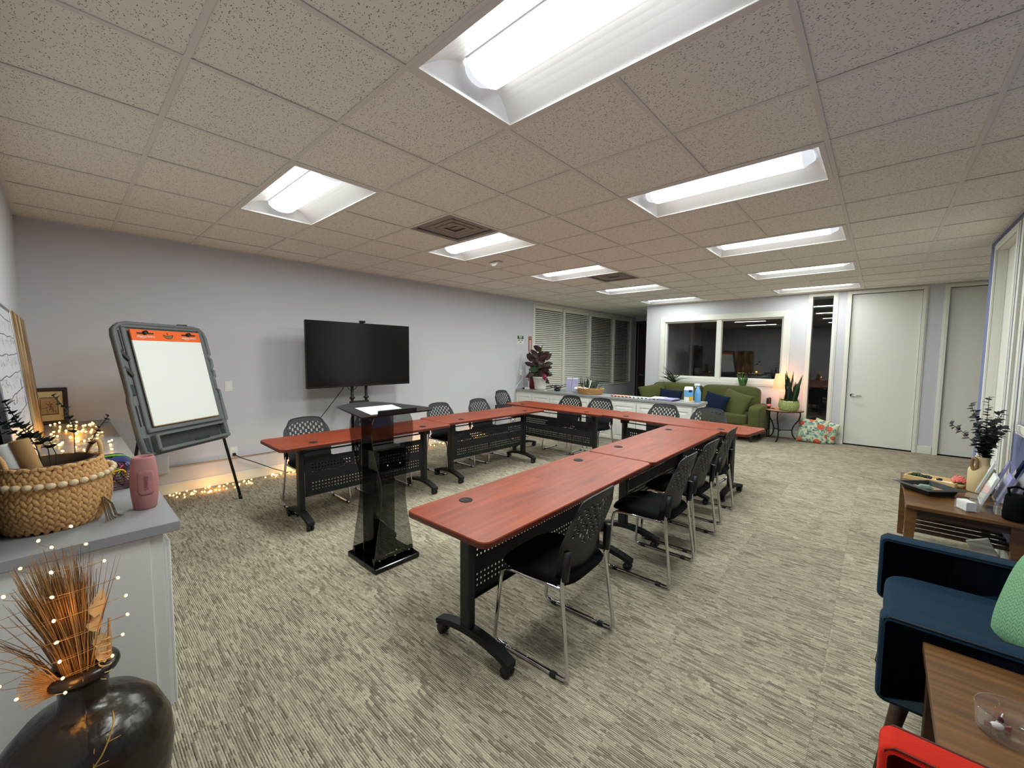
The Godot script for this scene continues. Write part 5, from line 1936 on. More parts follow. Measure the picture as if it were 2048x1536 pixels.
func build_fairy_lights() -> void:
	var y := 0.86
	var sets := [
		["tangle of warm fairy lights on the near counter below the picture frame", 46, [-5.45, -4.2], [-0.20, 0.10], y + 0.006, 0.05, 0.0065],
		["warm fairy lights spread along the near counter behind the eucalyptus", 40, [-4.3, -3.0], [-0.22, 0.05], y + 0.006, 0.03, 0.0060],
		["warm fairy lights lying on the carpet under the easel by the wall", 44, [-5.54, -5.30], [-1.45, -0.72], 0.008, 0.03, 0.0070],
		["warm fairy lights on the carpet along the wall behind the near left chair", 34, [-5.54, -5.38], [-2.25, -1.62], 0.008, 0.05, 0.0070],
		["warm fairy lights on the carpet against the wall behind the second left table", 40, [-5.54, -5.35], [-4.65, -3.1], 0.008, 0.06, 0.0075],
		["warm fairy lights near the wall below the corner chair", 14, [-5.53, -5.40], [-5.35, -4.75], 0.008, 0.05, 0.0075]]
	for s in sets:
		var t := thing("fairy_lights", s[0], "string lights", Vector3.ZERO)
		var path := []
		for k in s[1]:
			var u: float = float(k) / (s[1] - 1)
			var x := lerpf(s[2][0], s[2][1], u if absf(s[2][1] - s[2][0]) > 0.5 else rng.randf())
			var z := lerpf(s[3][0], s[3][1], u if absf(s[3][1] - s[3][0]) > 0.5 else rng.randf())
			path.append(Vector3(x + (rng.randf_range(-0.06, 0.06) if absf(s[2][1] - s[2][0]) > 0.5 else 0.0), s[4] + s[5] * rng.randf() * rng.randf(), z + (rng.randf_range(-0.05, 0.05) if absf(s[3][1] - s[3][0]) > 0.5 else 0.0)))
		fairy(t, path, s[6], 1)
		var l := OmniLight3D.new()
		l.name = "glow"
		l.light_color = Color(1.0, 0.66, 0.28)
		l.light_energy = 0.028
		l.light_size = 0.03
		l.omni_range = 6.0
		l.omni_attenuation = 2.0
		l.shadow_enabled = true
		t.add_child(l, true)
		var mid := Vector3.ZERO
		for p in path:
			mid += p
		l.position = mid / path.size() + Vector3(0.02, 0.06, 0)

# ---------------------------------------------------------------- the far counter
func build_far_counter() -> void:
	var y := 0.82
	var t := thing("rubber_plant", "burgundy leaved rubber plant in a white pot on the far counter", "potted plant", Vector3(-5.12, y, -6.52))
	var b := Mb.new(true)
	b.lathe([Vector2(0, 0), Vector2(0.105, 0), Vector2(0.11, 0.004), Vector2(0.118, 0.04), Vector2(0.116, 0.045), Vector2(0.150, 0.235), Vector2(0.155, 0.24), Vector2(0.155, 0.262), Vector2(0.146, 0.264), Vector2(0.138, 0.23), Vector2(0, 0.225)], 28)
	part("pot", b, M.ceramic, t)
	b = Mb.new(true)
	b.lathe([Vector2(0.137, 0.228), Vector2(0.08, 0.236), Vector2(0, 0.238)], 20)
	part("soil", b, M.soil, t)
	var lm := leaf_mesh(0.205, 0.10, 0.22, 0.12)
	for s in 6:
		var a := s * 1.05 + 0.4
		var lean := 0.10 + 0.03 * (s % 3)
		if s == 5:
			lean = 0.02
		var top := Vector3(cos(a) * lean * 1.5, 0.60 + 0.05 * (s % 2) + (0.12 if s == 5 else 0.0), sin(a) * lean * 0.8)
		var pts := [Vector3(cos(a) * 0.03, 0.23, sin(a) * 0.03), Vector3(cos(a) * lean, 0.42, sin(a) * lean * 0.7), top]
		b = Mb.new(true)
		b.tube(pts, [0.010, 0.008, 0.005], 7)
		var st := part("stem", b, M.leaf_burgundy, t)
		for k in 9:
			var u := 0.1 + 0.9 * k / 8.0
			var p := along(pts, u)
			var az := k * 2.4 + s * 1.7
			var up := lerpf(-0.55, 0.7, u) + rng.randf_range(-0.2, 0.2)
			var d := Vector3(cos(az), up, sin(az) * 0.7 + 0.15).normalized()
			if p.z + at_wall(d.z) < -0.2 or p.x + d.x * 0.26 < -0.43:
				continue
			d = (d - Vector3(0.35, 0.2, 0.9).normalized() * d.dot(Vector3(0.35, 0.2, 0.9).normalized()) * 0.75).normalized()
			var x := d.cross(Vector3(0.35 + rng.randf_range(-0.5, 0.5), 0.3, 0.9)).normalized()
			var o := part("leaf", lm, M.leaf_burgundy if rng.randf() < 0.85 else M.leaf, st)
			o.transform = Transform3D(Basis(x, d, x.cross(d)).scaled_local(Vector3.ONE * rng.randf_range(0.8, 1.15)), p)
	for o in [["shoot", 0.0]]:
		part("green_shoot", sword(0.17, 0.02, 0.03), M.leaf_light, t, Vector3(0.02, 0.76, 0.02), Vector3(0, 0.5, -0.15))
	var ex := thing("fire_extinguisher", "red fire extinguisher standing behind the white plant pot by the wall", "fire extinguisher", Vector3(-5.40, y, -6.62))
	b = Mb.new(true)
	b.lathe([Vector2(0, 0), Vector2(0.068, 0), Vector2(0.072, 0.01), Vector2(0.072, 0.30), Vector2(0.055, 0.35), Vector2(0.022, 0.37), Vector2(0.022, 0.385), Vector2(0, 0.385)], 20)
	part("cylinder", b, M.red_gloss, ex)
	b = Mb.new()
	b.box(Vector3(0.0, 0.40, 0), Vector3(0.035, 0.035, 0.035), 0.005)
	b.box(Vector3(0.04, 0.425, 0), Vector3(0.11, 0.01, 0.02), 0.002)
	part("valve", b, M.black, ex)
	b = Mb.new(true)
	b.tube([Vector3(-0.015, 0.40, 0.01), Vector3(-0.06, 0.39, 0.03), Vector3(-0.08, 0.30, 0.04), Vector3(-0.078, 0.16, 0.04)], 0.009, 6)
	part("hose", b, M.black, ex)
	var po := thing("paper_flower", "pinkish red ornament on a thin stick right of the white pot", "ornament", Vector3(-4.92, y, -6.40))
	b = Mb.new(true)
	b.ball(Vector3(0, 0.27, 0), Vector3(0.045, 0.055, 0.03), 12, 8)
	b.ball(Vector3(0.012, 0.22, 0), Vector3(0.02, 0.025, 0.015), 10, 6)
	part("bloom", b, M.magenta, po)
	b = Mb.new(true)
	b.cyl(Vector3(0.02, 0.0, 0), Vector3(0.01, 0.24, 0), 0.004, 0.003, 6)
	b.cyl(Vector3(0.02, 0.0, 0), Vector3(0.02, 0.008, 0), 0.03, 0.028, 14)
	part("stick", b, M.white, po)
	var ch := thing("charger", "small white charger box with a black plug near the wall outlet", "charger", Vector3(-5.44, y, -6.38))
	b = Mb.new()
	b.box(Vector3(0.09, 0.02, 0), Vector3(0.10, 0.04, 0.06), 0.008)
	part("body", b, M.white, ch)
	b = Mb.new()
	b.box(Vector3(0, 0.016, 0), Vector3(0.05, 0.032, 0.04), 0.006)
	part("plug", b, M.black, ch)
	b = Mb.new(true)
	b.tube([Vector3(-5.57, 1.14, -6.44), Vector3(-5.53, 1.08, -6.44), Vector3(-5.52, 1.0, -6.40), Vector3(-5.545, 0.92, -6.32), Vector3(-5.565, 0.82, -6.255), Vector3(-5.57, 0.6, -6.25), Vector3(-5.57, 0.3, -6.24)], 0.007, 6)
	tag(part("white_extension_cord", b, M.white), "white power cord hanging from the outlet over the counter end", "cable")
	# small trailing plant
	t = thing("spider_plant", "small dark trailing plant between the white pot and brochures", "potted plant", Vector3(-4.68, y, -6.50))
	b = Mb.new(true)
	b.lathe([Vector2(0, 0), Vector2(0.05, 0), Vector2(0.065, 0.045), Vector2(0.058, 0.047), Vector2(0, 0.04)], 18)
	part("pot", b, M.slate, t)
	for k in 16:
		var a := k * 2.4
		part("leaf", sword(rng.randf_range(0.12, 0.2), 0.012, 0.09), M.leaf_gray, t, Vector3(0, 0.04, 0), Vector3(rng.randf_range(-0.5, 0.5), a, -0.7))
	# brochure holder
	t = thing("brochure_holder", "clear acrylic holder with grey and purple leaflets on the far counter", "brochure holder", Vector3(-4.36, y, -6.52), 0.25)
	acrylic_holder(t, 0.24, 0.30, 2)
	for k in 6:
		var br := thing("leaflet", "%s leaflet in the %s pocket of the clear holder beside the wicker basket" % [["lavender", "white", "grey"][k % 3], ["left", "right"][k / 3]], "leaflet", t.position + t.basis * Vector3(-0.055 if k < 3 else 0.06, 0.02, 0.02 - 0.012 * (k % 3)), 0.25, "leaflets in the far brochure holder")
		b = Mb.new()
		b.box(Vector3(0, 0.125 + 0.02 * (k % 3), 0), Vector3(0.10, 0.23, 0.003), 0.0, Transform3D(Basis(Vector3.RIGHT, -0.22), Vector3.ZERO))
		part("sheet", b, [M.lavender, M.paper, M.toner][k % 3], br)
	# wicker tray with aloe
	t = thing("wicker_tray", "shallow brown wicker basket holding spiky green plants", "basket", Vector3(-3.93, y, -6.47))
	var hoop := Mb.new(true)
	for k in 7:
		var pts := []
		var h := 0.012 + k * 0.0155
		for i in 30:
			var a := TAU * i / 30.0
			var wob := 0.004 * (1.0 if (i + k) % 2 == 0 else -1.0)
			pts.append(Vector3(cos(a) * (0.21 + h * 0.6 + wob), h, sin(a) * (0.135 + h * 0.4 + wob)))
		hoop.tube(pts, 0.0085, 6, true)
	part("weave", hoop, M.wicker, t)
	b = Mb.new(true)
	for i in 30:
		var a := TAU * i / 30.0
		b.tube([Vector3(cos(a) * 0.208, 0.004, sin(a) * 0.133), Vector3(cos(a) * 0.275, 0.112, sin(a) * 0.180)], 0.006, 5)
	part("stakes", b, M.tan, t)
	b = Mb.new(true)
	b.lathe([Vector2(0, 0.002), Vector2(0.20, 0.002), Vector2(0.24, 0.07), Vector2(0, 0.085)], 28, Transform3D(Basis.from_scale(Vector3(1, 1, 0.64)), Vector3.ZERO))
	part("liner", b, M.soil, t)
	var al := thing("aloe_plants", "clump of spiky dark green aloe blades in the wicker basket", "potted plant", t.position + Vector3(0, 0.08, 0))
	for k in 40:
		var a := k * 2.4
		var r := 0.03 + 0.13 * rng.randf()
		var bl := part("blade", sword(rng.randf_range(0.14, 0.26), 0.016, rng.randf_range(0.0, 0.05), 0.2), M.leaf_gray if k % 3 else M.leaf, al, Vector3(cos(a) * r, 0, sin(a) * r * 0.5))
		bl.rotation = Vector3(sin(a) * 0.35, rng.randf() * 3.0, -cos(a) * 0.45)
	var kn := thing("plant_marker", "white blade shaped marker standing among the aloe", "marker", t.position + Vector3(0.03, 0.08, 0.08))
	b = Mb.new()
	b.prism(PackedVector2Array([Vector2(-0.008, 0), Vector2(0.012, 0), Vector2(0.055, 0.16), Vector2(0.05, 0.19), Vector2(0.03, 0.17)]), 0.004)
	part("body", b, M.white, kn)
	var wp := thing("white_wrap", "white paper wrap folded over the left rim of the wicker basket", "paper", t.position + Vector3(-0.07, 0.075, 0.10))
	b = Mb.new(true)
	b.grid(12, 5, func(u, v): return Vector3(lerpf(-0.17, 0.12, u), 0.045 * sin(v * PI * 0.9) + 0.004 * sin(u * 19.0), lerpf(-0.05, 0.055, v)))
	part("sheet", b, M.white, wp)
	# name badges laid out in rows
	var tones := [[M.orange, "orange"], [M.white, "white"]]
	for i in 26:
		var row := i % 2
		var x := -3.42 + (i / 2) * 0.068
		var kind := 0 if i < 10 else 1
		var bd := thing("name_badge", "%s name badge, number %s from the left of the %s row on the far counter" % ["orange" if kind == 0 else "white", ["one", "two", "three", "four", "five", "six", "seven", "eight", "nine", "ten", "eleven", "twelve", "thirteen"][i / 2], ["front", "back"][row]], "badge", Vector3(x, y, -6.40 - 0.09 * row), rng.randf_range(-0.15, 0.15), "orange badges on the far counter" if kind == 0 else "white badges on the far counter")
		b = Mb.new()
		b.box(Vector3(0, 0.010, 0), Vector3(0.058, 0.003, 0.075), 0.0005, Transform3D(Basis(Vector3.RIGHT, 0.16), Vector3.ZERO))
		part("card", b, [M.peach, M.cream][row] if kind == 0 else [M.white, M.lavender][row], bd)
		b = Mb.new()
		b.box(Vector3(0, 0.008, 0.038), Vector3(0.034, 0.016, 0.014), 0.002)
		part("clip", b, M.black, bd)
	for k in 3:
		var pp := thing("paper_stack", ["flat stack of white and blue papers beside the badges", "second flat stack of white papers nearer the wipes", "thin blue folder under the papers on the far counter"][k], "papers", Vector3([-2.66, -2.47, -2.55][k], y + [0.006, 0.006, 0.0][k], [-6.50, -6.46, -6.48][k]), [0.1, -0.05, 0.03][k])
		b = Mb.new()
		if k < 2:
			for q in 5:
				b.box(Vector3(rng.randf_range(-0.01, 0.01), 0.003 + 0.005 * q, 0), Vector3(0.21, 0.004, 0.28), 0.0)
		else:
			b.box(Vector3(0, 0.003, 0), Vector3(0.42, 0.006, 0.32), 0.0)
		part("sheets", b, [M.paper, M.lavender, M.blue][k], pp)
	# wipes and spray bottle
	t = thing("wipes_canister", "white and blue canister of cleaning wipes with a yellow patch", "canister", Vector3(-2.175, y, -6.47))
	b = Mb.new(true)
	b.lathe([Vector2(0, 0), Vector2(0.064, 0), Vector2(0.066, 0.006), Vector2(0.066, 0.20), Vector2(0.062, 0.204), Vector2(0.062, 0.225), Vector2(0.054, 0.235), Vector2(0, 0.237)], 26)
	part("body", b, M.white_gloss, t)
	b = Mb.new(true)
	b.lathe([Vector2(0.0667, 0.08), Vector2(0.0667, 0.185)], 26)
	part("label_band", b, M.sky, t)
	b = Mb.new(true)
	for q in [[0.2, 1.15, 0.02, 0.085], ]:
		for k in 6:
			var a0: float = lerpf(q[0], q[1], k / 6.0)
			var a1: float = lerpf(q[0], q[1], (k + 1) / 6.0)
			b.quad(Vector3(cos(a0) * 0.0672, q[2], sin(a0) * 0.0672), Vector3(cos(a0) * 0.0672, q[3], sin(a0) * 0.0672), Vector3(cos(a1) * 0.0672, q[3], sin(a1) * 0.0672), Vector3(cos(a1) * 0.0672, q[2], sin(a1) * 0.0672))
	part("yellow_patch", b, M.yellow, t)
	b = Mb.new(true)
	for k in 6:
		var a0 := lerpf(0.5, 1.25, k / 6.0)
		var a1 := lerpf(0.5, 1.25, (k + 1) / 6.0)
		b.quad(Vector3(cos(a0) * 0.0672, 0.155, sin(a0) * 0.0672), Vector3(cos(a0) * 0.0672, 0.19, sin(a0) * 0.0672), Vector3(cos(a1) * 0.0672, 0.19, sin(a1) * 0.0672), Vector3(cos(a1) * 0.0672, 0.155, sin(a1) * 0.0672))
	part("blue_patch", b, M.blue, t)
	t = thing("spray_bottle", "pale blue spray bottle standing behind the wipes canister", "bottle", Vector3(-2.075, y, -6.58))
	b = Mb.new(true)
	b.lathe([Vector2(0, 0), Vector2(0.042, 0), Vector2(0.045, 0.01), Vector2(0.045, 0.15), Vector2(0.02, 0.215), Vector2(0.016, 0.24), Vector2(0, 0.24)], 20)
	part("bottle", b, M.sky, t)
	b = Mb.new()
	b.box(Vector3(-0.012, 0.262, 0), Vector3(0.085, 0.035, 0.026), 0.007)
	b.box(Vector3(-0.035, 0.235, 0), Vector3(0.012, 0.04, 0.015), 0.003)
	part("trigger", b, M.white, t)

func at_wall(dz: float) -> float:
	return dz * 0.2

func acrylic_holder(t: Node3D, w: float, h: float, pockets: int) -> void:
	var tilt := Transform3D(Basis(Vector3.RIGHT, -0.22), Vector3.ZERO)
	var b := Mb.new()
	b.box(Vector3(0, h * 0.5, -0.035), Vector3(w, h, 0.004), 0.0, tilt)
	b.box(Vector3(0, h * 0.3, 0.045), Vector3(w, h * 0.5, 0.003), 0.0, tilt)
	for k in pockets + 1:
		b.box(Vector3(-w / 2 + w * k / pockets, h * 0.3, 0.005), Vector3(0.003, h * 0.5, 0.078), 0.0, tilt)
	b.box(Vector3(0, 0.004, 0.0), Vector3(w, 0.004, 0.15), 0.0)
	part("acrylic_pocket", b, M.clear, t)

# ---------------------------------------------------------------- sofa corner
func cushion(w: float, h: float, d: float, puff := 0.03, tuft := []) -> ArrayMesh:     # a stuffed block, centred; +z is its broad front
	var b := Mb.new(true)
	var f := func(u: float, v: float) -> Vector3:
		var a := u * TAU
		var e := (v - 0.5) * PI
		var sg := func(x: float, p: float) -> float: return signf(x) * pow(absf(x), p)
		var x: float = sg.call(cos(e), 0.28) * sg.call(cos(a), 0.28)
		var z: float = sg.call(cos(e), 0.28) * sg.call(sin(a), 0.28)
		var y: float = sg.call(sin(e), 0.28)
		var p := Vector3(x * w / 2, y * h / 2, -z * d / 2)
		p.z += signf(p.z) * puff * (1.0 - x * x) * (1.0 - y * y) * absf(z)
		for q in tuft:
			var r := Vector2(p.x - q.x, p.y - q.y).length()
			if p.z > 0:
				p.z -= 0.032 * exp(-r * r / 0.006)
		return p
	b.grid(56, 28, f)
	return b.done()

func pillow_mesh(w: float, h: float, d: float) -> ArrayMesh:     # a scatter cushion with pulled corners and UVs
	var st := SurfaceTool.new()
	st.begin(Mesh.PRIMITIVE_TRIANGLES)
	st.set_smooth_group(0)
	var n := 18
	var at := func(i: int, j: int, s: float) -> Vector3:
		var u := -1.0 + 2.0 * i / n
		var v := -1.0 + 2.0 * j / n
		var k := pow(maxf(0.0, (1.0 - pow(absf(u), 2.6)) * (1.0 - pow(absf(v), 2.6))), 0.42)
		var pull := 1.0 - 0.07 * (1.0 - v * v) * absf(u) * absf(u)
		var pull2 := 1.0 - 0.07 * (1.0 - u * u) * absf(v) * absf(v)
		return Vector3(u * w / 2 * pull, v * h / 2 * pull2, s * d / 2 * k)
	for s in [1.0, -1.0]:
		for i in n:
			for j in n:
				var c := [[i, j], [i + 1, j], [i + 1, j + 1], [i, j + 1]]
				for k in ([0, 2, 1, 0, 3, 2] if s > 0 else [0, 1, 2, 0, 2, 3]):
					st.set_uv(Vector2(float(c[k][0]) / n, 1.0 - float(c[k][1]) / n))
					st.add_vertex(at.call(c[k][0], c[k][1], s))
	st.generate_normals()
	return st.commit()

func build_lounge() -> void:
	var t := thing("green_sofa", "olive green fabric sofa with tufted back below the far window", "sofa", Vector3(-2.67, 0, -8.55))
	var b := Mb.new()
	b.box(Vector3(0, 0.22, 0.0), Vector3(2.02, 0.20, 0.84), 0.03)
	b.box(Vector3(0, 0.52, -0.34), Vector3(1.98, 0.70, 0.16), 0.05)
	part("base", b, M.olive, t)
	for s in [-1.0, 1.0]:
		part("arm", cushion(0.20, 0.50, 0.88, 0.01), M.olive, t, Vector3(s * 1.06, 0.40, 0.01))
		part("seat_cushion", cushion(0.95, 0.60, 0.20, 0.02), M.olive, t, Vector3(s * 0.48, 0.39, 0.13), Vector3(-PI / 2, 0, 0))
		part("back_cushion", cushion(1.02, 0.52, 0.22, 0.05, [Vector2(-0.25, 0.05), Vector2(0.25, 0.05), Vector2(0.0, -0.05)]), M.olive, t, Vector3(s * 0.515, 0.70, -0.22), Vector3(-0.16, 0, 0))
		for z in [-0.34, 0.34]:
			b = Mb.new()
			b.cyl(Vector3(s * 1.02, 0.0, z), Vector3(s * 1.0, 0.13, z), 0.022, 0.034, 10)
			part("leg", b, M.dark_wood, t)
	var pl := [
		["left olive cushion tipped against the sofa arm", M.olive, Vector3(-3.55, 0.70, -8.40), Vector3(-0.25, 0.35, 0.25), 0.55],
		["right olive cushion tipped against the sofa arm", M.olive, Vector3(-1.98, 0.655, -8.34), Vector3(-0.35, -0.30, -0.25), 0.56],
		["navy cushion lying at the left end of the green sofa", M.navy_cushion, Vector3(-3.16, 0.66, -8.30), Vector3(-0.35, 0.1, -0.08), 0.46],
		["navy cushion standing at the right end of the green sofa", M.navy_cushion, Vector3(-2.27, 0.65, -8.20), Vector3(-0.35, -0.05, -0.22), 0.44]]
	for p in pl:
		var o := thing("sofa_cushion", p[0], "cushion", p[2])
		var m := part("cover", pillow_mesh(p[4], p[4] * 0.86, 0.17), p[1], o)
		m.rotation = p[3]
	# a narrow shelf behind the sofa carries two plants
	var sh := thing("narrow_console", "narrow white console table hidden between sofa back and window", "table", Vector3(-2.67, 0, -9.085))
	b = Mb.new()
	b.box(Vector3(0, 0.82, 0), Vector3(1.9, 0.025, 0.17), 0.003)
	part("top", b, M.white, sh)
	for s in [-0.9, 0.9]:
		b = Mb.new()
		b.box(Vector3(s, 0.404, 0), Vector3(0.03, 0.808, 0.15), 0.002)
		part("leg", b, M.white, sh)
	var y := 0.833
	t = thing("dracaena", "arching thin leaved green plant behind the left of the sofa", "potted plant", Vector3(-3.36, y, -9.06))
	pot(t, 0.06, 0.075, 0.10, M.ceramic)
	for k in 26:
		var a := k * 2.4
		var l := rng.randf_range(0.22, 0.42)
		var st := part("leaf", sword(l, 0.020, 0.16 * l / 0.3, 0.6), M.leaf_gray if k % 3 else M.leaf, t, Vector3(0, 0.10, 0))
		st.rotation = Vector3(0.0, a, -rng.randf_range(0.1, 0.75))
		if sin(a) > 0.1:
			st.rotation = Vector3(0.0, -a, st.rotation.z)
	t = thing("small_snake_plant", "small upright light green plant behind the right of the sofa", "potted plant", Vector3(-2.02, y, -9.07))
	pot(t, 0.05, 0.065, 0.09, M.ceramic)
	for k in 12:
		var st := part("leaf", sword(rng.randf_range(0.18, 0.34), 0.045, 0.02, 0.7), M.leaf_light if k % 3 else M.leaf, t, Vector3(cos(k * 2.4) * 0.03, 0.09, sin(k * 2.4) * 0.02))
		st.rotation = Vector3(0, k * 2.4, -0.22)
	# dark upright panel between the sofa and the round table
	var dp := thing("folded_tray_table", "dark brown folded tray table standing between sofa and round table", "table", Vector3(-1.555, 0, -9.02))
	b = Mb.new()
	b.box(Vector3(0, 0.44, 0), Vector3(0.022, 0.62, 0.26), 0.003)
	part("tray", b, M.dark_wood, dp)
	b = Mb.new()
	for s in [-0.1, 0.1]:
		b.box(Vector3(0.018, 0.37, s), Vector3(0.016, 0.74, 0.022), 0.003)
	part("leg", b, M.dark_wood, dp)
	# the round table
	t = thing("round_side_table", "round side table with a stone top on curved black iron legs", "table", Vector3(-1.295, 0, -8.83))
	b = Mb.new(true)
	b.lathe([Vector2(0, 0.545), Vector2(0.315, 0.545), Vector2(0.325, 0.548), Vector2(0.325, 0.562), Vector2(0.318, 0.565)], 40)
	part("iron_rim", b, M.dark_metal, t)
	b = Mb.new(true)
	b.lathe([Vector2(0.318, 0.565), Vector2(0.312, 0.568), Vector2(0, 0.569)], 40)
	part("stone_top", b, M.sand, t)
	for k in 3:
		var a := PI / 2 + 0.1 + TAU * k / 3.0
		var d := Vector3(cos(a), 0, sin(a))
		var pts := []
		for q in [[0.27, 0.545], [0.285, 0.50], [0.285, 0.44], [0.265, 0.38], [0.225, 0.325], [0.19, 0.27], [0.17, 0.21], [0.17, 0.15], [0.185, 0.09], [0.22, 0.045], [0.265, 0.018], [0.30, 0.010]]:
			pts.append(d * q[0] + Vector3(0, q[1], 0))
		b = Mb.new(true)
		b.tube(pts, 0.0105, 8)
		b.ball(d * 0.225 + Vector3(0, 0.325, 0), Vector3(0.016, 0.014, 0.016), 8, 5)
		b.tube([d * 0.17 + Vector3(0, 0.19, 0), Vector3(0, 0.185, 0)], 0.007, 7)
		part("leg", b, M.dark_metal, t)
	var ty := 0.569
	# lamp
	var l := thing("table_lamp", "glowing peach shaded table lamp behind the snake plant", "lamp", Vector3(-1.33, ty, -8.99))
	b = Mb.new(true)
	b.lathe([Vector2(0, 0), Vector2(0.07, 0), Vector2(0.07, 0.012), Vector2(0.02, 0.025), Vector2(0.016, 0.05), Vector2(0.045, 0.12), Vector2(0.05, 0.18), Vector2(0.03, 0.26), Vector2(0.012, 0.30), Vector2(0.010, 0.42), Vector2(0, 0.42)], 24)
	part("base", b, M.ceramic, l)
	b = Mb.new(true)
	b.lathe([Vector2(0.165, 0.37), Vector2(0.125, 0.645), Vector2(0.122, 0.645), Vector2(0.162, 0.37)], 40)
	part("lamp_shade", b, M.shade, l)
	b = Mb.new(true)
	b.ball(Vector3(0, 0.47, 0), Vector3(0.03, 0.04, 0.03), 12, 8)
	part("bulb", b, glow(Color(1.0, 0.72, 0.42), 3.0), l)
	var om := OmniLight3D.new()
	om.name = "lamp_light"
	om.light_color = Color(1.0, 0.62, 0.32)
	om.light_energy = 0.10
	om.light_size = 0.03
	om.omni_range = 12.0
	om.omni_attenuation = 2.0
	om.shadow_enabled = true
	l.add_child(om)
	om.position = Vector3(0, 0.47, 0)
	# snake plant in a scaled green pot
	t = thing("snake_plant", "tall dark snake plant in a scaled celadon pot on the round table", "potted plant", Vector3(-1.185, ty, -8.70))
	b = Mb.new(true)
	b.lathe([Vector2(0, 0), Vector2(0.11, 0), Vector2(0.13, 0.01), Vector2(0.152, 0.06), Vector2(0.156, 0.10), Vector2(0.148, 0.16), Vector2(0.14, 0.185), Vector2(0.132, 0.185), Vector2(0.13, 0.165), Vector2(0, 0.16)], 36)
	part("pot", b, M.celadon, t)
	for r in 6:
		b = Mb.new(true)
		for k in 28:
			var a := TAU * (k + 0.5 * (r % 2)) / 28.0
			var h := 0.028 + r * 0.025
			var rad: float = [0.138, 0.149, 0.155, 0.156, 0.152, 0.147][r]
			b.ball(Vector3.ZERO, Vector3(0.006, 0.013, 0.016), 6, 4, Transform3D(Basis(Vector3.UP, -a), Vector3(cos(a) * rad, h, sin(a) * rad)))
		part("scale_row", b, M.celadon, t)
	for k in 22:
		var a := k * 2.4
		var r := 0.02 + 0.07 * sqrt(k / 22.0)
		var hgt := lerpf(0.60, 0.28, k / 22.0) * rng.randf_range(0.85, 1.12)
		var bl := part("leaf", sword(hgt, 0.05, rng.randf_range(0.0, 0.05), 0.5), M.leaf_gray if k % 2 else M.leaf, t, Vector3(cos(a) * r, 0.15, sin(a) * r))
		bl.rotation = Vector3(sin(a) * 0.12, rng.randf() * 3.0, -cos(a) * 0.17)
	var lm := leaf_mesh(0.06, 0.045)
	for k in 22:
		var a := k * 2.4
		var d := Vector3(cos(a), rng.randf_range(0.0, 0.9), sin(a)).normalized()
		var x := d.cross(Vector3.UP).normalized()
		part("low_leaf", lm, M.leaf_light if k % 4 == 0 else M.leaf, t).transform = Transform3D(Basis(x, d, x.cross(d)), Vector3(cos(a) * 0.10, 0.18, sin(a) * 0.10))
	var fl := thing("coral_flower", "small coral coloured flower lying on the round side table", "flower", Vector3(-1.50, ty, -8.76))
	b = Mb.new(true)
	for k in 9:
		var a := k * 2.4
		b.ball(Vector3(cos(a) * 0.024, 0.055 + 0.008 * (k % 3), sin(a) * 0.02), Vector3(0.022, 0.016, 0.02), 7, 5)
	part("bloom", b, M.peach, fl)
	b = Mb.new(true)
	b.tube([Vector3(0.0, 0.045, 0), Vector3(0.03, 0.006, 0.01), Vector3(0.12, 0.006, 0.03)], 0.004, 5)
	b.ball(Vector3(0.07, 0.012, 0.02), Vector3(0.03, 0.01, 0.012), 7, 5)
	b.ball(Vector3(0.0, 0.02, 0.0), Vector3(0.03, 0.02, 0.03), 8, 5)
	part("stem", b, M.leaf_burgundy, fl)
	b = Mb.new(true)
	b.tube([Vector3(-1.33, 0.575, -9.05), Vector3(-1.30, 0.565, -9.17), Vector3(-1.42, 0.35, -9.18), Vector3(-1.60, 0.22, -9.17), Vector3(-1.75, 0.20, -9.18)], 0.003, 5)
	tag(part("lamp_cord", b, M.cord), "thin dark lamp cord running down behind the round table", "cable")
	# floral cushions on the floor
	var tex := floral()
	for p in [["front floral patterned cushion leaning on the floor below the sidelight", Vector3(-0.845, 0.205, -8.985), Vector3(-0.30, 0.10, -0.06), 1.0], ["rear floral patterned cushion, mostly hidden behind the front one", Vector3(-0.685, 0.205, -9.08), Vector3(-0.16, -0.45, -0.18), 0.9]]:
		var o := thing("floral_cushion", p[0], "cushion", p[1])
		var m := mat(Color.WHITE, 0.9)
		m.albedo_texture = tex
		part("cover", pillow_mesh(0.46 * p[3], 0.44 * p[3], 0.15), m, o).rotation = p[2]

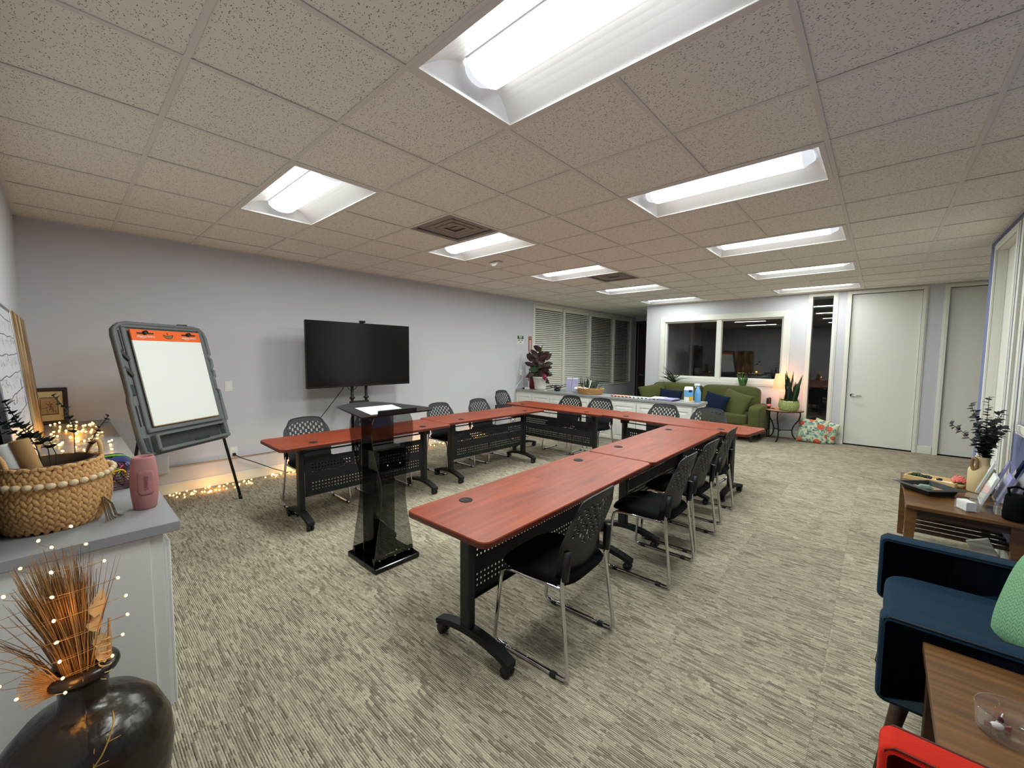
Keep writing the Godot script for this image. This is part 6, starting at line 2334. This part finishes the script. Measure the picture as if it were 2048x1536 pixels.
func floral() -> ImageTexture:
	var im := Image.create(256, 256, false, Image.FORMAT_RGB8)
	im.fill(Color(0.80, 0.80, 0.68))
	var cols := [Color(0.13, 0.36, 0.42), Color(0.28, 0.55, 0.55), Color(0.36, 0.58, 0.42), Color(0.10, 0.22, 0.36), Color(0.55, 0.72, 0.62)]
	for k in 150:
		var c := Vector2(rng.randf_range(8, 248), rng.randf_range(8, 248))
		var r := rng.randf_range(5, 15)
		disc(im, c, r, cols[k % 5])
		ring(im, c, r * 0.7, 2, Color(0.82, 0.82, 0.72))
		disc(im, c, r * 0.32, cols[(k + 2) % 5])
	for k in 60:
		var p := Vector2(rng.randf_range(0, 250), rng.randf_range(0, 250))
		stroke(im, p, p + Vector2.from_angle(rng.randf() * 6.0) * 18.0, 3, Color(0.78, 0.78, 0.66))
	for f in [[190, 80, 30], [28, 60, 24], [30, 232, 22], [170, 240, 28], [110, 10, 20], [246, 170, 20]]:
		var c := Vector2(f[0], f[1])
		for q in 9:
			disc(im, c + Vector2.from_angle(q * TAU / 9.0) * f[2] * 0.72, f[2] * 0.36, Color(0.82, 0.40, 0.30))
		disc(im, c, f[2] * 0.7, Color(0.76, 0.28, 0.22))
		ring(im, c, f[2] * 0.45, 3, Color(0.90, 0.55, 0.42))
		disc(im, c, f[2] * 0.2, Color(0.86, 0.50, 0.28))
	return ImageTexture.create_from_image(im)

func pot(t: Node3D, r0: float, r1: float, h: float, m: Material) -> void:
	var b := Mb.new(true)
	b.lathe([Vector2(0, 0), Vector2(r0, 0), Vector2(r1, h), Vector2(r1 - 0.006, h + 0.002), Vector2(r1 - 0.010, h - 0.012), Vector2(0, h - 0.014)], 24)
	part("pot", b, m, t)

# ---------------------------------------------------------------- armchairs and end table at the right
func armchair(t: Node3D, cloth: Material, piping: Material) -> void:      # the sitter looks towards -x; origin at the floor under the middle
	for s in [-1.0, 1.0]:
		var b := Mb.new()
		b.pad(0.70, 0.31, 0.085, 0.03, 0.014)
		part("arm", b, cloth, t, Vector3(0.0, 0.485, s * 0.41))
		b = Mb.new(true)
		var zz: float = s * (0.41 - 0.0385)
		b.tube([Vector3(-0.34, 0.36, zz), Vector3(-0.34, 0.625, zz), Vector3(-0.325, 0.637, zz), Vector3(0.33, 0.637, zz)], 0.0026, 5)
		zz = s * (0.41 + 0.0385)
		b.tube([Vector3(-0.34, 0.345, zz), Vector3(-0.34, 0.625, zz), Vector3(-0.325, 0.637, zz), Vector3(0.33, 0.637, zz)], 0.0035, 5)
		part("piping", b, piping, t)
	var b := Mb.new()
	b.box(Vector3(0.01, 0.36, 0), Vector3(0.66, 0.07, 0.74), 0.01)
	part("frame", b, cloth, t)
	part("seat_cushion", cushion(0.60, 0.735, 0.13, 0.02), cloth, t, Vector3(-0.03, 0.425, 0), Vector3(-PI / 2, 0, 0))
	part("back", cushion(0.735, 0.50, 0.14, 0.03, [Vector2(-0.18, 0.06), Vector2(0.18, 0.06)]), cloth, t, Vector3(0.285, 0.63, 0), Vector3(0, 0, 0)).basis = Basis(Vector3.BACK, -0.16) * Basis(Vector3.UP, -PI / 2)
	for x in [-1.0, 1.0]:
		for z in [-1.0, 1.0]:
			b = Mb.new(true)
			b.cyl(Vector3(x * 0.325, 0.0, z * 0.37), Vector3(x * 0.27, 0.33, z * 0.34), 0.014, 0.027, 14)
			part("leg", b, M.walnut_dark, t)

func build_seating() -> void:
	var t := thing("armchair", "navy blue armchair on wooden legs against the right wall", "armchair", Vector3(0.395, 0, -2.31), 0.0, "armchairs along the right wall")
	armchair(t, M.navy, mat(Color(0.03, 0.06, 0.09), 0.8))
	var r := thing("armchair", "red orange armchair at the bottom right corner, one arm in view", "armchair", Vector3(0.395, 0, -0.855), 0.0, "armchairs along the right wall")
	armchair(r, M.red, mat(Color(0.30, 0.04, 0.03), 0.8))
	var p := thing("knit_cushion", "mint green knitted cushion on the navy armchair", "cushion", Vector3(0.50, 0.66, -2.24))
	part("cover", pillow_mesh(0.40, 0.42, 0.19), M.mint, p).basis = Basis(Vector3.UP, -PI / 2 + 0.25) * Basis(Vector3.RIGHT, -0.35) * Basis(Vector3.BACK, 0.25)
	# end table between the armchairs
	var e := thing("end_table", "walnut end table between the navy and the red armchair", "table", Vector3(0.435, 0, -1.58))
	var b := Mb.new()
	b.box(Vector3(0, 0.585, 0), Vector3(0.57, 0.03, 0.53), 0.003)
	part("tabletop", b, M.walnut, e)
	b = Mb.new()
	for s in [-1, 1]:
		b.box(Vector3(0, 0.535, s * 0.235), Vector3(0.48, 0.07, 0.02), 0.002)
		b.box(Vector3(s * 0.25, 0.535, 0), Vector3(0.02, 0.07, 0.45), 0.002)
	b.box(Vector3(0, 0.2, 0), Vector3(0.48, 0.02, 0.45), 0.002)
	part("apron", b, M.walnut, e)
	for x in [-1, 1]:
		for z in [-1, 1]:
			b = Mb.new()
			b.box(Vector3(x * 0.255, 0.285, z * 0.24), Vector3(0.035, 0.57, 0.035), 0.003)
			part("leg", b, M.walnut_dark, e)
	var g := thing("glass_dish", "low clear glass dish holding wrapped sweets on the end table", "dish", Vector3(0.285, 0.60, -1.515))
	b = Mb.new(true)
	b.lathe([Vector2(0, 0), Vector2(0.052, 0), Vector2(0.060, 0.008), Vector2(0.064, 0.055), Vector2(0.0645, 0.058), Vector2(0.0615, 0.058), Vector2(0.0565, 0.014), Vector2(0.050, 0.009), Vector2(0, 0.009)], 40)
	part("bowl", b, M.dish_glass, g)
	for k in 3:
		var c := thing("wrapped_sweet", ["red and white wrapped sweet lying in the glass dish", "dark red wrapped sweet in the glass dish", "small blue wrapped sweet at the right of the glass dish"][k], "sweet", g.position + [Vector3(-0.024, 0.017, 0.006), Vector3(-0.018, 0.017, -0.022), Vector3(0.036, 0.017, 0.0)][k], k * 0.9 + 0.3)
		b = Mb.new(true)
		b.ball(Vector3.ZERO, Vector3(0.013, 0.008, 0.009), 10, 6)
		part("sweet", b, [M.white, M.maroon, M.blue][k], c)
		b = Mb.new()
		for s in [-1.0, 1.0]:
			b.prism(PackedVector2Array([Vector2(s * 0.010, -0.002), Vector2(s * 0.010, 0.002), Vector2(s * 0.024, 0.008), Vector2(s * 0.024, -0.008)]), 0.002)
		part("twist", b, [M.magenta, M.white, M.sky][k], c)

# ---------------------------------------------------------------- low walnut table by the blue wall
func build_low_table() -> void:
	var y := 0.52
	var t := thing("low_table", "low walnut table with a slatted shelf along the blue wall", "table", Vector3(0.445, 0, -4.38))
	var b := Mb.new()
	b.box(Vector3(0, y - 0.0125, 0), Vector3(0.53, 0.025, 1.06), 0.003)
	part("tabletop", b, M.walnut, t)
	for x in [-1.0, 1.0]:
		for z in [-1.0, 1.0]:
			b = Mb.new()
			b.prism(PackedVector2Array([Vector2(x * 0.235 - 0.03, y - 0.025), Vector2(x * 0.235 + 0.03, y - 0.025), Vector2(x * 0.245 + 0.018, 0), Vector2(x * 0.245 - 0.018, 0)]), 0.045, Transform3D(Basis(), Vector3(0, 0, z * 0.47 - 0.0225)))
			part("leg", b, M.walnut, t)
	b = Mb.new()
	for s in [-1, 1]:
		b.box(Vector3(s * 0.225, y - 0.06, 0), Vector3(0.018, 0.07, 0.90), 0.002)
		b.box(Vector3(s * 0.225, 0.30, 0), Vector3(0.022, 0.03, 0.90), 0.002)
	b.box(Vector3(0, y - 0.055, -0.47), Vector3(0.42, 0.06, 0.018), 0.002)
	b.box(Vector3(0, y - 0.055, 0.47), Vector3(0.42, 0.06, 0.018), 0.002)
	part("rail", b, M.walnut_dark, t)
	for k in 9:
		b = Mb.new()
		b.box(Vector3(0, 0.322, 0.42 - k * 0.105), Vector3(0.47, 0.014, 0.05), 0.002)
		part("slat", b, M.walnut_dark, t)
	# weathered board leaning on the wall behind it
	var wb := thing("weathered_board", "pale weathered plank leaning on the wall under the low table", "board", Vector3(0.62, 0, -3.74))
	b = Mb.new()
	b.box(Vector3(0, 0.22, 0), Vector3(0.10, 0.46, 0.02), 0.003, Transform3D(Basis(Vector3.BACK, 0.42), Vector3(0.06, 0.0, 0)))
	part("plank", b, M.barn, wb)
	# bamboo tray with little plants
	var tr := thing("bamboo_tray", "pale bamboo tray with small succulents on the low table", "tray", Vector3(0.36, y, -4.71), -0.35)
	b = Mb.new()
	b.box(Vector3(0, 0.007, 0), Vector3(0.30, 0.014, 0.17), 0.002)
	for s in [-1, 1]:
		b.box(Vector3(s * 0.146, 0.018, 0), Vector3(0.010, 0.036, 0.17), 0.002)
		b.box(Vector3(0, 0.018, s * 0.081), Vector3(0.30, 0.036, 0.010), 0.002)
	part("tray", b, M.bamboo, tr)
	for k in 4:
		var su := thing("succulent", ["dark green succulent at the left end of the bamboo tray", "blue grey succulent in the middle of the bamboo tray", "small grey stone beside the succulents in the bamboo tray", "white card lying in the bamboo tray"][k], ["plant", "plant", "stone", "card"][k], tr.position + tr.basis * Vector3([-0.095, -0.03, 0.035, 0.075][k], 0.0145, [0.0, 0.03, -0.02, 0.02][k]))
		b = Mb.new(true)
		if k < 2:
			for q in 18:
				var a := q * 2.4
				var rr := 0.006 + 0.024 * sqrt(q / 18.0)
				b.ball(Vector3.ZERO, Vector3(0.011, 0.022 - 0.012 * q / 18.0, 0.006), 6, 5, Transform3D(Basis(Vector3.UP, -a) * Basis(Vector3.BACK, -1.1 * q / 18.0), Vector3(cos(a) * rr, 0.018, sin(a) * rr)))
			part("rosette", b, M.leaf if k == 0 else M.leaf_pale, su)
		elif k == 2:
			b.ball(Vector3(0, 0.012, 0), Vector3(0.02, 0.012, 0.016), 9, 6)
			part("stone", b, M.slate, su)
		else:
			b.flat()
			b.box(Vector3(0, 0.004, 0), Vector3(0.085, 0.008, 0.05), 0.001)
			part("card", b, M.white, su)
	var fl := thing("pink_flower", "coral pink flower in a small wooden cup on the low table", "flower", Vector3(0.50, y, -4.66))
	b = Mb.new(true)
	b.lathe([Vector2(0, 0), Vector2(0.035, 0), Vector2(0.045, 0.028), Vector2(0.040, 0.03), Vector2(0, 0.022)], 18)
	part("cup", b, M.bamboo, fl)
	b = Mb.new(true)
	for q in 34:
		var a := q * 2.4
		var h := q / 34.0
		var rr := 0.042 * sqrt(1.0 - h * 0.9)
		b.ball(Vector3.ZERO, Vector3(0.006, 0.011, 0.014), 6, 4, Transform3D(Basis(Vector3.UP, -a), Vector3(cos(a) * rr, 0.046 + 0.035 * h, sin(a) * rr)))
	b.ball(Vector3(0, 0.055, 0), Vector3(0.036, 0.03, 0.036), 10, 6)
	part("bloom", b, M.peach, fl)
	b = Mb.new(true)
	b.ball(Vector3(0, 0.034, 0), Vector3(0.034, 0.014, 0.034), 10, 5)
	part("leaves", b, M.leaf, fl)
	# black tray of sand with a crystal
	var bt := thing("sand_tray", "black square edged tray of sand with a pale crystal on the low table", "tray", Vector3(0.315, y, -4.33), 0.72)
	var m := Mb.new()
	var lo := 0.095
	var hi := 0.125
	for k in 4:
		var r := Transform3D(Basis(Vector3.UP, PI / 2 * k), Vector3.ZERO)
		var q := func(x: float, yy: float, z: float) -> Vector3: return r * Vector3(x, yy, z)
		m.out([q.call(-lo, 0.0, lo), q.call(lo, 0.0, lo), q.call(hi - 0.02, 0.032, hi - 0.02), q.call(-hi + 0.02, 0.032, hi - 0.02)], Vector3(0, 0.02, 0))
		m.out([q.call(-hi + 0.02, 0.032, hi - 0.02), q.call(hi - 0.02, 0.032, hi - 0.02), q.call(hi + 0.02, 0.048, hi + 0.02), q.call(-hi - 0.02, 0.048, hi + 0.02)], Vector3(0, 0.06, 0))
		m.out([q.call(-hi - 0.02, 0.048, hi + 0.02), q.call(hi + 0.02, 0.048, hi + 0.02), q.call(hi - 0.012, 0.052, hi - 0.012), q.call(-hi + 0.012, 0.052, hi - 0.012)], Vector3.ZERO)
		m.quad(q.call(-hi + 0.012, 0.052, hi - 0.012), q.call(hi - 0.012, 0.052, hi - 0.012), q.call(lo, 0.012, lo), q.call(-lo, 0.012, lo))
	m.quad(Vector3(-lo, 0.001, -lo), Vector3(lo, 0.001, -lo), Vector3(lo, 0.001, lo), Vector3(-lo, 0.001, lo))
	part("tray", m, M.slate, bt)
	b = Mb.new(true)
	b.grid(10, 10, func(u, v): return Vector3(lerpf(-0.105, 0.105, u), 0.022 + 0.004 * sin(u * 17.0), lerpf(0.105, -0.105, v)))
	part("sand", b, M.sand, bt)
	var cr := thing("crystal", "pale green crystal lying in the sand of the black tray", "crystal", bt.position + Vector3(-0.02, 0.024, 0.02))
	b = Mb.new()
	b.tube([Vector3(-0.04, 0.010, 0.0), Vector3(-0.025, 0.016, 0.004), Vector3(0.02, 0.018, 0.004), Vector3(0.045, 0.010, 0.01)], [0.004, 0.018, 0.017, 0.003], 6)
	part("facets", b, M.crystal, cr)
	# vase of eucalyptus
	var v := thing("eucalyptus_vase", "cream ceramic vase with a knotted handle on the low table", "vase", Vector3(0.605, y, -4.60))
	b = Mb.new(true)
	b.lathe([Vector2(0, 0), Vector2(0.068, 0), Vector2(0.072, 0.006), Vector2(0.072, 0.16), Vector2(0.066, 0.18), Vector2(0.040, 0.205), Vector2(0.036, 0.22), Vector2(0.038, 0.262), Vector2(0.041, 0.268), Vector2(0.034, 0.268), Vector2(0.031, 0.22), Vector2(0, 0.2)], 32)
	part("body", b, M.cream, v)
	b = Mb.new(true)
	var loop := []
	for k in 20:
		var a := TAU * k / 20.0
		loop.append(Vector3(-0.045 + cos(a) * 0.012, 0.215 + sin(a) * 0.045, 0.042 + cos(a) * 0.012))
	b.tube(loop, 0.0105, 8, true)
	part("knot_handle", b, M.tan, v)
	var e := thing("eucalyptus_bouquet", "dark green eucalyptus branches with one reddish branch in the cream vase", "foliage", v.position + Vector3(0, 0.21, 0))
	var lm := leaf_mesh(0.040, 0.032, 0.2, 0.15, 0.9)
	var g := [M.leaf_gray, M.leaf_gray, M.leaf_pale]
	var rd := [M.leaf_purple, M.leaf_burgundy, M.leaf_purple]
	var tips := [[-0.10, 0.50, 0.05], [0.0, 0.56, 0.02], [0.06, 0.46, 0.09], [-0.05, 0.42, -0.12], [0.085, 0.42, -0.05], [0.02, 0.36, 0.10], [0.07, 0.34, 0.14], [-0.06, 0.34, 0.08], [0.10, 0.30, 0.02]]
	for q in tips:
		var tip := Vector3(q[0], q[1], q[2]) * 0.92
		sprig(e, [Vector3(0, 0.0, 0), Vector3(tip.x * 0.12, tip.y * 0.35, tip.z * 0.12), Vector3(tip.x * 0.5, tip.y * 0.68, tip.z * 0.5), tip], g, lm, 44, 0.16, 1.35)
	sprig(e, [Vector3.ZERO, Vector3(-0.04, 0.14, 0.01), Vector3(-0.12, 0.24, 0.03), Vector3(-0.19, 0.30, 0.05)], rd, lm, 36, 0.25, 1.2)
	# card holder
	var ch := thing("card_holder", "clear holder with a block of white cards on the low table", "card holder", Vector3(0.475, y, -3.985), -1.15)
	b = Mb.new()
	b.box(Vector3(0, 0.003, 0.0), Vector3(0.105, 0.006, 0.075), 0.001)
	b.box(Vector3(0, 0.03, 0.036), Vector3(0.105, 0.05, 0.003), 0.0)
	b.box(Vector3(0, 0.055, -0.03), Vector3(0.105, 0.11, 0.003), 0.0, Transform3D(Basis(Vector3.RIGHT, -0.15), Vector3.ZERO))
	part("holder", b, M.clear, ch)
	var cs := thing("card_stack", "block of white cards standing in the clear card holder", "cards", ch.position + Vector3(0, 0.007, 0), -1.15)
	b = Mb.new()
	for k in 12:
		b.box(Vector3(0, 0.028, 0.030 - k * 0.0042), Vector3(0.09, 0.056, 0.0036), 0.0)
	part("cards", b, M.white, cs)
	# brochure racks
	for r in [[Vector3(0.61, y, -4.10), -1.64, 0.24, 0.30, "clear tiered brochure rack in front of the cream vase"], [Vector3(0.63, y, -4.40), -1.72, 0.16, 0.36, "taller clear brochure rack behind the front rack by the vase"]]:
		var h := thing("brochure_rack", r[4], "brochure rack", r[0], r[1])
		var tilt := Transform3D(Basis(Vector3.RIGHT, -0.32), Vector3.ZERO)
		for k in 3:
			b = Mb.new()
			b.box(Vector3(0, r[3] * 0.30, 0.085 - 0.055 * k), Vector3(r[2], r[3] * 0.42, 0.003), 0.0, tilt * Transform3D(Basis(), Vector3(0, 0.035 * k, 0)))
			part("pocket", b, M.clear, h)
		b = Mb.new()
		b.box(Vector3(0, r[3] * 0.5, -0.06), Vector3(r[2], r[3], 0.003), 0.0, tilt)
		b.box(Vector3(0, 0.003, 0.02), Vector3(r[2], 0.006, 0.2), 0.0)
		part("back_plate", b, M.clear, h)
		for k in 3:
			var l := thing("brochure", "%s in the %s" % [["white brochure", "lavender grey brochure", "dark navy brochure"][k], "front clear rack" if r[2] > 0.2 else "taller clear rack by the vase"], "brochure", h.position + Vector3(0, 0.012, 0), r[1])
			b = Mb.new()
			for q in 4:
				b.box(Vector3(-r[2] * 0.04 + 0.008 * k, r[3] * 0.36 + 0.035 * k, 0.068 - 0.055 * k + q * 0.0035), Vector3(r[2] * 0.82, r[3] * 0.66, 0.003), 0.0, tilt)
			part("pages", b, [M.paper, M.lavender, M.toner if r[2] > 0.2 else M.navy_cushion][k], l)
	var bag := thing("black_bag", "black soft bag slumped on the low table at the right edge", "bag", Vector3(0.665, y, -3.92))
	part("body", cushion(0.09, 0.17, 0.07, 0.02), M.black_cloth, bag, Vector3(0, 0.085, 0), Vector3(0, -0.5, -0.06))
	b = Mb.new(true)
	b.tube([Vector3(-0.03, 0.16, 0.02), Vector3(-0.035, 0.20, 0.0), Vector3(0.0, 0.215, -0.01), Vector3(0.035, 0.20, -0.01), Vector3(0.03, 0.16, 0.0)], 0.008, 6)
	part("strap", b, M.black_cloth, bag)

# ---------------------------------------------------------------- on the walls
func build_wall_things() -> void:
	var x := WL
	var face := Basis(Vector3.UP, PI / 2)       # a plate that faces +x
	var on_wall := func(p: Vector3) -> Transform3D: return Transform3D(face, p)
	var t := thing("switch_plate", "blank white wall plate right of the easel", "wall plate", Vector3(x, 1.13, -1.285))
	var b := Mb.new()
	b.box(Vector3(0, 0, 0.003), Vector3(0.075, 0.117, 0.006), 0.002, Transform3D(face, Vector3.ZERO))
	part("plate", b, M.white, t)
	b = Mb.new()
	b.box(Vector3(0, 0, 0.007), Vector3(0.034, 0.068, 0.003), 0.001, Transform3D(face, Vector3.ZERO))
	part("rocker", b, M.white_gloss, t)
	for o in [[Vector3(x, 0.36, -1.31), "cream wall outlet with a black plug, right of the easel leg"], [Vector3(x, 1.145, -6.45), "white wall outlet above the far counter with a white cord"]]:
		t = thing("wall_outlet", o[1], "outlet", o[0])
		b = Mb.new()
		b.box(Vector3(0, 0, 0.003), Vector3(0.075, 0.117, 0.006), 0.002, Transform3D(face, Vector3.ZERO))
		part("plate", b, M.white, t)
		for s in [-0.028, 0.028]:
			b = Mb.new()
			b.box(Vector3(0, s, 0.0065), Vector3(0.034, 0.034, 0.003), 0.004, Transform3D(face, Vector3.ZERO))
			for q in [-0.006, 0.006]:
				b.box(Vector3(q, s + 0.004, 0.0082), Vector3(0.002, 0.009, 0.001), 0.0, Transform3D(face, Vector3.ZERO))
			part("socket", b, M.white_gloss, t)
		b = Mb.new()
		b.box(Vector3(0, -0.028, 0.024), Vector3(0.032, 0.032, 0.034), 0.006, Transform3D(face, Vector3.ZERO))
		part("plug", b, M.black if o[0].y < 1.0 else M.white, t)
	b = Mb.new(true)
	b.tube([Vector3(x + 0.035, 0.33, -1.31), Vector3(x + 0.06, 0.29, -1.36), Vector3(x + 0.06, 0.20, -1.52), Vector3(x + 0.06, 0.09, -1.70), Vector3(x + 0.10, 0.012, -1.86), Vector3(x + 0.3, 0.01, -2.2), Vector3(x + 0.45, 0.01, -2.6)], 0.0055, 6)
	tag(part("power_cable", b, M.cord), "black power cable from the cream outlet down to the carpet", "cable")
	t = thing("cable_raceway", "thin painted cable conduit running low along the long grey wall", "conduit", Vector3(x, 0.30, -0.72))
	b = Mb.new(true)
	b.cyl(Vector3(0.014, 0, 0), Vector3(0.014, 0, -5.5), 0.011, 0.011, 10)
	part("pipe", b, M.wall, t)
	for z in [-0.45, -1.5, -2.6, -3.7, -4.8]:
		b = Mb.new()
		b.box(Vector3(0.010, 0.0, z), Vector3(0.022, 0.03, 0.016), 0.003)
		part("strap_clip", b, M.wall, t)
	t = thing("junction_box", "pale low junction box on the wall below the easel", "box", Vector3(x, 0.36, -0.64))
	b = Mb.new()
	b.box(Vector3(0.022, -0.03, 0), Vector3(0.044, 0.19, 0.15), 0.004)
	part("body", b, M.wall, t)
	b = Mb.new()
	b.box(Vector3(0.046, -0.03, 0), Vector3(0.004, 0.17, 0.13), 0.002)
	part("cover", b, M.wall, t)
	t = thing("wall_sensor", "small black rectangular sensor on the wall above the easel", "sensor", Vector3(x, 1.80, -0.885))
	b = Mb.new()
	b.box(Vector3(0, 0, 0.009), Vector3(0.088, 0.022, 0.018), 0.004, Transform3D(face, Vector3.ZERO))
	part("body", b, M.black, t)
	b = Mb.new()
	b.box(Vector3(0, 0, 0.0185), Vector3(0.03, 0.004, 0.001), 0.0, Transform3D(face, Vector3.ZERO))
	part("print", b, M.toner, t)
	t = thing("wall_hook", "thin dark wire hook on the wall above the easel", "hook", Vector3(x, 1.80, -0.66))
	b = Mb.new()
	b.box(Vector3(0.003, 0, 0), Vector3(0.004, 0.06, 0.004), 0.001)
	part("wire", b, M.tbar, t)
	# signs near the blinds
	t = thing("green_sign", "small white notice with a green header on the grey wall by the blinds", "sign", Vector3(x, 1.84, -6.42))
	b = Mb.new()
	b.box(Vector3(0, 0, 0.002), Vector3(0.22, 0.185, 0.004), 0.001, Transform3D(face, Vector3.ZERO))
	part("panel", b, M.paper, t)
	b = Mb.new()
	b.box(Vector3(0, 0.045, 0.0045), Vector3(0.19, 0.07, 0.001), 0.0, Transform3D(face, Vector3.ZERO))
	part("header", b, M.green, t)
	b = Mb.new()
	for q in [[0.06, 0.11], [0.034, 0.09]]:
		b.box(Vector3(0, q[0], 0.0055), Vector3(q[1], 0.014, 0.001), 0.0, Transform3D(face, Vector3.ZERO))
	part("print", b, M.paper, t)
	b = Mb.new()
	for q in [[-0.045, -0.015, 0.07], [0.05, -0.015, 0.05], [0.0, -0.055, 0.04]]:
		b.box(Vector3(q[0], q[1], 0.0045), Vector3(q[2], 0.018, 0.001), 0.0, Transform3D(face, Vector3.ZERO))
	part("print", b, M.green, t)
	t = thing("red_sign", "narrow red fire extinguisher sign with a white arrow by the blinds", "sign", Vector3(x, 1.755, -6.735))
	b = Mb.new()
	b.box(Vector3(0, 0, 0.002), Vector3(0.105, 0.32, 0.004), 0.001, Transform3D(face, Vector3.ZERO))
	part("panel", b, M.sign_red, t)
	b = Mb.new()
	b.box(Vector3(-0.0, -0.02, 0.0045), Vector3(0.045, 0.21, 0.001), 0.0, Transform3D(face, Vector3.ZERO))
	b.prism(PackedVector2Array([Vector2(-0.04, -0.11), Vector2(0.04, -0.11), Vector2(0, -0.152)]), 0.001, Transform3D(face, Vector3(0.004, 0, 0)))
	part("arrow", b, M.paper, t)
	var fx := part("print", letters("FIRE", 0.026), M.paper, t)
	fx.transform = Transform3D(face, Vector3(0.0055, 0.125, 0))
	var fe := part("print", letters("EXTINGUISHER", 0.024), M.sign_red, t)
	fe.transform = Transform3D(face * Basis(Vector3.BACK, -PI / 2), Vector3(0.0062, -0.015, 0))
